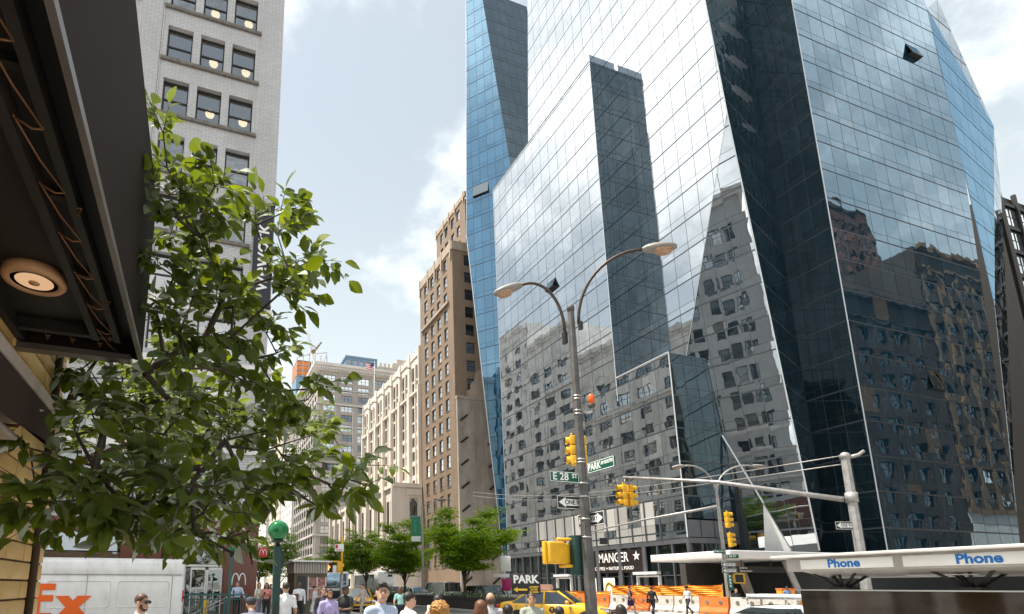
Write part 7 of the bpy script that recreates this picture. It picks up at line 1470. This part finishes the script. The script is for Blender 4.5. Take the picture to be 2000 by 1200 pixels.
    if 'folder' in extras: g_ = MB(); g_.rbox(-.02, -.15, -.13, .02, .15, .13, .006, 0, Matrix.Translation(L((.17, .24, 1.16))) @ Matrix.Rotation(R(18), 4, 'X') @ Matrix.Rotation(R(55), 4, 'Z'), 1); g_.build('folder', cmat('cloth', (.16, .05, .03)), o)
    return o
BLUE_L, WHITE = (.46, .55, .72), (.74, .75, .77)
person('man in sunglasses with brown beard and pale shirt, in front of the white van', -.68, 8.06, 1.54, -35, (.5, .55, .52), (.1, .1, .12), LIGHT, (.09, .04, .022), 'short', near=True, extras=('sunglasses', 'beard', 'collar'), ground=-.03)
person('man in a dark cap and grey-blue tee bending and reaching left', .98, 10.1, 1.50, 100, (.15, .155, .21), (.05, .06, .1), TAN, pose='stand', near=True, sleeves='short', extras=('cap', 'reach'), lean=24, ground=-.22)
person('man in a white tee seen from behind the dark green globe post', 1.93, 13.1, 1.72, 95, WHITE, (.06, .07, .12), TAN, near=True, sleeves='short', ground=.0)
person('man in a white shirt and black trousers carrying a brown folder', 4.09, 23.97, 1.80, -95, (.70, .71, .74), (.015, .015, .017), BROWN, (.01, .008, .008), 'bald', extras=('folder', 'collar'), ground=.0)
person('woman in a pale grey dress looking at her phone by the newsstand', 4.72, 23.8, 1.66, -20, (.50, .54, .57), (.5, .4, .3), LIGHT, (.03, .018, .012), 'bun', female=True, sleeves='short', extras=('dress', 'phone'), ground=0)
person('man in a light blue shirt leaning on the subway railing', 1.76, 26.9, 1.86, -110, (.50, .58, .72), (.015, .015, .02), LIGHT, extras=('rail', 'collar', 'phone'), ground=.13)
person('woman in a pink top using her phone behind the green post', 2.9, 25.4, 1.78, -100, (.62, .24, .20), (.02, .02, .025), TAN, (.02, .012, .01), 'long', female=True, sleeves='short', extras=('phone',), ground=.13)
person('blonde woman in a pale top and vest behind the railing', 2.58, 25.6, 1.80, -40, (.62, .62, .52), (.2, .22, .28), LIGHT, (.34, .18, .07), 'long', female=True, sleeves='short', ground=.13)
person('bearded man with glasses in a lilac checked shirt', 2.86, 12.76, 1.58, -80, (.40, .35, .60), (.05, .06, .1), TAN, (.02, .014, .01), 'short', near=True, extras=('glasses', 'beard', 'collar'), ground=-.05)
person('man in a dark plum jacket behind the bearded man', 3.2, 14.9, 1.64, -95, (.055, .045, .065), (.03, .03, .04), LIGHT, (.03, .02, .015), 'short', near=True, extras=('glasses',), ground=0)
person('man in a black tee and cap with arms crossed', 3.72, 14.6, 1.65, -140, (.015, .015, .017), (.05, .07, .13), BROWN, near=True, sleeves='short', extras=('cap', 'fold'), ground=0)
person('young man in a light blue shirt looking to the right, nearest to the camera', 2.27, 7.04, 1.68, -75, BLUE_L, (.04, .05, .08), LIGHT, (.025, .015, .012), 'quiff', near=True, extras=('collar',), ground=-.07, turn=28)
person('woman in a mint top with a black bag walking away across the road', 7.45, 20.7, 1.62, 60, (.30, .55, .50), (.015, .015, .02), LIGHT, (.12, .05, .025), 'long', pose='walk', female=True, sleeves='short', extras=('bag',), ground=0)
person('young man in a white tee in profile holding up a white phone', 2.99, 7.96, 1.55, 5, (.70, .70, .68), (.1, .1, .14), LIGHT, (.018, .012, .01), 'short', near=True, sleeves='short', extras=('phone_high',), ground=-.07)
person('woman with curly golden hair seen from behind', 2.62, 5.97, 1.46, 75, (.3, .3, .32), (.1, .1, .1), LIGHT, (.36, .17, .035), 'curly', near=True, female=True, ground=-.1)
person('dark-haired person just behind the curly-haired woman', 3.62, 8.3, 1.50, 80, (.1, .1, .12), (.05, .05, .06), TAN, (.015, .01, .008), 'short', near=True, ground=-.08)
person('balding man in grey seen from behind at the edge of the road', 4.88, 8.9, 1.53, 60, (.36, .37, .40), (.1, .1, .13), (.50, .28, .19), (.06, .035, .02), 'bald', near=True, sleeves='short', ground=-.1)
person('woman with long brown hair seen from behind in the foreground', 3.30, 6.26, 1.47, 70, (.2, .18, .2), (.1, .1, .1), LIGHT, (.12, .045, .018), 'long', near=True, female=True, ground=-.1)
person('person with short black hair low at the bottom edge, right of the brown-haired woman', 4.13, 7.04, 1.385, 70, (.08, .08, .09), (.05, .05, .05), BROWN, (.008, .007, .007), 'short', near=True, ground=-.12)
person('person in a cap holding up the black PARK sign', 6.13, 9.55, 1.50, -120, (.30, .33, .28), (.1, .1, .1), TAN, (.05, .025, .015), 'short', near=True, sleeves='short', extras=('hold_up',), ground=-.12)
person('person with black hair low in front of the taxi', 5.11, 7.23, 1.34, 65, (.06, .06, .07), (.05, .05, .05), TAN, (.012, .009, .008), 'short', near=True, ground=-.12)
person('person with dark brown hair low at the bottom edge, right of the lamp post', 5.98, 6.94, 1.37, 60, (.07, .06, .06), (.05, .05, .05), LIGHT, (.02, .011, .008), 'long', near=True, ground=-.12)
person('woman in a dark purple dress walking past the orange netting', 23.76, 26.74, 1.64, -60, (.045, .012, .07), (.3, .2, .15), LIGHT, (.12, .03, .015), 'short', pose='walk', female=True, sleeves='none', extras=('dress', 'bag'))
person('man in a dark suit crossing with a shoulder bag', 24.97, 26.33, 1.62, 20, (.012, .013, .02), (.012, .013, .02), TAN, pose='walk', extras=('bag',))
person('man with black turban and white short-sleeved shirt striding left', 26.91, 25.66, 1.62, 175, (.72, .74, .78), (.025, .03, .04), TAN, (.015, .012, .012), 'short', pose='walk', sleeves='short', extras=('turban', 'beard'))
person('woman in black sitting by the far lamp post', 29.9, 25.0, 1.50, -110, (.02, .02, .02), (.03, .03, .03), LIGHT, (.03, .015, .01), 'bun', female=True, sleeves='short', extras=('fold',), ground=-.2)
person('man in a blue shirt under the white canopy', 35.3, 25.9, 1.62, -110, (.14, .24, .42), (.03, .03, .04), BROWN, (.01, .01, .01), 'short')
person('worker in white overalls by the barrier left of the sign', 25.6, 44.1, 1.55, -100, (.7, .7, .68), (.6, .6, .58), TAN)
person('man in a grey suit far back on the left pavement beyond the newsstand', 4.6, 38, 1.78, -90, (.10, .10, .11), (.08, .08, .09), LIGHT, extras=('collar',), ground=.13)
person('person in a red top far back behind the newsstand corner', 4.9, 44, 1.72, -90, (.40, .05, .04), (.05, .06, .1), TAN, female=True, hstyle='long', ground=.13)
person('woman in a white blouse walking up the far left pavement', 3.9, 33.5, 1.74, -85, (.66, .66, .64), (.06, .06, .09), LIGHT, (.05, .03, .02), 'long', pose='walk', female=True, ground=.13)
person('man in a navy polo shirt standing left of the newsstand', 4.35, 30.2, 1.82, -110, (.03, .04, .09), (.18, .15, .11), TAN, sleeves='short', extras=('phone',), ground=.13)
person('man in black walking on the road beside the median planter, far back', 14.6, 45.0, 1.72, -95, (.02, .02, .02), (.02, .02, .03), BROWN, pose='walk')
person('person in pale shorts on the crossing behind the man in black', 8.4, 29.3, 1.74, -150, (.5, .42, .36), (.4, .36, .3), LIGHT, pose='walk', sleeves='short')
# the hand-held parking sign
pk = thing('parking_sign_board', 'black hand-held PARK sign with a yellow arrow', 'sign', (6.46, 10.25, 1.48), R(-19)); b = part('board', 'signal_black', pk); b.rbox(-.30, -.015, 0, .30, .015, .42, .01, seg=2); b.done(); text('PARK', .225, 'sign_white', pk, Matrix.Translation((0, -.017, .30)) @ TXT, bold=.008, sx=.95); a = part('arrow', 'poster_yellow', pk); a.prism([(-.26, .095), (-.18, .15), (-.18, .115), (.02, .115), (.02, .075), (-.18, .075), (-.18, .04)], -.022, -.016); a.done()
for i, t_x in enumerate(('LOWEST', 'RATES', 'IN AREA')): text(t_x, .05, 'poster_yellow', pk, Matrix.Translation((.16, -.017, .145 - .05 * i)) @ TXT, bold=.002)
b = part('stick', 'lamp_grey', pk); b.tube([(0, .02, -.6), (0, .02, .3)], .012, 6); b.done()
# pieces that stand apart become objects of their own
SPLIT = ('parapet', 'sill_band', 'shop_door', 'buttress', 'wing_buttress', 'wall_vent', 'gargoyle', 'string_course', 'ledge', 'light_band', 'granite_pier', 'corner_pier', 'grey_cladding', 'blind_fin', 'shop_window', 'shopfront_glass', 'roof_strut', 'stair_handrail', 'battlement', 'column', 'band_clamp', 'soffit_channel', 'wire_lacing', 'door_seam', 'grille', 'window_mullion', 'light_strip', 'trim', 'cornice', 'floor_slab', 'hanger', 'striped_head', 'clamp')
def split_loose(o):
    me = o.data; n = len(me.vertices); par = list(range(n))
    def fnd(a):
        while par[a] != a: par[a] = par[par[a]]; a = par[a]
        return a
    for p in me.polygons:
        r = fnd(p.vertices[0])
        for v in p.vertices[1:]: par[fnd(v)] = r
    isl = {}
    for p in me.polygons: isl.setdefault(fnd(p.vertices[0]), []).append(p)
    if not 1 < len(isl) <= 300: return
    base = o.name.split('.')[0]
    for k, ps in enumerate(isl.values()):
        idm = {}; vs_ = []; fs_ = []
        for p in ps:
            f_ = []
            for v in p.vertices:
                if v not in idm: idm[v] = len(vs_); vs_.append(me.vertices[v].co.copy())
                f_.append(idm[v])
            fs_.append(f_)
        m2 = bpy.data.meshes.new(base); m2.from_pydata(vs_, [], fs_)
        for m in me.materials: m2.materials.append(m)
        m2.polygons.foreach_set('material_index', [p.material_index for p in ps]); m2.polygons.foreach_set('use_smooth', [p.use_smooth for p in ps]); m2.update()
        if k == 0: o.data = m2
        else:
            q = bpy.data.objects.new(base, m2); COL.objects.link(q); q.parent = o.parent; q.matrix_parent_inverse = o.matrix_parent_inverse.copy(); q.matrix_basis = o.matrix_basis.copy()
for _o in list(bpy.data.objects):
    if _o.type == 'MESH' and _o.parent is not None and _o.name.split('.')[0] in SPLIT: split_loose(_o)
for _o in bpy.data.objects:
    if '_l' in _o: del _o['_l']
